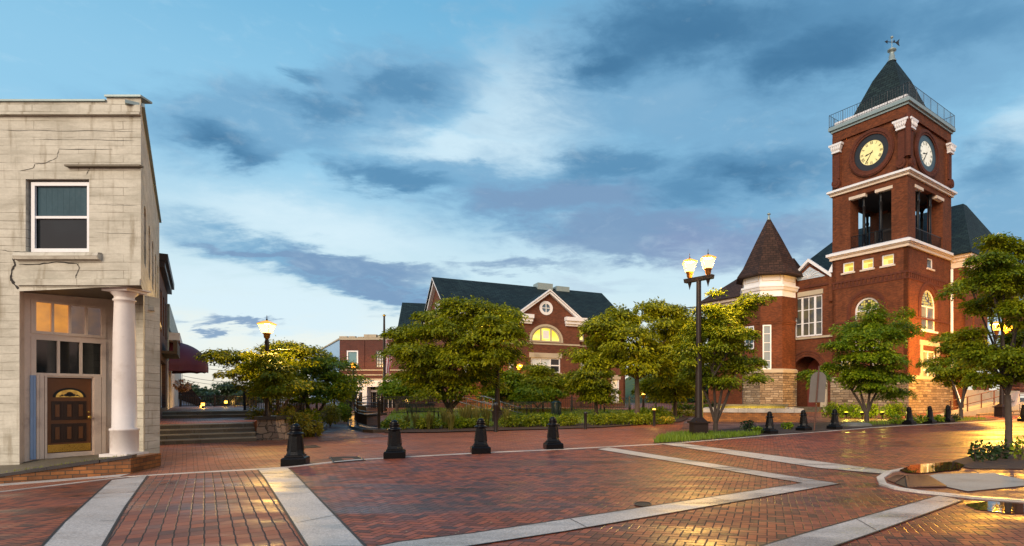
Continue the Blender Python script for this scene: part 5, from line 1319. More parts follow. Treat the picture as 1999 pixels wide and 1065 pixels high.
        def stroke(x0, y0, x1, y1, w_, rot, ox, oy):
            d = math.hypot(x1-x0, y1-y0); nx, ny = -(y1-y0)/d*w_, (x1-x0)/d*w_; q = []
            for X, Y in ((x0+nx, y0+ny), (x1+nx, y1+ny), (x1-nx, y1-ny), (x0-nx, y0-ny)):
                U = X*math.cos(rot)-Y*math.sin(rot)+ox; V_ = X*math.sin(rot)+Y*math.cos(rot)+oy; q.append((c+U*rx, zc+V_*rz))
            m.add([f.pt(s_, -.10, z_) for s_, z_ in q], [(0, 1, 2, 3)])
        for h, s_ in enumerate(num):
            m = MB()
            an = math.pi/2-h*math.pi/6; ox, oy = .575*math.cos(an), .575*math.sin(an); rot = an-math.pi/2
            wd = {'I': .045, 'V': .10, 'X': .10}; tot = sum(wd[q] for q in s_); x = -tot/2
            for ch in s_:
                w_ = wd[ch]; hh = .085
                if ch == 'I': stroke(x+w_/2, -hh, x+w_/2, hh, .013, rot, ox, oy)
                elif ch == 'V': stroke(x+.01, hh, x+w_/2, -hh, .013, rot, ox, oy); stroke(x+w_-.01, hh, x+w_/2, -hh, .008, rot, ox, oy)
                else: stroke(x+.012, hh, x+w_-.012, -hh, .013, rot, ox, oy); stroke(x+w_-.012, hh, x+.012, -hh, .008, rot, ox, oy)
                x += w_
            m.build('numeral', M['black'], r)
        m = MB()
        for i in range(60): an = i*math.pi/30; stroke(0, -.008, 0, .008, .003, an-math.pi/2, .685*math.cos(an), .685*math.sin(an))
        m.build('minute_track', M['black'], r)
        h = MB(); m = h
        def hand(ang, ln, w_, tail):
            an = math.pi/2-ang; q = []
            for u, v in ((-tail, .012), (0, w_*.6), (ln*.55, w_), (ln*.62, w_*1.8), (ln*.8, w_*1.2), (ln, 0), (ln*.8, -w_*1.2), (ln*.62, -w_*1.8), (ln*.55, -w_), (0, -w_*.6), (-tail, -.012)):
                q.append((c+(u*math.cos(an)-v*math.sin(an))*rx, zc+(u*math.sin(an)+v*math.cos(an))*rz))
            h.fprism(f, q, -.10, -.08+ln*.02)
        mins = 35.5; hand(math.radians((8+mins/60)*30+0), .42, .026, .1); hand(math.radians(mins*6), .60, .018, .14)
        h.fprism(f, [(c+.035*rx*math.cos(i*math.pi/6), zc+.035*rz*math.sin(i*math.pi/6)) for i in range(12)], -.10, -.05)
        h.build('hand', M['black'], r)
    cl = LZ(1700, 297); clock(Lf.off(.0), Lf.off(.0).s_of(1700), cl[1], 1.34, 1.34, 'clock_lit', 'ringblack')
    cr_ = RZ(1811, 299); clock(Rf.off(.0), Rf.off(.0).s_of(1811), cr_[1], 1.56, 1.34, 'clock_white', 'ringteal')
    # ---- tower windows
    for q in lw: window(Lf, *q, t, cols=1, rows=1, fw=.10, depth=.14, pane='lit_yellow', sill=.13, pm='cornice', name='attic_window')
    for q in lw: k = MB(); k.fbox(Lf, q[0]+(q[1]-q[0])*.45, q[1]-.12, -.156, -.15, q[2]+.12, q[2]+.42); k.fbox(Lf, q[0]+.1, q[1]-.1, -.157, -.151, q[3]-.3, q[3]-.1); k.build('window_shade', M['shade_yellow'], t)
    window(Rf, *rw, t, cols=1, rows=1, fw=.10, depth=.14, pane='glass_blue', sill=.13, pm='cornice', name='attic_window')
    window(Lf, arx[0], arx[1], arx[2], None, t, cols=2, rows=2, fw=.14, bw=.12, depth=.2, arched=True, zs=zs_l, lead=True, pane='lit_dim', sill=.15, pm='white', name='arched_window')
    window(Rf, rc-rr, rc+rr, rz0, None, t, cols=2, rows=2, fw=.15, bw=.13, depth=.2, arched=True, zs=zs_r, lead=True, pane='lit_dim2', sill=.15, pm='white', name='arched_window')
    window(Rf, *rlow, t, cols=2, rows=2, fw=.13, bw=.14, depth=.16, pane='lit_dim')
    for q in (low1, low2): window(Lf, *q, t, cols=2, rows=2, fw=.1, depth=.16, pane='lit_dim')
    k = MB(); rs = random.Random(3); z = rlow[2]-.25
    while z < rlow[3]+.35:
        for s0, s1 in ((rlow[0]-.55+rs.uniform(0, .2), rlow[0]-.01), (rlow[1]+.01, rlow[1]+.55-rs.uniform(0, .2))): k.fbox(Rf, s0, s1, -.1, .05, z, z+.30)
        z += .303
    k.fbox(Rf, rlow[0]-.5, rlow[1]+.5, -.1, .06, rlow[3]+.36, rlow[3]+.75); k.build('window_surround', M['lime'], t)
    # ---- gabled entrance bay to the left of the tower
    wg = Fr(Cc+a*10.0-b*-.35, Cc+a*6.0-b*-.35); WS = wg.s_of
    ww = (WS(1551), WS(1605), wg.sz(1580, 656)[1], wg.sz(1580, 577)[1]); ea = (WS(1548), WS(1603)); ec = (ea[0]+ea[1])/2; er = (ea[1]-ea[0])/2; ezs = wg.sz(1575, 695)[1]-er*.95
    zgt = wg.sz(1580, 549)[1]; zap = wg.sz(1581, 511)[1]; gc = WS(1581)
    m = MB(); m.fwall(wg, [(0, 0), (wg.L, 0), (wg.L, zgt), (gc+2.0, zgt), (gc, zap-.1), (gc-2.0, zgt), (0, zgt)], [rect(*ww), arch(ec-er, ec+er, .5, ezs, 16, er*.95)], .35)
    m.quad(wg.pt(0, 0, 0), wg.pt(0, -3, 0), wg.pt(0, -3, zgt), wg.pt(0, 0, zgt)); m.fbox(wg, .0, .45, 0, .25, zgt-3, zgt+.35); m.fbox(wg, wg.L-.45, wg.L, .0, .22, zgt-2, zgt+.3)
    m.build('bay_wall', M['brick_court'], t)
    for i in range(3): q = er*1.06+i*.22; k = MB(); k.fwall(wg, arch(ec-q, ec+q, 2.4, ezs, 18, q*.95), [arch(ec-q+.1, ec+q-.1, 2.41, ezs, 18, q*.95-.1)], .06, .03+.02*i); k.build('arch_ring', M['brick_court_dark'], t)
    k = MB(); k.fbox(wg, 0, wg.L, 0, .08, zgt-.55, zgt-.35); k.build('brick_band', M['brick_court_dark'], t)
    for nm, q in (('stone_sill', (-.2, wg.L, 0, .12, ww[2]-.22, ww[2]-.05)), ('stone_lintel', (ww[0]-.1, ww[1]+.1, -.1, .05, ww[3]+.02, ww[3]+.42)), ('arch_pier', (ea[0]-1.1, ea[0], -.1, .14, 0, 3.4)), ('arch_pier', (ea[1], ea[1]+.6, -.1, .14, 0, 3.4))): k = MB(); k.fbox(wg, *q); k.build(nm, M['lime'], t)
    f_ = window(wg, *ww, t, cols=4, rows=3, fw=.13, bw=.06, depth=.16, pane='glass_room', name='bay_window'); q = MB()
    for x in (.27, .73): q.fbox(wg, ww[0]+(ww[1]-ww[0])*x-.09, ww[0]+(ww[1]-ww[0])*x+.09, -.155, -.08, ww[2]+.08, ww[3]-.08)
    q.build('mullion', M['white'], f_)
    k = MB()
    for sgn in (-1, 1):
        k.hexa([wg.pt(gc+sgn*2.15, 0, zgt-.02), wg.pt(gc+sgn*2.15, .28, zgt-.02), wg.pt(gc, .28, zap-.02), wg.pt(gc, 0, zap-.02), wg.pt(gc+sgn*2.15, 0, zgt+.24), wg.pt(gc+sgn*2.15, .28, zgt+.24), wg.pt(gc, .28, zap+.26), wg.pt(gc, 0, zap+.26)])
    pe = k.build('pediment', M['white'], t)
    k = MB(); k.fprism(wg, [(gc-1.5, zgt+.22), (gc+1.5, zgt+.22), (gc, zap-.42)], .0, .05); k.build('tympanum', M['pale_relief'], pe)
    k = MB()
    for i in range(7):
        an = math.pi*(i+.5)/7; c0 = wg.pt(gc, .06, zgt+.35); d_ = lambda r_, an_: wg.pt(gc+r_*1.25*math.cos(an_), .07, zgt+.32+r_*.75*math.sin(an_)); k.tube([d_(.1, an), d_(.5, an+.12), d_(.85 if 0 < i < 6 else .7, an-.1), d_(.8, an-.3)], [.03, .035, .03, .015], 5)
    k.build('relief_scroll', M['white'], pe)
    for s0 in (.2, wg.L-.2): k = MB(); k.hexa([wg.pt(s0-.3, -.1, zgt+.36), wg.pt(s0+.3, -.1, zgt+.36), wg.pt(s0+.3, .3, zgt+.36), wg.pt(s0-.3, .3, zgt+.36)]+[wg.pt(s0, .1, zgt+1.15)]*4); k.build('pier_cap', M['white'], t)
    k = MB(); k.fwall(wg, arch(ec-er, ec+er, .5, ezs, 16, er*.95), (), .01, -2.2, edge=False); k.quad(wg.pt(ec-er, -.35, .5), wg.pt(ec+er, -.35, .5), wg.pt(ec+er, -2.2, .5), wg.pt(ec-er, -2.2, .5)); k.fbox(wg, ec-er-.3, ec-er-.001, -2.2, -.36, .4, ezs+er); k.fbox(wg, ec+er+.001, ec+er+.3, -2.2, -.36, .4, ezs+er); k.fbox(wg, ec-er, ec+er, -2.2, -.36, ezs+er, ezs+er+.2); k.build('entrance_recess', M['entry_red'], t)
    k = MB(); k.fbox(wg, ec-.55, ec+.55, -2.15, -2.1, .6, 2.9); dd = k.build('door', M['door'], t); k = MB(); k.fbox(wg, ec+.15, ec+.85, -2.08, -2.05, 1.9, 2.7); k.build('door_light', M['lit_dim'], dd)
    k = MB()
    for i in range(4): k.fbox(wg, ea[0]-.8-.1*i, ea[1]+.3+.1*i, .2+.34*i, .54+.34*i, -.1, .95-.16*(i+1)+.0)
    k.build('entry_step', M['step'], t)
    k = MB()
    for s0 in (ea[0]-.7,):
        k.tube([wg.pt(s0, .1, 1.9), wg.pt(s0, .3, 1.85), wg.pt(s0, 1.6, 1.3)], .025, 6)
        for i in range(5): k.tube([wg.pt(s0, .2+i*.33, .4), wg.pt(s0, .2+i*.33, 1.85-.14*i)], .015, 5)
    k.build('stair_rail', M['iron'], t)
    # ---- turret
    tc = Vector((13.8, 50.9, 0)); k = MB(); R0 = 2.35; rot = .218
    k.lathe([(R0, -.2), (R0, 10.4)], tc, 8, rot=rot, smooth=False); k.lathe([(R0+.06, 7.9), (R0+.06, 8.05), (R0+.1, 8.06), (R0+.1, 8.2)], tc, 8, rot=rot, smooth=False); k.build('turret_wall', M['brick_court'], t)
    k = MB(); k.lathe([(R0+.12, -.2), (R0+.12, 3.7)], tc, 8, rot=rot, smooth=False); k.build('turret_base', M['stone'], t)
    k = MB(); k.lathe([(R0+.2, 3.702), (R0+.2, 3.95), (R0+.05, 4.05)], tc, 8, rot=rot, smooth=False); k.build('turret_water_table', M['lime'], t)
    k = MB(); k.lathe([(R0+.05, 10.25), (R0+.05, 10.75), (R0+.18, 10.8), (R0+.26, 11.0), (R0+.32, 11.05), (R0+.32, 11.2), (R0+.05, 11.22), (R0+.05, 12.1), (R0+.2, 12.15), (R0+.26, 12.3), (R0+.1, 12.4)], tc, 8, rot=rot, smooth=False); fz = k.build('turret_frieze', M['white'], t)
    k = MB()
    for i in range(8):
        an = math.pi/8+rot+i*math.pi/4; rr_ = (R0+.05)*math.cos(math.pi/8); n_ = Vector((math.cos(an), math.sin(an), 0)); u = Vector((-n_.y, n_.x, 0)); c = tc+n_*(rr_+.002)
        for s0, s1, z0, z1 in ((-.78, .78, 11.58, 11.62), (-.78, .78, 12.04, 12.08), (-.78, -.74, 11.62, 12.04), (.74, .78, 11.62, 12.04)): k.hexa([c+u*s0+n_*0+Vector((0, 0, z0)), c+u*s1+Vector((0, 0, z0)), c+u*s1+n_*.05+Vector((0, 0, z0)), c+u*s0+n_*.05+Vector((0, 0, z0)), c+u*s0+Vector((0, 0, z1)), c+u*s1+Vector((0, 0, z1)), c+u*s1+n_*.05+Vector((0, 0, z1)), c+u*s0+n_*.05+Vector((0, 0, z1))])
    k.build('frieze_panel', M['cornice'], fz)
    k = MB(); k.lathe([(R0+.72, 12.05), (R0+.70, 12.18), (R0+.15, 12.95), (1.22, 15.5), (.16, 17.5)], tc, 8, rot=rot, smooth=False); ro = k.build('turret_roof', M['roof_brown'], t)
    k = MB(); k.lathe([(.30, 17.05), (.06, 17.85), (.06, 17.9), (.16, 17.95), (.16, 18.02), (.03, 18.12)], tc, 8); k.build('finial', M['metalcap'], ro)
    def tface(px, y0, y1, wd, cols, rows, pane):
        # put a window on the turret face that carries this direction
        best = None
        for i in range(8):
            an = math.pi/8+rot+i*math.pi/4; n_ = Vector((math.cos(an), math.sin(an))); rr_ = R0*math.cos(math.pi/8); c = tc.to_2d()+n_*rr_; u = Vector((-n_.y, n_.x)); hl = R0*math.sin(math.pi/8)
            if n_.dot(-c) > 0:
                f = Fr(c-u*hl, c+u*hl) if Fr(c-u*hl, c+u*hl).n.dot(n_) > 0 else Fr(c+u*hl, c-u*hl); s0 = f.s_of(px)
                if .2 < s0 < f.L-.2 and (best is None or abs(s0-f.L/2) < best[2]): best = (f, s0, abs(s0-f.L/2))
        if best:
            f, s0, _ = best; s0 = min(max(s0, wd/2+.1), f.L-wd/2-.1); window(f.off(.15), s0-wd/2, s0+wd/2, f.z_at(s0, y1), f.z_at(s0, y0), t, cols=cols, rows=rows, fw=.11, bw=.05, depth=.06, pane=pane, name='turret_window')
    tface(1497, 634, 721, .72, 1, 5, 'blind_dim'); tface(1458, 637, 682, 1.1, 2, 4, 'glass_blue')
    # ---- lower hipped wing behind the turret
    k = MB(); boxpq(k, 13.0, 21.0, 1.5, 9, 0, 10.6); k.build('wing_wall', M['brick_court'], t)
    k = MB(); boxpq(k, 12.9, 21.3, 1.15, 9.3, 10.602, 11.1); boxpq(k, 12.8, 21.55, .9, 9.5, 11.102, 11.4); k.build('wing_cornice', M['cornice'], t)
    k = MB(); k.add([W(12.5, .6, 11.4), W(21.8, .6, 11.4), W(21.8, 9.8, 11.4), W(12.5, 9.8, 11.4), W(13.2, 5.2, 15.2), W(17.6, 5.2, 15.2)], [(0, 1, 5, 4), (1, 2, 5), (2, 3, 4, 5), (3, 0, 4), (0, 3, 2, 1)]); k.build('wing_roof', M['roof_brown'], t)
    # ---- main block with deck roof
    p0, p1, q0, q1 = -1.0, 16.5, 7.7, 20.0; ze = 12.35
    rf = Fr(Cc+a*p0+b*q0, Cc+a*p0+b*q1); sf_ = Fr(Cc+a*.2+b*q0, Cc+a*p0+b*q0)
    RS2 = rf.s_of
    wins = []
    for x0, x1, y0, y1 in ((1902, 1928, 590, 690), (1905, 1931, 735, 764), (1962, 1999, 590, 680), (1968, 2000, 690, 765)):
        s0, s1 = RS2(x0), RS2(x1); wins.append((s0, s1, rf.z_at(s0, y1), rf.z_at(s0, y0)))
    m = MB(); m.fwall(rf, rect(0, rf.L, 0, ze), [rect(*q) for q in wins], .25); m.fwall(sf_, rect(0, sf_.L, 0, ze), [], .2)
    kl = Fr(Cc+a*p1+b*q1, Cc+a*p1+b*q0); m.fwall(kl, rect(0, kl.L, 0, ze), [], .2); fl = Fr(Cc+a*p1+b*q0, Cc+a*A_+b*q0); m.fwall(fl, rect(0, fl.L, 0, ze), [], .2)
    m.build('main_wall', M['brick_court'], t)
    for q in wins: window(rf, *q, t, cols=2, rows=3, fw=.12, depth=.14, pane='glass_room' if q[2] > 4 else 'lit_dim', sill=.15)
    k = MB(); k.fbox(rf, -.1, rf.L, -.02, .12, -.2, 2.2); k.build('main_stone_base', M['lime'], t)
    k = MB()
    for o_, z0, z1 in ((.12, ze-.2, ze+.3), (.3, ze+.301, ze+.55), (.6, ze+.551, ze+.8)): boxpq(k, p0-o_, p0+.0, q0-o_*.5, q1, z0, z1); boxpq(k, p0+.001, .05, q0-o_*.5, q0, z0, z1)
    k.build('eaves_cornice', M['cornice'], t)
    k = MB(); zt = 19.3; e0 = ze+.8
    k.add([W(p0-.7, q0-.6, e0), W(p0-.7, q1+.6, e0), W(p1+.6, q1+.6, e0), W(p1+.6, q0-.6, e0), W(1.5, 14.2, zt), W(1.5, 15.0, zt), W(13, 15.0, zt), W(13, 14.2, zt)], [(0, 1, 5, 4), (1, 2, 6, 5), (2, 3, 7, 6), (3, 0, 4, 7), (4, 5, 6, 7), (3, 2, 1, 0)]); k.build('main_roof', M['roof_green'], t)
    k = MB(); d = [W(-.16, q0-.3, ze-.3), W(-.16, q0-.3, 2.9), W(-.36, q0-.3, 2.4), W(-.8, q0-.35, 1.2), W(-.8, q0-.35, .2)]; k.tube(d, .11, 8); k.build('downspout', M['white'], t)
    # small lower roof between turret and bay
    k = MB(); k.add([W(9.5, .9, 11.3), W(13.5, .9, 11.3), W(13.5, 8, 14.2), W(6.1, 8, 14.2), W(6.1, .9, 11.3)], [(0, 1, 2, 3), (0, 3, 4)]); boxpq(k, 6.1, 13.3, 1.0, 8, 9.5, 11.25); k.build('link_roof', M['roof_green'], t)
M['shade_yellow'] = lit('lit_window_shade', lin(196, 160, 50), lin(214, 184, 84), .8, 2)
M['lit_dim2'] = lit('dim_curtain_blue', lin(140, 128, 92), lin(84, 84, 92), .6, 1.4)
M['glass_room'] = lit('room_behind_glass', lin(64, 64, 66), lin(110, 100, 70), .35, .8, .08)
M['blind_dim'] = plain('grey_blind_behind_glass', (.22, .27, .30, 1), .15, var=.1, spec=.7)
M['pale_relief'] = plain('pale_relief_ground', (.42, .50, .58, 1), .6, var=.1)
M['entry_red'] = plain('entry_red_paint', (.14, .028, .02, 1), .6, var=.2)
M['clock_white'] = lit('cream_clock_face', lin(214, 204, 180), lin(222, 214, 194), .75, 2)
courthouse()
# ------------------------------------------------------------------ steps, rails, pier
def steps():
    O = Vector((-15.35, 18.85)); w_ = Vector((-.6, .8)); u = Vector((.8, .6))
    W = lambda s, d, z: Vector((O.x+u.x*s+w_.x*d, O.y+u.y*s+w_.y*d, z))
    t = thing('steps', 'wide wet concrete steps between the cream building and the stone pier', 'steps', W(1.5, .5, 0))
    L = 2.95
    def flight(d0, z0, n, s0, s1, rise=.16, tread=.36):
        for i in range(n):
            m = MB(); a = d0+tread*i; z1 = z0+rise*(i+1)
            m.hexa([W(s0, a, z0-.3), W(s1, a, z0-.3), W(s1, a+tread+.1, z0-.3), W(s0, a+tread+.1, z0-.3), W(s0, a, z1-.04), W(s1, a, z1-.04), W(s1, a+tread+.1, z1-.04), W(s0, a+tread+.1, z1-.04)])
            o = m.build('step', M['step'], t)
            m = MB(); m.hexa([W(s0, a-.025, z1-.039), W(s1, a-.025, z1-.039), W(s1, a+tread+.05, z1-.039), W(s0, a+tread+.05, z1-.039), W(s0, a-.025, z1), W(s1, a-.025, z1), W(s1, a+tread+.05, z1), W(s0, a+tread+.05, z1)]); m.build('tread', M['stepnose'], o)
    flight(0, 0, 4, -.25, L)
    m = MB(); m.hexa([W(-.3, 1.40, .2), W(L, 1.40, .2), W(L+1.0, 8.0, .2), W(-.4, 8.0, .2), W(-.3, 1.40, .645), W(L, 1.40, .645), W(L+1.0, 8.0, .645), W(-.4, 8.0, .645)]); m.build('landing', M['walk'], t)
    flight(7.9, .64, 2, -.3, L+1.2)
    m = MB(); m.hexa([W(-.5, 8.6, .2), W(L+1.2, 8.6, .2), W(L+5, 26, .2), W(-1, 26, .2), W(-.5, 8.6, .962), W(L+1.2, 8.6, .962), W(L+5, 26, .962), W(-1, 26, .962)]); m.build('upper_landing', M['walk'], t)
    for lab, d0, z0, d1, z1, s in (('black handrail on the lower steps beside the cream building', -.1, 0, 1.3, .64, .0), ('black handrail further up at the dark brick shop', 7.6, .64, 8.6, .96, -.1)):
        h = thing('handrail', lab, 'handrail', W(s, d0, z0), 'step handrails'); m = MB()
        for d, z in ((d0, z0), (d1, z1)): m.tube([W(s, d, z-.05), W(s, d, z+.95)], .028, 8)
        m.build('post', M['iron'], h); m = MB(); m.tube([W(s, d0-.12, z0+.9), W(s, d0, z0+.98), W(s, d1, z1+.98), W(s, d1+.3, z1+.98)], .028, 8); m.tube([W(s, d0, z0+.5), W(s, d1, z1+.5)], .018, 6); m.build('rail', M['iron'], h)
    p = thing('stone_pier', 'battered stone pier at the right end of the steps, carrying a lamp post', 'pier', P(521, 857, 21.2)); d = 21.2
    b = lambda x, y, dd: P(x, y, dd)
    q = [b(500, 861, 21.0), b(546, 857, 21.0), b(546, 857, 22.1), b(500, 861, 22.1), b(502, 821, 21.1), b(537, 819, 21.1), b(537, 819, 22.0), b(502, 821, 22.0)]
    for i in (2, 3): q[i] = Vector((q[i-2 if i == 2 else 0].x, q[i].y, 0))
    q[0].z = q[1].z = -.05; q[2] = Vector((q[1].x, 22.1, -.05)); q[3] = Vector((q[0].x, 22.1, -.05)); q[6] = Vector((q[5].x, 22.0, q[5].z)); q[7] = Vector((q[4].x, 22.0, q[4].z))
    zt = max(q[4].z, q[5].z); 
    for i in (4, 5, 6, 7): q[i].z = zt
    m = MB(); m.hexa(q); m.build('stonework', M['stone_pier'], p)
    m = MB(); m.box(q[4].x-.06, q[5].x+.10, 21.0, 22.1, zt+.002, zt+.13); m.build('cap', M['coping'], p)
    return zt+.132
pier_top = steps()
# ------------------------------------------------------------------ lamps
def point(name, loc, energy, col, r=.08, par=None):
    l = bpy.data.lights.new(name, 'POINT'); l.energy = energy; l.color = col; l.shadow_soft_size = r
    o = bpy.data.objects.new(name, l); C.objects.link(o); o.location = loc
    return o
WARM = (1.0, .57, .13); ORANGE = (1.0, .46, .045)
def lantern(t, c, k, glow='lamp_glow', name='lantern'):
    """tapered four-sided street lantern standing on a fluted holder, base at c, scale k"""
    c = Vector(c); m = MB(); kr = k*1.42
    m.lathe([(.09*k, 0), (.13*k, .06*k), (.17*k, .10*k), (.20*k, .34*k), (.25*k, .36*k), (.25*k, .42*k)], c, 12)
    r4 = math.pi/4
    for i in range(4):
        a = i*math.pi/2+r4; d = Vector((math.cos(a), math.sin(a), 0)); m.tube([c+d*.23*kr+Vector((0, 0, .42*k)), c+d*.37*kr+Vector((0, 0, .98*k))], .014*k, 4)
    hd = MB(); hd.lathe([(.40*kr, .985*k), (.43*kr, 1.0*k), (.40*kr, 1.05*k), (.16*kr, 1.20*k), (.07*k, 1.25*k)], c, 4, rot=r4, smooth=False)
    fn = MB(); fn.lathe([(.07*k, 1.251*k), (.05*k, 1.33*k), (.025*k, 1.36*k), (.02*k, 1.56*k), (.002, 1.60*k)], c, 4, rot=r4, smooth=False)
    o = m.build(name, M['bronze'], t); hd.build('lantern_hood', M['hood_bloom'], o); fn.build('finial', M['lamp_iron'], o); g = MB(); g.lathe([(.21*kr, .43*k), (.36*kr, .97*k)], c, 4, rot=r4, smooth=False); g.build('lantern_glass', M[glow], o)
    return c+Vector((0, 0, .88*k))
def double_lamp(base, h, label, energy, ang, glow='lamp_glow', col=WARM, k=.74, sp=.72, arm=True):
    base = Vector(base); t = thing('street_lamp', label, 'street lamp', base, 'tall double street lamps')
    m = MB(); s = 1.0
    for z0, z1, r0, r1 in ((-.05, .55*s, .44*s, .42*s), (.552*s, .62*s, .52*s, .52*s), (.622*s, .78*s, .40*s, .20*s)):
        m.lathe([(r0, z0), (r1, z1)], base, 4, rot=math.pi/4+.2, smooth=False)
    m.build('base', M['lamp_iron'], t)
    m = MB(); m.lathe([(.17*s, .75*s), (.15*s, 1.2*s), (.115*s, h*.55), (.10*s, h)], base, 14); m.build('pole', M['lamp_iron'], t)
    u = Vector((math.cos(ang), math.sin(ang), 0)); v = Vector((-u.y, u.x, 0)); z = Vector((0, 0, h)); m = MB()
    e = sp/2+.22*s
    m.hexa([base+z-u*e-v*.09, base+z+u*e-v*.09, base+z+u*e+v*.09, base+z-u*e+v*.09]+[base+z+Vector((0, 0, .16*s))+u*x*e*1.04+v*y for x, y in ((-1, -.1), (1, -.1), (1, .1), (-1, .1))])
    for sg in (-1, 1): m.lathe([(.005, -.3*s), (.04*s, -.16*s), (.09*s, .0)], base+z+u*sg*sp/2, 8)
    m.build('cross_arm', M['lamp_iron'], t)
    if arm:
        m = MB(); m.tube([base+z*.835, base+z*.835-u*.62-v*.1], .022, 6); m.lathe([(.03, -.03), (.035, 0), (.03, .03)], base+z*.835-u*.62-v*.1, 6); m.build('banner_arm', M['iron'], t)
    for sg in (-1, 1):
        L_ = lantern(t, base+z+Vector((0, 0, .155*s))+u*sg*sp/2, k*1.0, glow); point('lantern_light', L_, energy, col, .22)
    return t
b0 = G(1364, 852); top = P(1364, 548, b0.y)
ANG1 = math.atan2(-.62, .62)
double_lamp((b0.x, b0.y, b0.z), top.z-b0.z, 'tall lit double lantern street lamp on a square base in front of the courthouse turret', 2600, ANG1, sp=.92, k=.66)
b1 = GD(1956, 37.0); double_lamp((b1.x, b1.y, b1.z+.1), 5.1, 'tall orange-lit double lantern street lamp seen through the near tree at the right edge', 11000, math.atan2(.3, .95), 'lamp_orange', ORANGE, k=.7, sp=.95, arm=False)
def single_lamp(base, h, label, energy, k=.55, glow='lamp_glow', col=WARM, r=.085, group='single lantern lamps', arm=False):
    base = Vector(base); t = thing('lamp_post', label, 'lamp post', base, group); m = MB()
    m.lathe([(r*1.9, -.02), (r*1.9, .12), (r*1.3, .2), (r*1.15, .6), (r, h*.9), (r*1.2, h*.96), (r*.9, h)], base, 12); m.build('pole', M['lamp_iron'], t)
    L_ = lantern(t, base+Vector((0, 0, h)), k, glow); point('lantern_light', L_, energy, col, .08)
    if arm: m = MB(); m.tube([base+Vector((-.35, 0, h*.86)), base+Vector((.85, .1, h*.87))], .018, 5); m.build('banner_arm', M['steel'], t)
    return t
d = 21.5; pt = P(521, 812, d); zt = P(521, 662, d).z
single_lamp((pt.x, d, pier_top), zt-pier_top, 'lit lantern lamp post standing on the stone pier beside the steps', 1000, .57, arm=True, r=.065)
c = GD(1015, 46); single_lamp(c, P(1015, 728, 46).z-c.z, 'small lit lamp post in front of the hall between the two biggest trees', 350, .62, col=ORANGE, glow='lamp_orange', r=.1)
c = GD(1256, 41); single_lamp(c, P(1256, 778, 41).z-c.z, 'low lit lantern post glowing beside a park tree trunk', 350, .7, r=.08)
c = GD(962, 47); single_lamp(c, P(962, 778, 47).z-c.z, 'low orange lantern post half hidden under the big round tree', 260, .6, col=ORANGE, glow='lamp_orange', r=.08)
c = GD(690, 47); single_lamp((c.x, c.y, c.z), P(690, 722, 47).z-c.z, 'lamp post half hidden in leaves in front of the brick store, lighting its wall orange', 420, .5, col=ORANGE, glow='lamp_orange', r=.07)
def path_light(base, h, label, en=25):
    base = Vector(base); t = thing('path_light', label, 'path light', base, 'small path lights'); m = MB(); m.lathe([(.07, -.05), (.07, h-.16)], base, 10); m.build('post', M['iron'], t)
    m = MB(); m.lathe([(.10, h), (.10, h+.05), (.03, h+.09)], base, 10); m.build('cap', M['iron'], t)
    m = MB(); m.lathe([(.085, h-.158), (.085, h-.002)], base, 10); m.build('lens', M['amber'], t)
    point('path_glow', base+Vector((0, 0, h-.08)), en, WARM, .05)
q = P(394, 794, 36); path_light((q.x, q.y, .962), q.z-.962+.1, 'amber path light on the upper landing, nearer the building row', 60)
q = P(396, 801, 33.5); path_light((q.x, q.y, .962), .30, 'lowest amber path light on the upper landing, just below another', 40)
q = P(441, 785, 38.5); path_light((q.x, q.y, .962), q.z-.962+.1, 'amber path light before the far trees, right of the other two', 40)
# ------------------------------------------------------------------ bollards
def bollard_proto():
    t = thing('bollard', 'x', 'bollard', (0, 0, 0), 'black cast-iron bollards'); sq = math.sqrt(2); r4 = math.pi/4
    m = MB(); m.lathe([(.26*sq*.98, -.03), (.26*sq, .01), (.26*sq, .155), (.245*sq, .18), (.20*sq, .20), (.195*sq, .235), (.17*sq, .25)], (0, 0, 0), 4, rot=r4, smooth=False); m.build('base', M['bollard'], t)
    m = MB(); m.lathe([(.205, .245), (.185, .29), (.165, .36), (.15, .5), (.135, .70), (.135, .712)], (0, 0, 0), 8, rot=math.pi/8, smooth=False)
    for i in range(4):
        a = i*math.pi/2; n = Vector((math.cos(a), math.sin(a), 0)); u = Vector((-n.y, n.x, 0)); r0, r1 = .165, .128
        m.hexa([n*r0-u*.075+Vector((0, 0, .33)), n*r0+u*.075+Vector((0, 0, .33)), n*(r0+.012)+u*.07+Vector((0, 0, .34)), n*(r0+.012)-u*.07+Vector((0, 0, .34)), n*r1-u*.05+Vector((0, 0, .69)), n*r1+u*.05+Vector((0, 0, .69)), n*(r1+.01)+u*.045+Vector((0, 0, .68)), n*(r1+.01)-u*.045+Vector((0, 0, .68))])
    m.build('shaft', M['bollard'], t)
    m = MB(); m.lathe([(.135, .713), (.185, .725), (.19, .745), (.165, .76), (.125, .775), (.12, .80), (.12, .835), (.135, .85), (.12, .868)], (0, 0, 0), 20); m.build('collar', M['bollard'], t)
    m = MB(); m.lathe([(.10, .869), (.105, .885), (.10, .92), (.075, .955), (.04, .975), (.005, .98)], (0, 0, 0), 20); m.build('dome_cap', M['bollard'], t)
    return t
proto = bollard_proto()
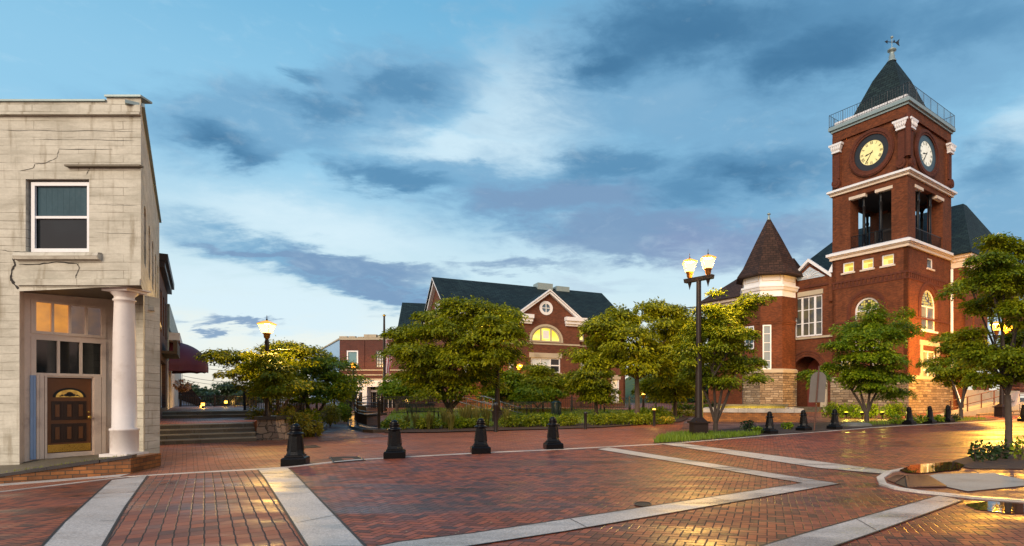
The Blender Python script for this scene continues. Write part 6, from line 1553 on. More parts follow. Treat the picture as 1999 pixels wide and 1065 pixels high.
BOL = [(577, 907, 'nearest black bollard, in front of the azaleas right of the steps'), (771, 893, 'black bollard in front of the curved fence, right of the dark access cover'), (938, 884, 'black bollard in front of the slim brown post and hedge'), (1080, 876, 'black bollard in front of the trash can, last of the four along the pale kerb'), (1502, 847, 'black bollard in the planted strip right of the double street lamp, before the fountain'), (1569, 841, 'black bollard right beside the pole of the round-topped sign'), (1629, 838, 'black bollard in the planted strip beside a flat fieldstone'), (1775, 829, 'black bollard below the tower corner, leftmost of three close together'), (1815, 827, 'black bollard below the tower, middle one of three close together'), (1850, 824, 'black bollard beside the foot of the white downspout'), (1999, 822, 'black bollard at the right edge of the view beyond the road')]
for i, (x, y, lab) in enumerate(BOL):
    g = G(x, y); rz = .32 if i < 4 else .62
    if i == 0: proto.location = g; proto.rotation_euler = (0, 0, rz); proto['label'] = lab; proto.scale = (1.02,)*3
    else: cb = copy_thing(proto, g, rz, 1.02 if i < 4 else 1.0, lab); cb.rotation_euler = (math.radians(.9*math.sin(i*2.3)), math.radians(.9*math.cos(i*3.1)), rz)
# posts in the park
def slim_post(x, y, ytop, label, r=.075, lit_=False, mat='iron'):
    g = G(x, y); h = P(x, ytop, g.y).z-g.z; t = thing('slim_post', label, 'post', g, 'slim posts along the hedge'); m = MB(); m.lathe([(r, -.05), (r, h*.86), (r*1.15, h*.87), (r*1.15, h*.93)], g, 12); m.build('shaft', M[mat], t)
    m = MB(); m.lathe([(r*1.1, h*.931), (r*1.0, h*.98), (r*.4, h)], g, 12); m.build('cap', M['amber' if lit_ else mat], t)
    if lit_: point('post_glow', g+Vector((0, 0, h+.1)), 15, WARM, .05)
slim_post(968, 843, 785, 'slim dark post in front of the brown lamp pole, left of the hedge', .10)
slim_post(1143, 838, 803, 'slim dark post at the lawn edge right of the trash can')
slim_post(1277, 831, 797, 'slim dark post with small lit top beside the yellow flowers', lit_=True)
g = GD(971, 33.4); double_lamp(g, 5.0, 'brown lamp pole rising into the biggest tree, its lanterns among the leaves', 1700, 0.3, sp=.8, k=.55, arm=False)
g = GD(1372, 22.9)+Vector((.02, .25, 0)); t = thing('yellow_marker', 'thin yellow marker stake standing against the right side of the double street lamp', 'marker', g); m = MB(); m.lathe([(.035, -.05), (.035, P(1371, 766, 23).z-g.z)], g, 8); m.build('stake', M['yellowpost'], t); m = MB(); m.lathe([(.04, P(1371, 766, 23).z-g.z), (.035, P(1371, 763, 23).z-g.z), (.01, P(1371, 762, 23).z-g.z)], g, 8); m.build('cap', M['yellowpost'], t)
# round-topped sign from behind
def sign():
    g = G(1590, 841); d = g.y; t = thing('road_sign', 'round-topped metal sign seen from behind on a leaning brown post', 'sign', g)
    top = P(1599, 714, d); b = P(1589, 841, d); m = MB(); m.tube([b-Vector((0, 0, .1)), top], .035, 8); m.build('post', M['rust'], t)
    c = P(1595, 785, d); w_ = 31/F*d/2; h = 60/F*d; tl = (top-b).normalized(); fr = Fr((c.x-w_, d+.06), (c.x+w_, d+.06)); 
    m = MB(); pts = [(0, c.z), (2*w_, c.z), (2*w_, c.z+h-w_)]+[(w_+w_*math.cos(i*math.pi/14), c.z+h-w_+w_*math.sin(i*math.pi/14)) for i in range(1, 15)]
    pts = [(s+ (z-c.z)*tl.x/tl.z, z) for s, z in pts]; m.fprism(fr, pts, -.008, .008); m.build('sign_plate', M['signback'], t)
sign()
# ------------------------------------------------------------------ fences
def fence(name, label, path, h, mats='fence', rails=(.12, .5, .97), post_every=2.2, pick=.12, ph=.5, group=None, zoff=.03, curb=None, post_h=1.05, solid=0, cat='fence'):
    """iron fence following a ground path [(x,y,z)], pickets up to ph*h, rails at fractions of h"""
    path = [Vector(p) for p in path]; t = thing(name, label, cat, path[0], group); pts = [path[0]]
    for a, b in zip(path, path[1:]):
        k = max(1, int((b-a).length/.25)); pts += [a.lerp(b, j/k) for j in range(1, k+1)]
    cum = [0]
    for a, b in zip(pts, pts[1:]): cum.append(cum[-1]+(b-a).length)
    def at(s):
        for i in range(len(cum)-1):
            if cum[i+1] >= s: return pts[i].lerp(pts[i+1], (s-cum[i])/max(1e-6, cum[i+1]-cum[i]))
        return pts[-1]
    L = cum[-1]; n = max(1, round(L/post_every))
    for i in range(n+1):
        q = at(L*i/n); m = MB(); m.box(q.x-.045, q.x+.045, q.y-.045, q.y+.045, q.z-.05, q.z+h*post_h); m.lathe([(.06, h*post_h), (.06, h*post_h+.03), (.01, h*post_h+.08)], q, 8); m.build('post', M[mats], t)
    for r in rails:
        m = MB(); m.tube([q+Vector((0, 0, h*r)) for q in pts], .028, 6); m.build('rail', M[mats], t)
    m = MB(); k = int(L/pick)
    for i in range(k): q = at(L*(i+.5)/k); m.box(q.x-.012, q.x+.012, q.y-.012, q.y+.012, q.z+h*rails[0], q.z+h*ph)
    m.build('picket_panel', M[mats], t)
    return t
near = [G(740, 842)]+[P(x, y, d) for x, y, d in ((716, 838, 27.2), (700, 829, 29.0), (694, 822, 31.0), (694, 816, 33.5), (700, 811, 36.0), (715, 806, 38.2), (745, 802, 40.0))]
near = [Vector((p.x, p.y, gz(p.x, p.y)+.16)) for p in near]
fence('curved_fence', 'dark bronze curved fence on a low stone kerb beside the brick path', near, 1.2, rails=(.06, .50, .62, .84, .97), pick=.09, ph=.5, post_every=4)
def curb(name, path, w_, h, mat, label=None):
    m = MB(); P2 = [p.to_2d() for p in path]; A, B = offset_line(P2, -w_/2), offset_line(P2, w_/2); n = len(path)
    up = lambda q: Vector((q.x, q.y, gz(q.x, q.y)+h)); dn = lambda q: Vector((q.x, q.y, gz(q.x, q.y)-.1))
    m.add([up(q) for q in A]+[up(q) for q in B]+[dn(q) for q in A]+[dn(q) for q in B], [(i, i+1, n+i+1, n+i) for i in range(n-1)]+[(i, 2*n+i, 2*n+i+1, i+1) for i in range(n-1)]+[(n+i, n+i+1, 3*n+i+1, 3*n+i) for i in range(n-1)]+[(0, n, 3*n, 2*n), (n-1, 3*n-1, 4*n-1, 2*n-1)])
    o = m.build(name, mat, None, path[0]); tag(o, label, 'kerb') if label else tag(o, kind='structure'); return o
cp = [near[0]+Vector((.45, -.9, 0)), near[0]+Vector((-.1, -.55, 0))]+near[1:]
# smooth kerb polyline
cs = []
for a, b in zip(cp, cp[1:]): cs += [a.lerp(b, j/3) for j in range(3)]
curb('stone_kerb', cs+[cp[-1]], .8, .15, M['coping'], 'low rounded dark stone kerb carrying the curved fence')
fence('park_fence', 'long dark iron fence running back from the curved one towards the far ramp', [Vector((p.x, p.y, gz(p.x, p.y)+.02)) for p in (P(746, 800, 40.2), P(800, 800, 41), P(905, 800, 42), P(1000, 800, 43))], 1.25, rails=(.08, .62, .97), ph=.95, pick=.13)
fence('park_fence', 'long black iron fence behind the benches and lawn, in front of the hall', [Vector((p.x, p.y, gz(p.x, p.y)+.02)) for p in (P(1004, 800, 44.5), P(1100, 800, 44.5), P(1230, 800, 44.5), P(1330, 800, 46))], 1.1, 'iron', rails=(.08, .92), ph=1.0, pick=.14)
fence('park_fence', 'short black iron fence behind the left dogwood trees, beside the path', [Vector((p.x, p.y, gz(p.x, p.y)+.02)) for p in (P(560, 810, 30), P(600, 806, 33), P(684, 800, 38))], 1.15, 'iron', rails=(.08, .92), ph=1.0, pick=.13)
fence('park_fence', 'black iron fence along the back of the upper landing, before the far trees', [Vector((p.x, p.y, .962)) for p in (P(352, 800, 39), P(420, 800, 39.5), P(500, 800, 38))], .75, 'iron', rails=(.08, .92), ph=1.05, pick=.14)
fence('park_fence', 'black iron fence panel between the stone pier and the left dogwoods', [Vector((p.x, p.y, .75)) for p in (P(478, 800, 28), P(530, 800, 27), P(600, 800, 26.5))], 1.15, 'iron', rails=(.08, .92), ph=1.0, pick=.13)
def ramp_rail(lab, x0, y0, x1, y1, d0, d1):
    a, b = P(x0, y0, d0), P(x1, y1, d1); t = thing('ramp_handrail', lab, 'handrail', (a.x, a.y, gz(a.x, a.y)), 'metal ramp handrails')
    for k in range(5):
        q = a.lerp(b, k/4); m = MB(); m.tube([Vector((q.x, q.y, gz(q.x, q.y)-.05)), q], .022, 6); m.build('post', M['steel'], t)
    for dz in (0, -.38): m = MB(); m.tube([a+Vector((-.3, 0, dz)), a+Vector((0, 0, dz)), b+Vector((0, 0, dz)), b+Vector((.3, 0, dz))], .028, 6); m.build('rail', M['steel'], t)
ramp_rail('grey metal handrail sloping down right of the biggest trunk, nearer one', 890, 771, 972, 794, 38.5, 38.5)
ramp_rail('grey metal handrail sloping down behind the brown pole, farther one', 945, 773, 1010, 794, 40, 40)
# benches, bin
def bench_proto(L=2.0):
    t = thing('park_bench', 'x', 'bench', (0, 0, 0), 'park benches'); m = MB()
    for i in range(5): m.box(-L/2, L/2, -.25+i*.1, -.17+i*.1, .42, .45)
    m.build('seat', M['plain_green'], t); m = MB(); n = int(L/.085)
    for i in range(n): x = -L/2+(i+.5)*L/n; m.hexa([Vector((x-.014, .24, .46)), Vector((x+.014, .24, .46)), Vector((x+.014, .265, .46)), Vector((x-.014, .265, .46)), Vector((x-.014, .33, .88)), Vector((x+.014, .33, .88)), Vector((x+.014, .355, .88)), Vector((x-.014, .355, .88))])
    m.box(-L/2-.02, L/2+.02, .32, .37, .881, .92); m.box(-L/2-.02, L/2+.02, .235, .275, .452, .478); m.build('backrest', M['plain_green'], t)
    for sx in (-1, 1):
        for y in (-.22, .26): m = MB(); m.box(sx*(L/2-.06)-.03, sx*(L/2-.06)+.03, y-.03, y+.03, -.03, .419); m.build('leg', M['iron'], t)
        m = MB(); m.tube([Vector((sx*(L/2-.03), -.24, .45)), Vector((sx*(L/2-.03), -.22, .64)), Vector((sx*(L/2-.03), .26, .66))], .022, 6); m.build('armrest', M['iron'], t)
    return t
bp = bench_proto(); B = [(1140, 41.5, .1, 'dark slatted park bench left of the big right-hand trunk, behind the lawn'), (1205, 41.5, .1, 'dark slatted park bench directly left of the big right-hand tree trunk'), (1010, 39.5, .12, 'long black slatted bench with its back to the fence, left of the trash can'), (826, 36.0, 2.9, 'park bench seen from behind on the lawn left of the biggest trunk'), (1055, 39.8, .1, 'black slatted bench next to the trash can'), (668, 33.0, 1.4, 'dark bench end on beside the brick path behind the left dogwoods'), (597, 23.4, 2.2, 'dark bench half hidden behind the azaleas at the start of the path')]
for i, (x, d, rz, lab) in enumerate(B):
    g = GD(x, d)+Vector((0, 0, .02))
    if i == 0: bp.location = g; bp.rotation_euler = (0, 0, rz); bp['label'] = lab
    else: copy_thing(bp, g, rz, 1.0, lab)
g = GD(1086, 39.2); t = thing('trash_can', 'dark green trash can at the lawn edge between benches', 'trash can', g); m = MB(); m.lathe([(.27, 0), (.30, .08), (.32, .8), (.30, .82)], g, 16)
for i in range(16): a = i*math.pi/8; m.box(g.x+.325*math.cos(a)-.018, g.x+.325*math.cos(a)+.018, g.y+.325*math.sin(a)-.018, g.y+.325*math.sin(a)+.018, g.z+.06, g.z+.84)
m.build('body', M['plain_green'], t); m = MB(); m.lathe([(.35, .84), (.35, .9), (.2, 1.0), (.19, 1.02)], g, 16); m.build('lid', M['plain_green'], t)
# flagpole
g = GD(750, 45); t = thing('flagpole', 'grey flagpole with ball top and limp striped flag left of the biggest tree', 'flagpole', g); ztop = P(750, 618, 45).z; m = MB(); m.lathe([(.22, 0), (.22, .15), (.13, .2), (.11, 4), (.07, ztop-g.z)], g, 12); m.build('pole', M['lamp_iron'], t); m = MB(); m.lathe([(.01, -.12), (.1, -.06), (.12, 0), (.1, .06), (.01, .12)], Vector((g.x, g.y, ztop+.1)), 12); m.build('ball_top', M['brass'], t)
m = MB(); vs = []; nu, nv = 14, 16; z1, z0 = P(750, 662, 45).z, P(750, 728, 45).z
for i in range(nu+1):
    for j in range(nv+1):
        f, v = i/nu, j/nv; x = .12+f*.75*(.5+.5*v)*(.75+.25*math.sin(v*5)); vs.append(Vector((g.x+x, g.y+.16*math.sin(f*9+v*2)*f**.5, z1-(z1-z0)*v-f*.35*(1-v*.3)+.05*math.sin(f*7))))
m.add(vs, [(i*(nv+1)+j, (i+1)*(nv+1)+j, (i+1)*(nv+1)+j+1, i*(nv+1)+j+1) for i in range(nu) for j in range(nv)], 0, True); fo = m.build('flag', M['flag'], t)
me = fo.data; uv = me.uv_layers[0].data
for lp in me.loops: k = lp.vertex_index; uv[lp.index].uv = ((k//(nv+1))/nu, (k % (nv+1))/nv)
# wires
def wires():
    base = GD(590, 42); t = thing('utility_pole', 'wooden utility pole behind the left dogwood trees holding thin overhead wires', 'utility pole', base); m = MB(); m.lathe([(.16, 0), (.11, 5.2)], base, 10); m.build('pole', M['bark'], t); m = MB(); m.box(base.x-.9, base.x+.9, base.y-.06, base.y+.06, base.z+4.7, base.z+4.82); m.build('cross_arm', M['bark'], t)
    for y0, y1 in ((704, 703), (711, 712), (733, 735), (740, 743)):
        a = P(356, y0, 50); b = Vector((base.x, base.y, P(590, y1, 42).z)); b.z = min(b.z, base.z+5.2)
        m = MB(); m.tube([a.lerp(b, k/10)-Vector((0, 0, .5*4*(k/10)*(1-k/10))) for k in range(11)], .016, 4); m.build('wire', M['iron'], t)
wires()
# fountain in front of the turret
def fountain():
    A0, B0 = G(1373, 823), G(1567, 824); fr = Fr(A0.to_2d(), B0.to_2d()); L = fr.L; z0 = gz(8, 35); zt = fr.z_at(L/2, 805); zc = fr.z_at(L/2, 797)
    t = thing('fountain', 'low brick fountain pool with yellow-lit sheet of water in front of the turret', 'fountain', fr.pt(L/2, -2, z0)); m = MB(); m.fbox(fr, 0, L, -.35, 0, z0-.2, zt); m.fbox(fr, 0, L, -4.4, -4.05, z0-.2, zt); m.fbox(fr, 0, .35, -4.05, -.351, z0-.2, zt); m.fbox(fr, L-.35, L, -4.05, -.351, z0-.2, zt); m.build('brick_wall', M['brick_low'], t)
    c = MB(); n = 11
    for i in range(n): c.fbox(fr, -.05+(L+.1)*i/n+.004, -.05+(L+.1)*(i+1)/n-.004, -.42, .06, zt+.002, zc)
    c.fbox(fr, -.05, L+.05, -4.45, -3.98, zt+.002, zc); c.fbox(fr, -.05, .42, -3.97, -.43, zt+.002, zc); c.fbox(fr, L-.42, L+.05, -3.97, -.43, zt+.002, zc); c.build('cap', M['kerb'], t)
    w_ = MB(); w_.quad(fr.pt(.3, -.36, zt-.1), fr.pt(L-.3, -.36, zt-.1), fr.pt(L-.3, -4.1, zt-.1), fr.pt(.3, -4.1, zt-.1)); w_.build('pool_water', M['water'], t)
    s0, s1 = fr.off(-2.2).s_of(1403), fr.off(-2.2).s_of(1532); z1 = fr.off(-2.2).z_at(L/2, 789)
    m = MB(); m.fbox(fr, s0-.15, s1+.15, -3.4, -2.22, zt-.3, z1-.1); m.build('weir_block', M['lime'], t); m = MB(); m.fbox(fr, s0-.2, s1+.2, -3.45, -2.12, z1-.098, z1); m.build('weir_lip', M['slab'], t)
    m = MB(); m.fbox(fr, s0, s1, -2.2, -2.16, zt-.1, z1-.102); m.build('water_sheet', M['curtain'], t)
    m = MB(); q = fr.pt(s1+.45, -2.0, z1-.55); m.lathe([(.16, -.3), (.2, .1), (.26, .32), (.24, .36)], q, 14); m.build('urn', M['lime'], t)
    for s in (s0+1, (s0+s1)/2, s1-1): point('pool_light', fr.pt(s, -1.5, zt+.05), 22, (1, .8, .22), .06)
fountain()
# ramp, wall and rail on the right
def ramp():
    Cc = Vector((21.64, 42.0)); a = Vector((-.62, .785)).normalized(); b = Vector((a.y, -a.x)); f = Fr((P(1845, 800, 38.6)).to_2d(), P(2060, 800, 41.0).to_2d())
    t = thing('access_ramp', 'concrete access ramp with brown railing rising to the right in front of the courthouse', 'ramp', f.pt(0, 0, .2)); n = 12; m = MB(); top = lambda s: .25+1.0*min(1, s/5.2)
    m.fprism(f, [(0, -.2), (f.L, -.2), (f.L, top(f.L)), (5.2, top(5.2)), (0, top(0))], -1.5, 0); m.build('ramp_slab', M['apron'], t)
    w_ = MB(); w_.fprism(f, [(2.6, -.2), (f.L, -.2), (f.L, .95), (2.6, .45)], .002, .3); w_.build('stone_face', M['stone'], t)
    for x in (1858, 1891, 1918, 1943, 1972, 2010):
        s = f.s_of(x); m = MB(); m.fbox(f, s-.03, s+.03, -.12, -.06, top(s)-.05, top(s)+1.0); m.build('rail_post', M['rust'], t)
    for dz in (1.0, .5):
        m = MB(); m.tube([f.pt(.2, -.09, top(.2)+dz), f.pt(5.2, -.09, top(5.2)+dz), f.pt(f.L, -.09, top(f.L)+dz)], .028, 6); m.build('rail', M['rust'], t)
    d = 37.5; bt = thing('cloth_banner', 'crumpled white cloth banner with grey scrawl beside the ramp railing', 'banner', P(1973, 790, d)); m = MB(); vs = []; nu, nv = 8, 8
    for i in range(nu+1):
        for j in range(nv+1): f_, v = i/nu, j/nv; vs.append(P(1956+35*f_, 772-8*f_+26*v+1.5*math.sin(f_*5), d+.06*math.sin(f_*8+v*3)))
    m.add(vs, [(i*(nv+1)+j, (i+1)*(nv+1)+j, (i+1)*(nv+1)+j+1, i*(nv+1)+j+1) for i in range(nu) for j in range(nv)], 0, True); m.build('sheet', M['cloth_white'], bt)
    m = MB(); m.tube([P(1966+13*(k/10)+4*math.sin(k*2.2), 776+k*.9+2.5*math.cos(k*1.7), d-.08) for k in range(11)], .022, 5); m.build('scrawl', M['signback'], bt)
    m = MB()
    for x in (1956.5, 1990.5): m.tube([P(x, 768, d+.02), P(x, 806, d+.02)], .02, 6)
    m.build('stake', M['rust'], bt)
ramp()
g = G(1672, 832); m = MB(); rs = random.Random(9); vs = []; 
for k in range(3):
    for i in range(12): a = i*math.pi/6; r = (1.0, .92, .6)[k]*rs.uniform(.85, 1.1); vs.append(g+Vector((.85*r*math.cos(a), .4*r*math.sin(a), (-.05, .12, .2)[k])))
m.add(vs, [(k*12+i, k*12+(i+1) % 12, (k+1)*12+(i+1) % 12, (k+1)*12+i) for k in range(2) for i in range(12)]+[tuple(range(24, 36))]); tag(m.build('fieldstone', M['rock'], None, g), 'flat grey-green fieldstone lying in the mulch beside a bollard', 'rock')
# uplights before the hedge by the tower
for i, (x, lab) in enumerate(((1652, 'yellow uplight in the clipped hedge, left of the trunk by the tower'), (1683, 'yellow uplight in the clipped hedge, nearest the trunk by the tower'), (1722, 'yellow uplight in the clipped hedge, right of the trunk by the tower'))):
    d = 35.8; g = GD(x, d); t = thing('uplight', lab, 'garden light', g, 'yellow garden uplights'); m = MB(); m.lathe([(.03, -.1), (.03, .25), (.1, .28), (.13, .45)], g, 10); m.build('housing', M['iron'], t); m = MB(); m.lathe([(.125, .452), (.11, .46), (.01, .47)], g, 10); m.build('lens', M['uplight'], t); point('uplight_beam', g+Vector((.05, .0, .62)), 60, (1, .80, .12), .06)
# ------------------------------------------------------------------ trees
TG = 'trees of the brick square'
tree('maple_tree', 'spreading left dogwood tree behind the pier lamp post, its long branch reaching left', GD(537, 23.6), [(447, 690, 40, 11, -.6), (425, 691, 22, 8, -.6), (490, 705, 48, 20), (545, 686, 38, 24), (525, 730, 55, 22), (580, 692, 34, 24), (555, 672, 20, 12), (560, 750, 52, 20), (470, 728, 36, 14), (500, 752, 34, 12), (606, 690, 24, 18), (528, 716, 46, 22, -2.5), (510, 696, 30, 16, -2.5), (548, 745, 46, 22, -2.4), (530, 770, 34, 12, -2.2)], 23.6, 24367, 'leaf_maple', 11, 0.116, 0.0324, 162, 0.495, TG, .11, stems=3, fork=.25, droop=.55)
tree('maple_tree', 'rounder left dogwood tree beside the brick path, right of the spreading one', GD(612, 26), [(642, 712, 42, 24), (664, 740, 32, 26), (612, 735, 42, 28), (630, 765, 46, 20), (690, 742, 20, 12), (600, 705, 30, 20), (655, 770, 34, 16), (585, 765, 30, 18)], 26, 15200, 'leaf_green', 12, 0.122, 0.0346, 128, 0.495, TG, .10, stems=2, droop=.5)
tree('maple_tree', 'biggest rounded tree in the middle of the park with a dark trunk behind tall grasses', GD(878, 33), [(905, 604, 66, 24), (848, 622, 44, 24), (960, 612, 50, 26), (800, 655, 44, 22), (985, 640, 34, 24), (880, 655, 75, 36, -1.5), (790, 690, 38, 20), (980, 690, 38, 30), (890, 705, 80, 38, -1.5), (825, 725, 50, 28), (940, 730, 42, 30), (870, 752, 66, 24), (775, 660, 24, 14), (1005, 615, 20, 14), (820, 690, 48, 26, -1.6), (930, 670, 50, 30, -1.6), (962, 628, 38, 22, -2.2), (990, 655, 30, 22, -2.2), (955, 690, 36, 20, -2.2)], 33, 53865, 'leaf_olive', 13, 0.184, 0.0446, 310, 0.675, TG, .19, stems=3, fork=.5, droop=.6, up=.9)
tree('maple_tree', 'large spreading tree right of the hall gable, with a bare straight trunk', GD(1243, 32), [(1180, 638, 45, 28), (1150, 672, 38, 22), (1240, 612, 48, 22), (1290, 603, 42, 18), (1225, 662, 66, 36, -1.2), (1300, 655, 46, 38), (1165, 703, 44, 18), (1250, 712, 58, 26, -.8), (1318, 640, 26, 34), (1210, 622, 38, 22), (1130, 690, 22, 14), (1280, 690, 50, 26), (1205, 690, 40, 22), (1322, 612, 34, 20, 1), (1335, 680, 26, 34, 1.5), (1300, 725, 40, 24, 1)], 32, 42322, 'leaf_olive', 14, 0.177, 0.0432, 256, 0.63, TG, .15, stems=1, droop=.6, up=1.0)
tree('maple_tree', 'broad drooping tree behind the lit low lantern, between two larger park trees', GD(1318, 38), [(1310, 715, 42, 34), (1325, 755, 36, 26), (1290, 690, 34, 26), (1300, 745, 34, 30), (1330, 690, 30, 30), (1342, 655, 32, 30), (1352, 740, 26, 36), (1272, 755, 26, 24), (1365, 700, 26, 36), (1310, 640, 34, 30)], 38, 32703, 'leaf_olive', 15, 0.204, 0.0504, 94, 0.72, TG, .13)
tree('maple_tree', 'small round tree with a flat top behind the lawn, left of the bare straight trunk', GD(1164, 39), [(1150, 730, 42, 16), (1150, 752, 46, 20), (1175, 765, 34, 16), (1125, 745, 22, 14), (1160, 775, 30, 10)], 39, 12350, 'leaf_olive', 16, 0.19, 0.0468, 81, 0.63, TG, .12)
tree('maple_tree', 'low fresh green tree in front of the hall, left of the small lamp post', GD(990, 43), [(985, 748, 28, 26), (965, 768, 24, 18), (1005, 765, 26, 22), (1000, 735, 18, 14)], 43, 7980, 'leaf_green', 17, 0.204, 0.0504, 54, 0.72, TG, .1, stems=2)
tree('maple_tree', 'low golden-topped tree in front of the hall, right of the small lamp post', GD(1060, 44), [(1055, 748, 46, 18), (1090, 742, 28, 16), (1030, 742, 24, 14), (1060, 725, 28, 12), (1040, 716, 18, 9)], 44, 9880, 'leaf_olive', 18, 0.204, 0.0504, 67, 0.72, TG, .1, stems=2)
tree('maple_tree', 'low bright green tree just before the golden-topped one, over the benches', GD(1050, 42), [(1045, 762, 40, 16), (1075, 768, 28, 14), (1025, 772, 24, 12)], 42, 6840, 'leaf_green', 19, 0.19, 0.0468, 48, 0.63, TG, .1, stems=2)
tree('maple_tree', 'bushy green tree under the flag between the store and the biggest tree', GD(775, 43), [(780, 748, 28, 20), (765, 762, 20, 14), (800, 760, 24, 16)], 43, 6840, 'leaf_green', 20, 0.204, 0.0504, 54, 0.72, TG, .1, stems=2)
tree('maple_tree', 'golden-lit tree beside the double street lamp with one long branch pointing right', GD(1397, 24.3), [(1396, 583, 11, 18, .2), (1376, 612, 26, 18), (1425, 612, 42, 18), (1452, 596, 26, 11), (1484, 577, 22, 9, 0), (1466, 586, 24, 10, 0), (1360, 650, 40, 28), (1440, 655, 46, 28), (1400, 660, 44, 30, -.7), (1395, 700, 62, 30), (1452, 710, 40, 22), (1478, 737, 28, 8), (1372, 730, 38, 18), (1412, 745, 36, 14), (1345, 690, 34, 26), (1400, 630, 40, 22)], 24.3, 33345, 'leaf_maple', 21, 0.116, 0.0324, 229, 0.45, TG, .10, stems=4, fork=.22, droop=.5)
tree('maple_tree', 'rounded young tree in front of the clock tower, its trunk in the mulch strip', GD(1692, 31), [(1660, 642, 30, 18), (1705, 622, 26, 24), (1712, 600, 10, 10), (1752, 640, 26, 18), (1765, 612, 10, 16), (1700, 660, 66, 30, -.7), (1636, 676, 26, 13), (1700, 700, 68, 28, -.7), (1640, 722, 34, 18), (1722, 740, 54, 24), (1742, 766, 26, 12), (1680, 735, 36, 22), (1585, 733, 20, 16), (1612, 735, 22, 10), (1780, 640, 16, 8)], 31, 35910, 'leaf_green', 22, 0.143, 0.0396, 202, 0.54, TG, .115, stems=4, fork=.3, droop=.5)
tree('maple_tree', 'small young tree between the tower corner and the near tree, by the downspout', GD(1876, 33.5), [(1850, 660, 26, 14), (1868, 688, 44, 24), (1822, 706, 20, 9), (1900, 718, 36, 26), (1870, 735, 36, 20), (1845, 720, 24, 14), (1890, 670, 30, 18)], 33.5, 20520, 'leaf_maple', 23, 0.15, 0.0396, 108, 0.54, TG, .11, stems=3, fork=.3, droop=.5)
tree('maple_tree', 'tall near tree at the right edge in the planted corner bed', GD(1968, 15.5), [(1946, 472, 26, 16), (1990, 492, 34, 26), (1925, 510, 36, 18), (1893, 556, 28, 12), (1960, 545, 52, 30), (1925, 590, 36, 20), (1990, 610, 38, 26), (1922, 688, 40, 22), (1985, 700, 40, 26), (1897, 655, 28, 15), (2035, 550, 46, 46), (2030, 670, 46, 44), (1925, 735, 28, 11), (1995, 662, 34, 22), (1915, 700, 30, 16), (1868, 565, 12, 6), (1985, 735, 26, 14)], 15.5, 53865, 'leaf_maple', 24, 0.085, 0.0259, 378, 0.324, TG, .09, stems=1, droop=.5, up=.75, nlimb=14)
FG = 'trees far beyond the steps'
tree('far_tree', 'hazy far tree just right of the burgundy awning', P(378, 806, 62), [(372, 765, 18, 16), (395, 770, 22, 20), (410, 780, 18, 16)], 62, 3600, 'leaf_far', 31, 0.34, 0.1008, 40, 1.08, FG, .15)
tree('far_tree', 'broad hazy far tree behind the upper landing, left of the dogwoods', P(448, 806, 66), [(446, 760, 24, 16), (430, 775, 22, 18), (465, 772, 24, 18), (450, 785, 30, 14)], 66, 5100, 'leaf_far', 32, 0.34, 0.1008, 54, 1.08, FG, .2)
tree('far_tree', 'paler low far tree under the left dogwood branches', P(492, 806, 64), [(490, 775, 22, 14), (508, 782, 20, 14), (475, 786, 20, 12)], 64, 3300, 'leaf_far', 33, 0.34, 0.1008, 37, 1.08, FG, .15)
tree('far_tree', 'low dark far bush at the foot of the far trees beyond the landing fence', P(425, 806, 56), [(420, 792, 26, 10), (455, 794, 26, 9), (480, 793, 22, 9)], 56, 3300, 'leaf_dark', 34, 0.272, 0.0864, 32, 0.9, FG, .1)
tree('far_tree', 'dark tree mass behind the park, right of the hall corner', P(1345, 800, 62), [(1340, 745, 40, 30), (1370, 770, 34, 22), (1300, 770, 34, 20)], 62, 5400, 'leaf_dark', 35, 0.34, 0.1008, 54, 1.17, None, .2)
# ------------------------------------------------------------------ shrubs
AG = 'azaleas beside the steps'
AZ = [(572, 838, 22.3, .72, .62, 1.1, 'large yellow-green azalea at the front corner of the bed beside the path', 'leaf_azalea'), (545, 832, 22.9, .42, .4, .80, 'azalea directly right of the stone pier', 'leaf_azalea'), (505, 815, 25.0, .5, .5, 1.1, 'azalea growing behind the stone pier, left of the lamp pole', 'leaf_azalea'), (552, 815, 25.0, .75, .6, 1.35, 'reddish-gold azalea behind the pier, under the spreading dogwood', 'leaf_azalea'), (598, 818, 24.6, .6, .5, 1.15, 'green-gold azalea in the middle of the bed under the dogwoods', 'leaf_green'), (645, 805, 30.0, .6, .5, 1.2, 'bright yellow-green azalea under the rounder dogwood by the path', 'leaf_azalea'), (612, 838, 22.9, .35, .35, .6, 'small azalea at the right tip of the bed by the path', 'leaf_azalea'), (672, 800, 33.0, .5, .4, 1.1, 'pale green bush beyond the path at the end of the left fence', 'leaf_green')]
for i, (x, y, d, rx, ry, h, lab, mt) in enumerate(AZ): shrub('azalea', lab, GD(x, d)+Vector((0, 0, .03)), (rx, ry, h), 1500, mt, 40+i, .11, .028, AG, 'azalea', 6)
HG = 'low hedge plants along the brick walk'
HX = [(770, 'left end by the curved fence'), (835, 'below the tall grasses left of the second bollard gap'), (890, 'dark and low under the biggest trunk'), (925, 'right behind the third bollard'), (1000, 'right of the slim post and brown pole'), (1035, 'in front of the long black bench'), (1068, 'left of the bollard by the trash can'), (1108, 'right of the bollard by the trash can'), (1165, 'right of the slim lawn post'), (1205, 'at the lawn edge in front of the two benches'), (1240, 'below the bare straight trunk'), (1262, 'left of the lit slim post')]
for i, (x, lab) in enumerate(HX):
    d = 27.4+.0075*(x-770); g = GD(x, d)+Vector((0, 0, .04)); shrub('low_hedge', 'low yellow-green hedge plant, '+lab, g, (.72, .5, .62 if 950 < x else .5), 1100, 'leaf_maple' if i not in (2, 6) else 'leaf_green', 60+i, .11, .03, HG, 'hedge', 5)
RG = 'tall ornamental grasses'
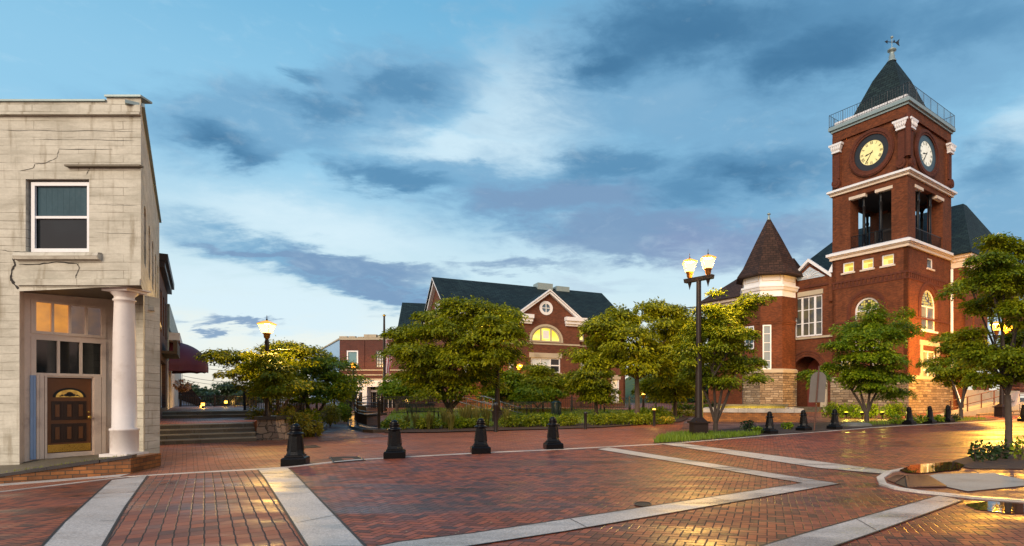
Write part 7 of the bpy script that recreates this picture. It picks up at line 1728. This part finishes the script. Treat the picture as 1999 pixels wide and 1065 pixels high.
for i, (x, d, h, lab) in enumerate(((812, 28.0, .8, 'pale ornamental grass clump left of the biggest trunk'), (838, 27.6, .9, 'tall ornamental grass clump right of the second bollard'), (868, 28.2, 1.0, 'tall ornamental grass clump in front of the biggest trunk'), (880, 27.2, .9, 'ornamental grass clump at the mulch edge before the biggest trunk'), (905, 28.6, 1.15, 'tall yellow ornamental grass clump right of the biggest trunk'), (930, 29.0, 1.2, 'tallest ornamental grass clump behind the third bollard'), (950, 29.5, 1.15, 'ornamental grass clump left of the brown pole'), (990, 29.0, 1.0, 'ornamental grass clump right of the brown pole'), (795, 29.5, .6, 'short ornamental grass clump near the curved fence'), (915, 30.0, 1.2, 'ornamental grass clump in the back row before the ramp handrail'))): grass_clump(lab, GD(x, d)+Vector((0, 0, .03)), h, 90, 'reed', 80+i, RG)
TGp = 'clipped hedge by the tower'
for i, (x, d, lab) in enumerate(((1622, 37.6, 'leftmost clipped hedge bush under the tower wall'), (1645, 37.4, 'clipped hedge bush at the left uplight'), (1668, 37.2, 'rounded clipped hedge bush left of the young trunk'), (1700, 37.0, 'clipped hedge bush right behind the young trunk'), (1735, 36.8, 'clipped hedge bush at the right uplight'), (1752, 36.2, 'last clipped hedge bush below the tower corner'))): shrub('clipped_hedge', lab, GD(x, d), (.62, .5, .95), 900, 'leaf_green', 100+i, .12, .035, TGp, 'hedge', 4)
SG = 'small bedding plants along the far kerb'
for i, (x, y, r, h, mt, lab) in enumerate(((1460, 843, .35, .5, 'leaf_dark', 'small dark shrub in the kerb strip left of the fountain bollard'), (1538, 838, .28, .28, 'leaf_green', 'small green plant between the fountain bollard and the sign post'), (1748, 829, .35, .5, 'leaf_green', 'leafy plant at the left of the three tower bollards'), (1795, 827, .38, .45, 'leaf_green', 'white-flecked leafy plant between the first two tower bollards'), (1832, 825, .3, .42, 'leaf_green', 'leafy plant between the last two tower bollards'), (1864, 823, .28, .4, 'leaf_dark', 'small dark plant just right of the downspout bollard'), (1480, 845, .22, .22, 'leaf_green', 'low green tuft at the mulch edge by the fountain bollard'))): shrub('bedding_plant', lab, G(x, y)+Vector((0, 0, .03)), (r, r, h), 320, mt, 110+i, .10, .035, SG, 'plant', 4, (60, .05, 'flower_w') if i == 3 else None)
BG = 'shrubs in the near corner bed'
for i, (x, d, r, h, lab) in enumerate(((1907, 13.9, .20, .40, 'dark glossy shrub at the left tip of the near corner bed'), (1932, 14.2, .22, .36, 'dark glossy shrub left of the near trunk'), (1955, 14.6, .20, .34, 'small shrub touching the near trunk'), (1990, 14.4, .28, .5, 'reddish-tipped shrub at the right edge of the near corner bed'))): shrub('corner_shrub', lab, GD(x, d)+Vector((0, 0, .03)), (r*.8, r*.8, h*1.15), 170, 'leaf_dark' if i < 3 else 'leaf_green', 120+i, .095, .03, BG, 'shrub', 5)
FL_ = 'flower clumps by the plaza'
for i, (x, d, r, mt, lab) in enumerate(((1300, 31.5, .55, 'flower', 'bright yellow flower mound at the tip of the bed beside the lit slim post'), (1345, 38.5, .5, 'flower_w', 'pale flower clump in the far bed left of the fountain'), (1322, 39.0, .5, 'flower_w', 'pale green flower clump behind the yellow mound'))): shrub('flower_clump', lab, GD(x, d)+Vector((0, 0, .03)), (r, r*.8, .35), 500, 'leaf_olive', 130+i, .10, .035, FL_, 'flowers', 5, (260, .08, mt))
for i, (x, d, lab) in enumerate(((1255, 34, 'green shrub at the foot of the bare straight trunk'), (1285, 36, 'rounded green shrub behind the lit slim post'), (1330, 41, 'low green shrub in the far bed under the dark tree'), (1365, 41, 'low green shrub left of the fountain pool'), (1390, 43, 'wide dark shrub under the turret wall behind the fountain'))): shrub('park_shrub', lab, GD(x, d), (.9, .6, .75), 900, 'leaf_green' if i != 4 else 'leaf_dark', 140+i, .13, .04, 'shrubs around the plaza', 'shrub', 5)

# trees on the near side of the street, behind the camera: seen only as reflections in glass and wet brick
def behind():
    rs = random.Random(12); lobes = []
    for i in range(9):
        x = -34+i*9+rs.uniform(-2, 2)
        for k in range(5): lobes.append((Vector((x+rs.uniform(-3, 3), -34+rs.uniform(-3, 3), rs.uniform(2.0, 7.5))), Vector((3.2, 2.5, 2.2))))
    for i in range(6):
        for k in range(5): lobes.append((Vector((33+rs.uniform(-3, 3), -22+i*6+rs.uniform(-2, 2), rs.uniform(1.2, 4.2))), Vector((2.4, 2.2, 1.4))))
    o = leafy('treeline', None, lobes, 14000, .8, .25, M['leaf_dark'], 77, hollow=.2); tag(o, kind='stuff')
behind()
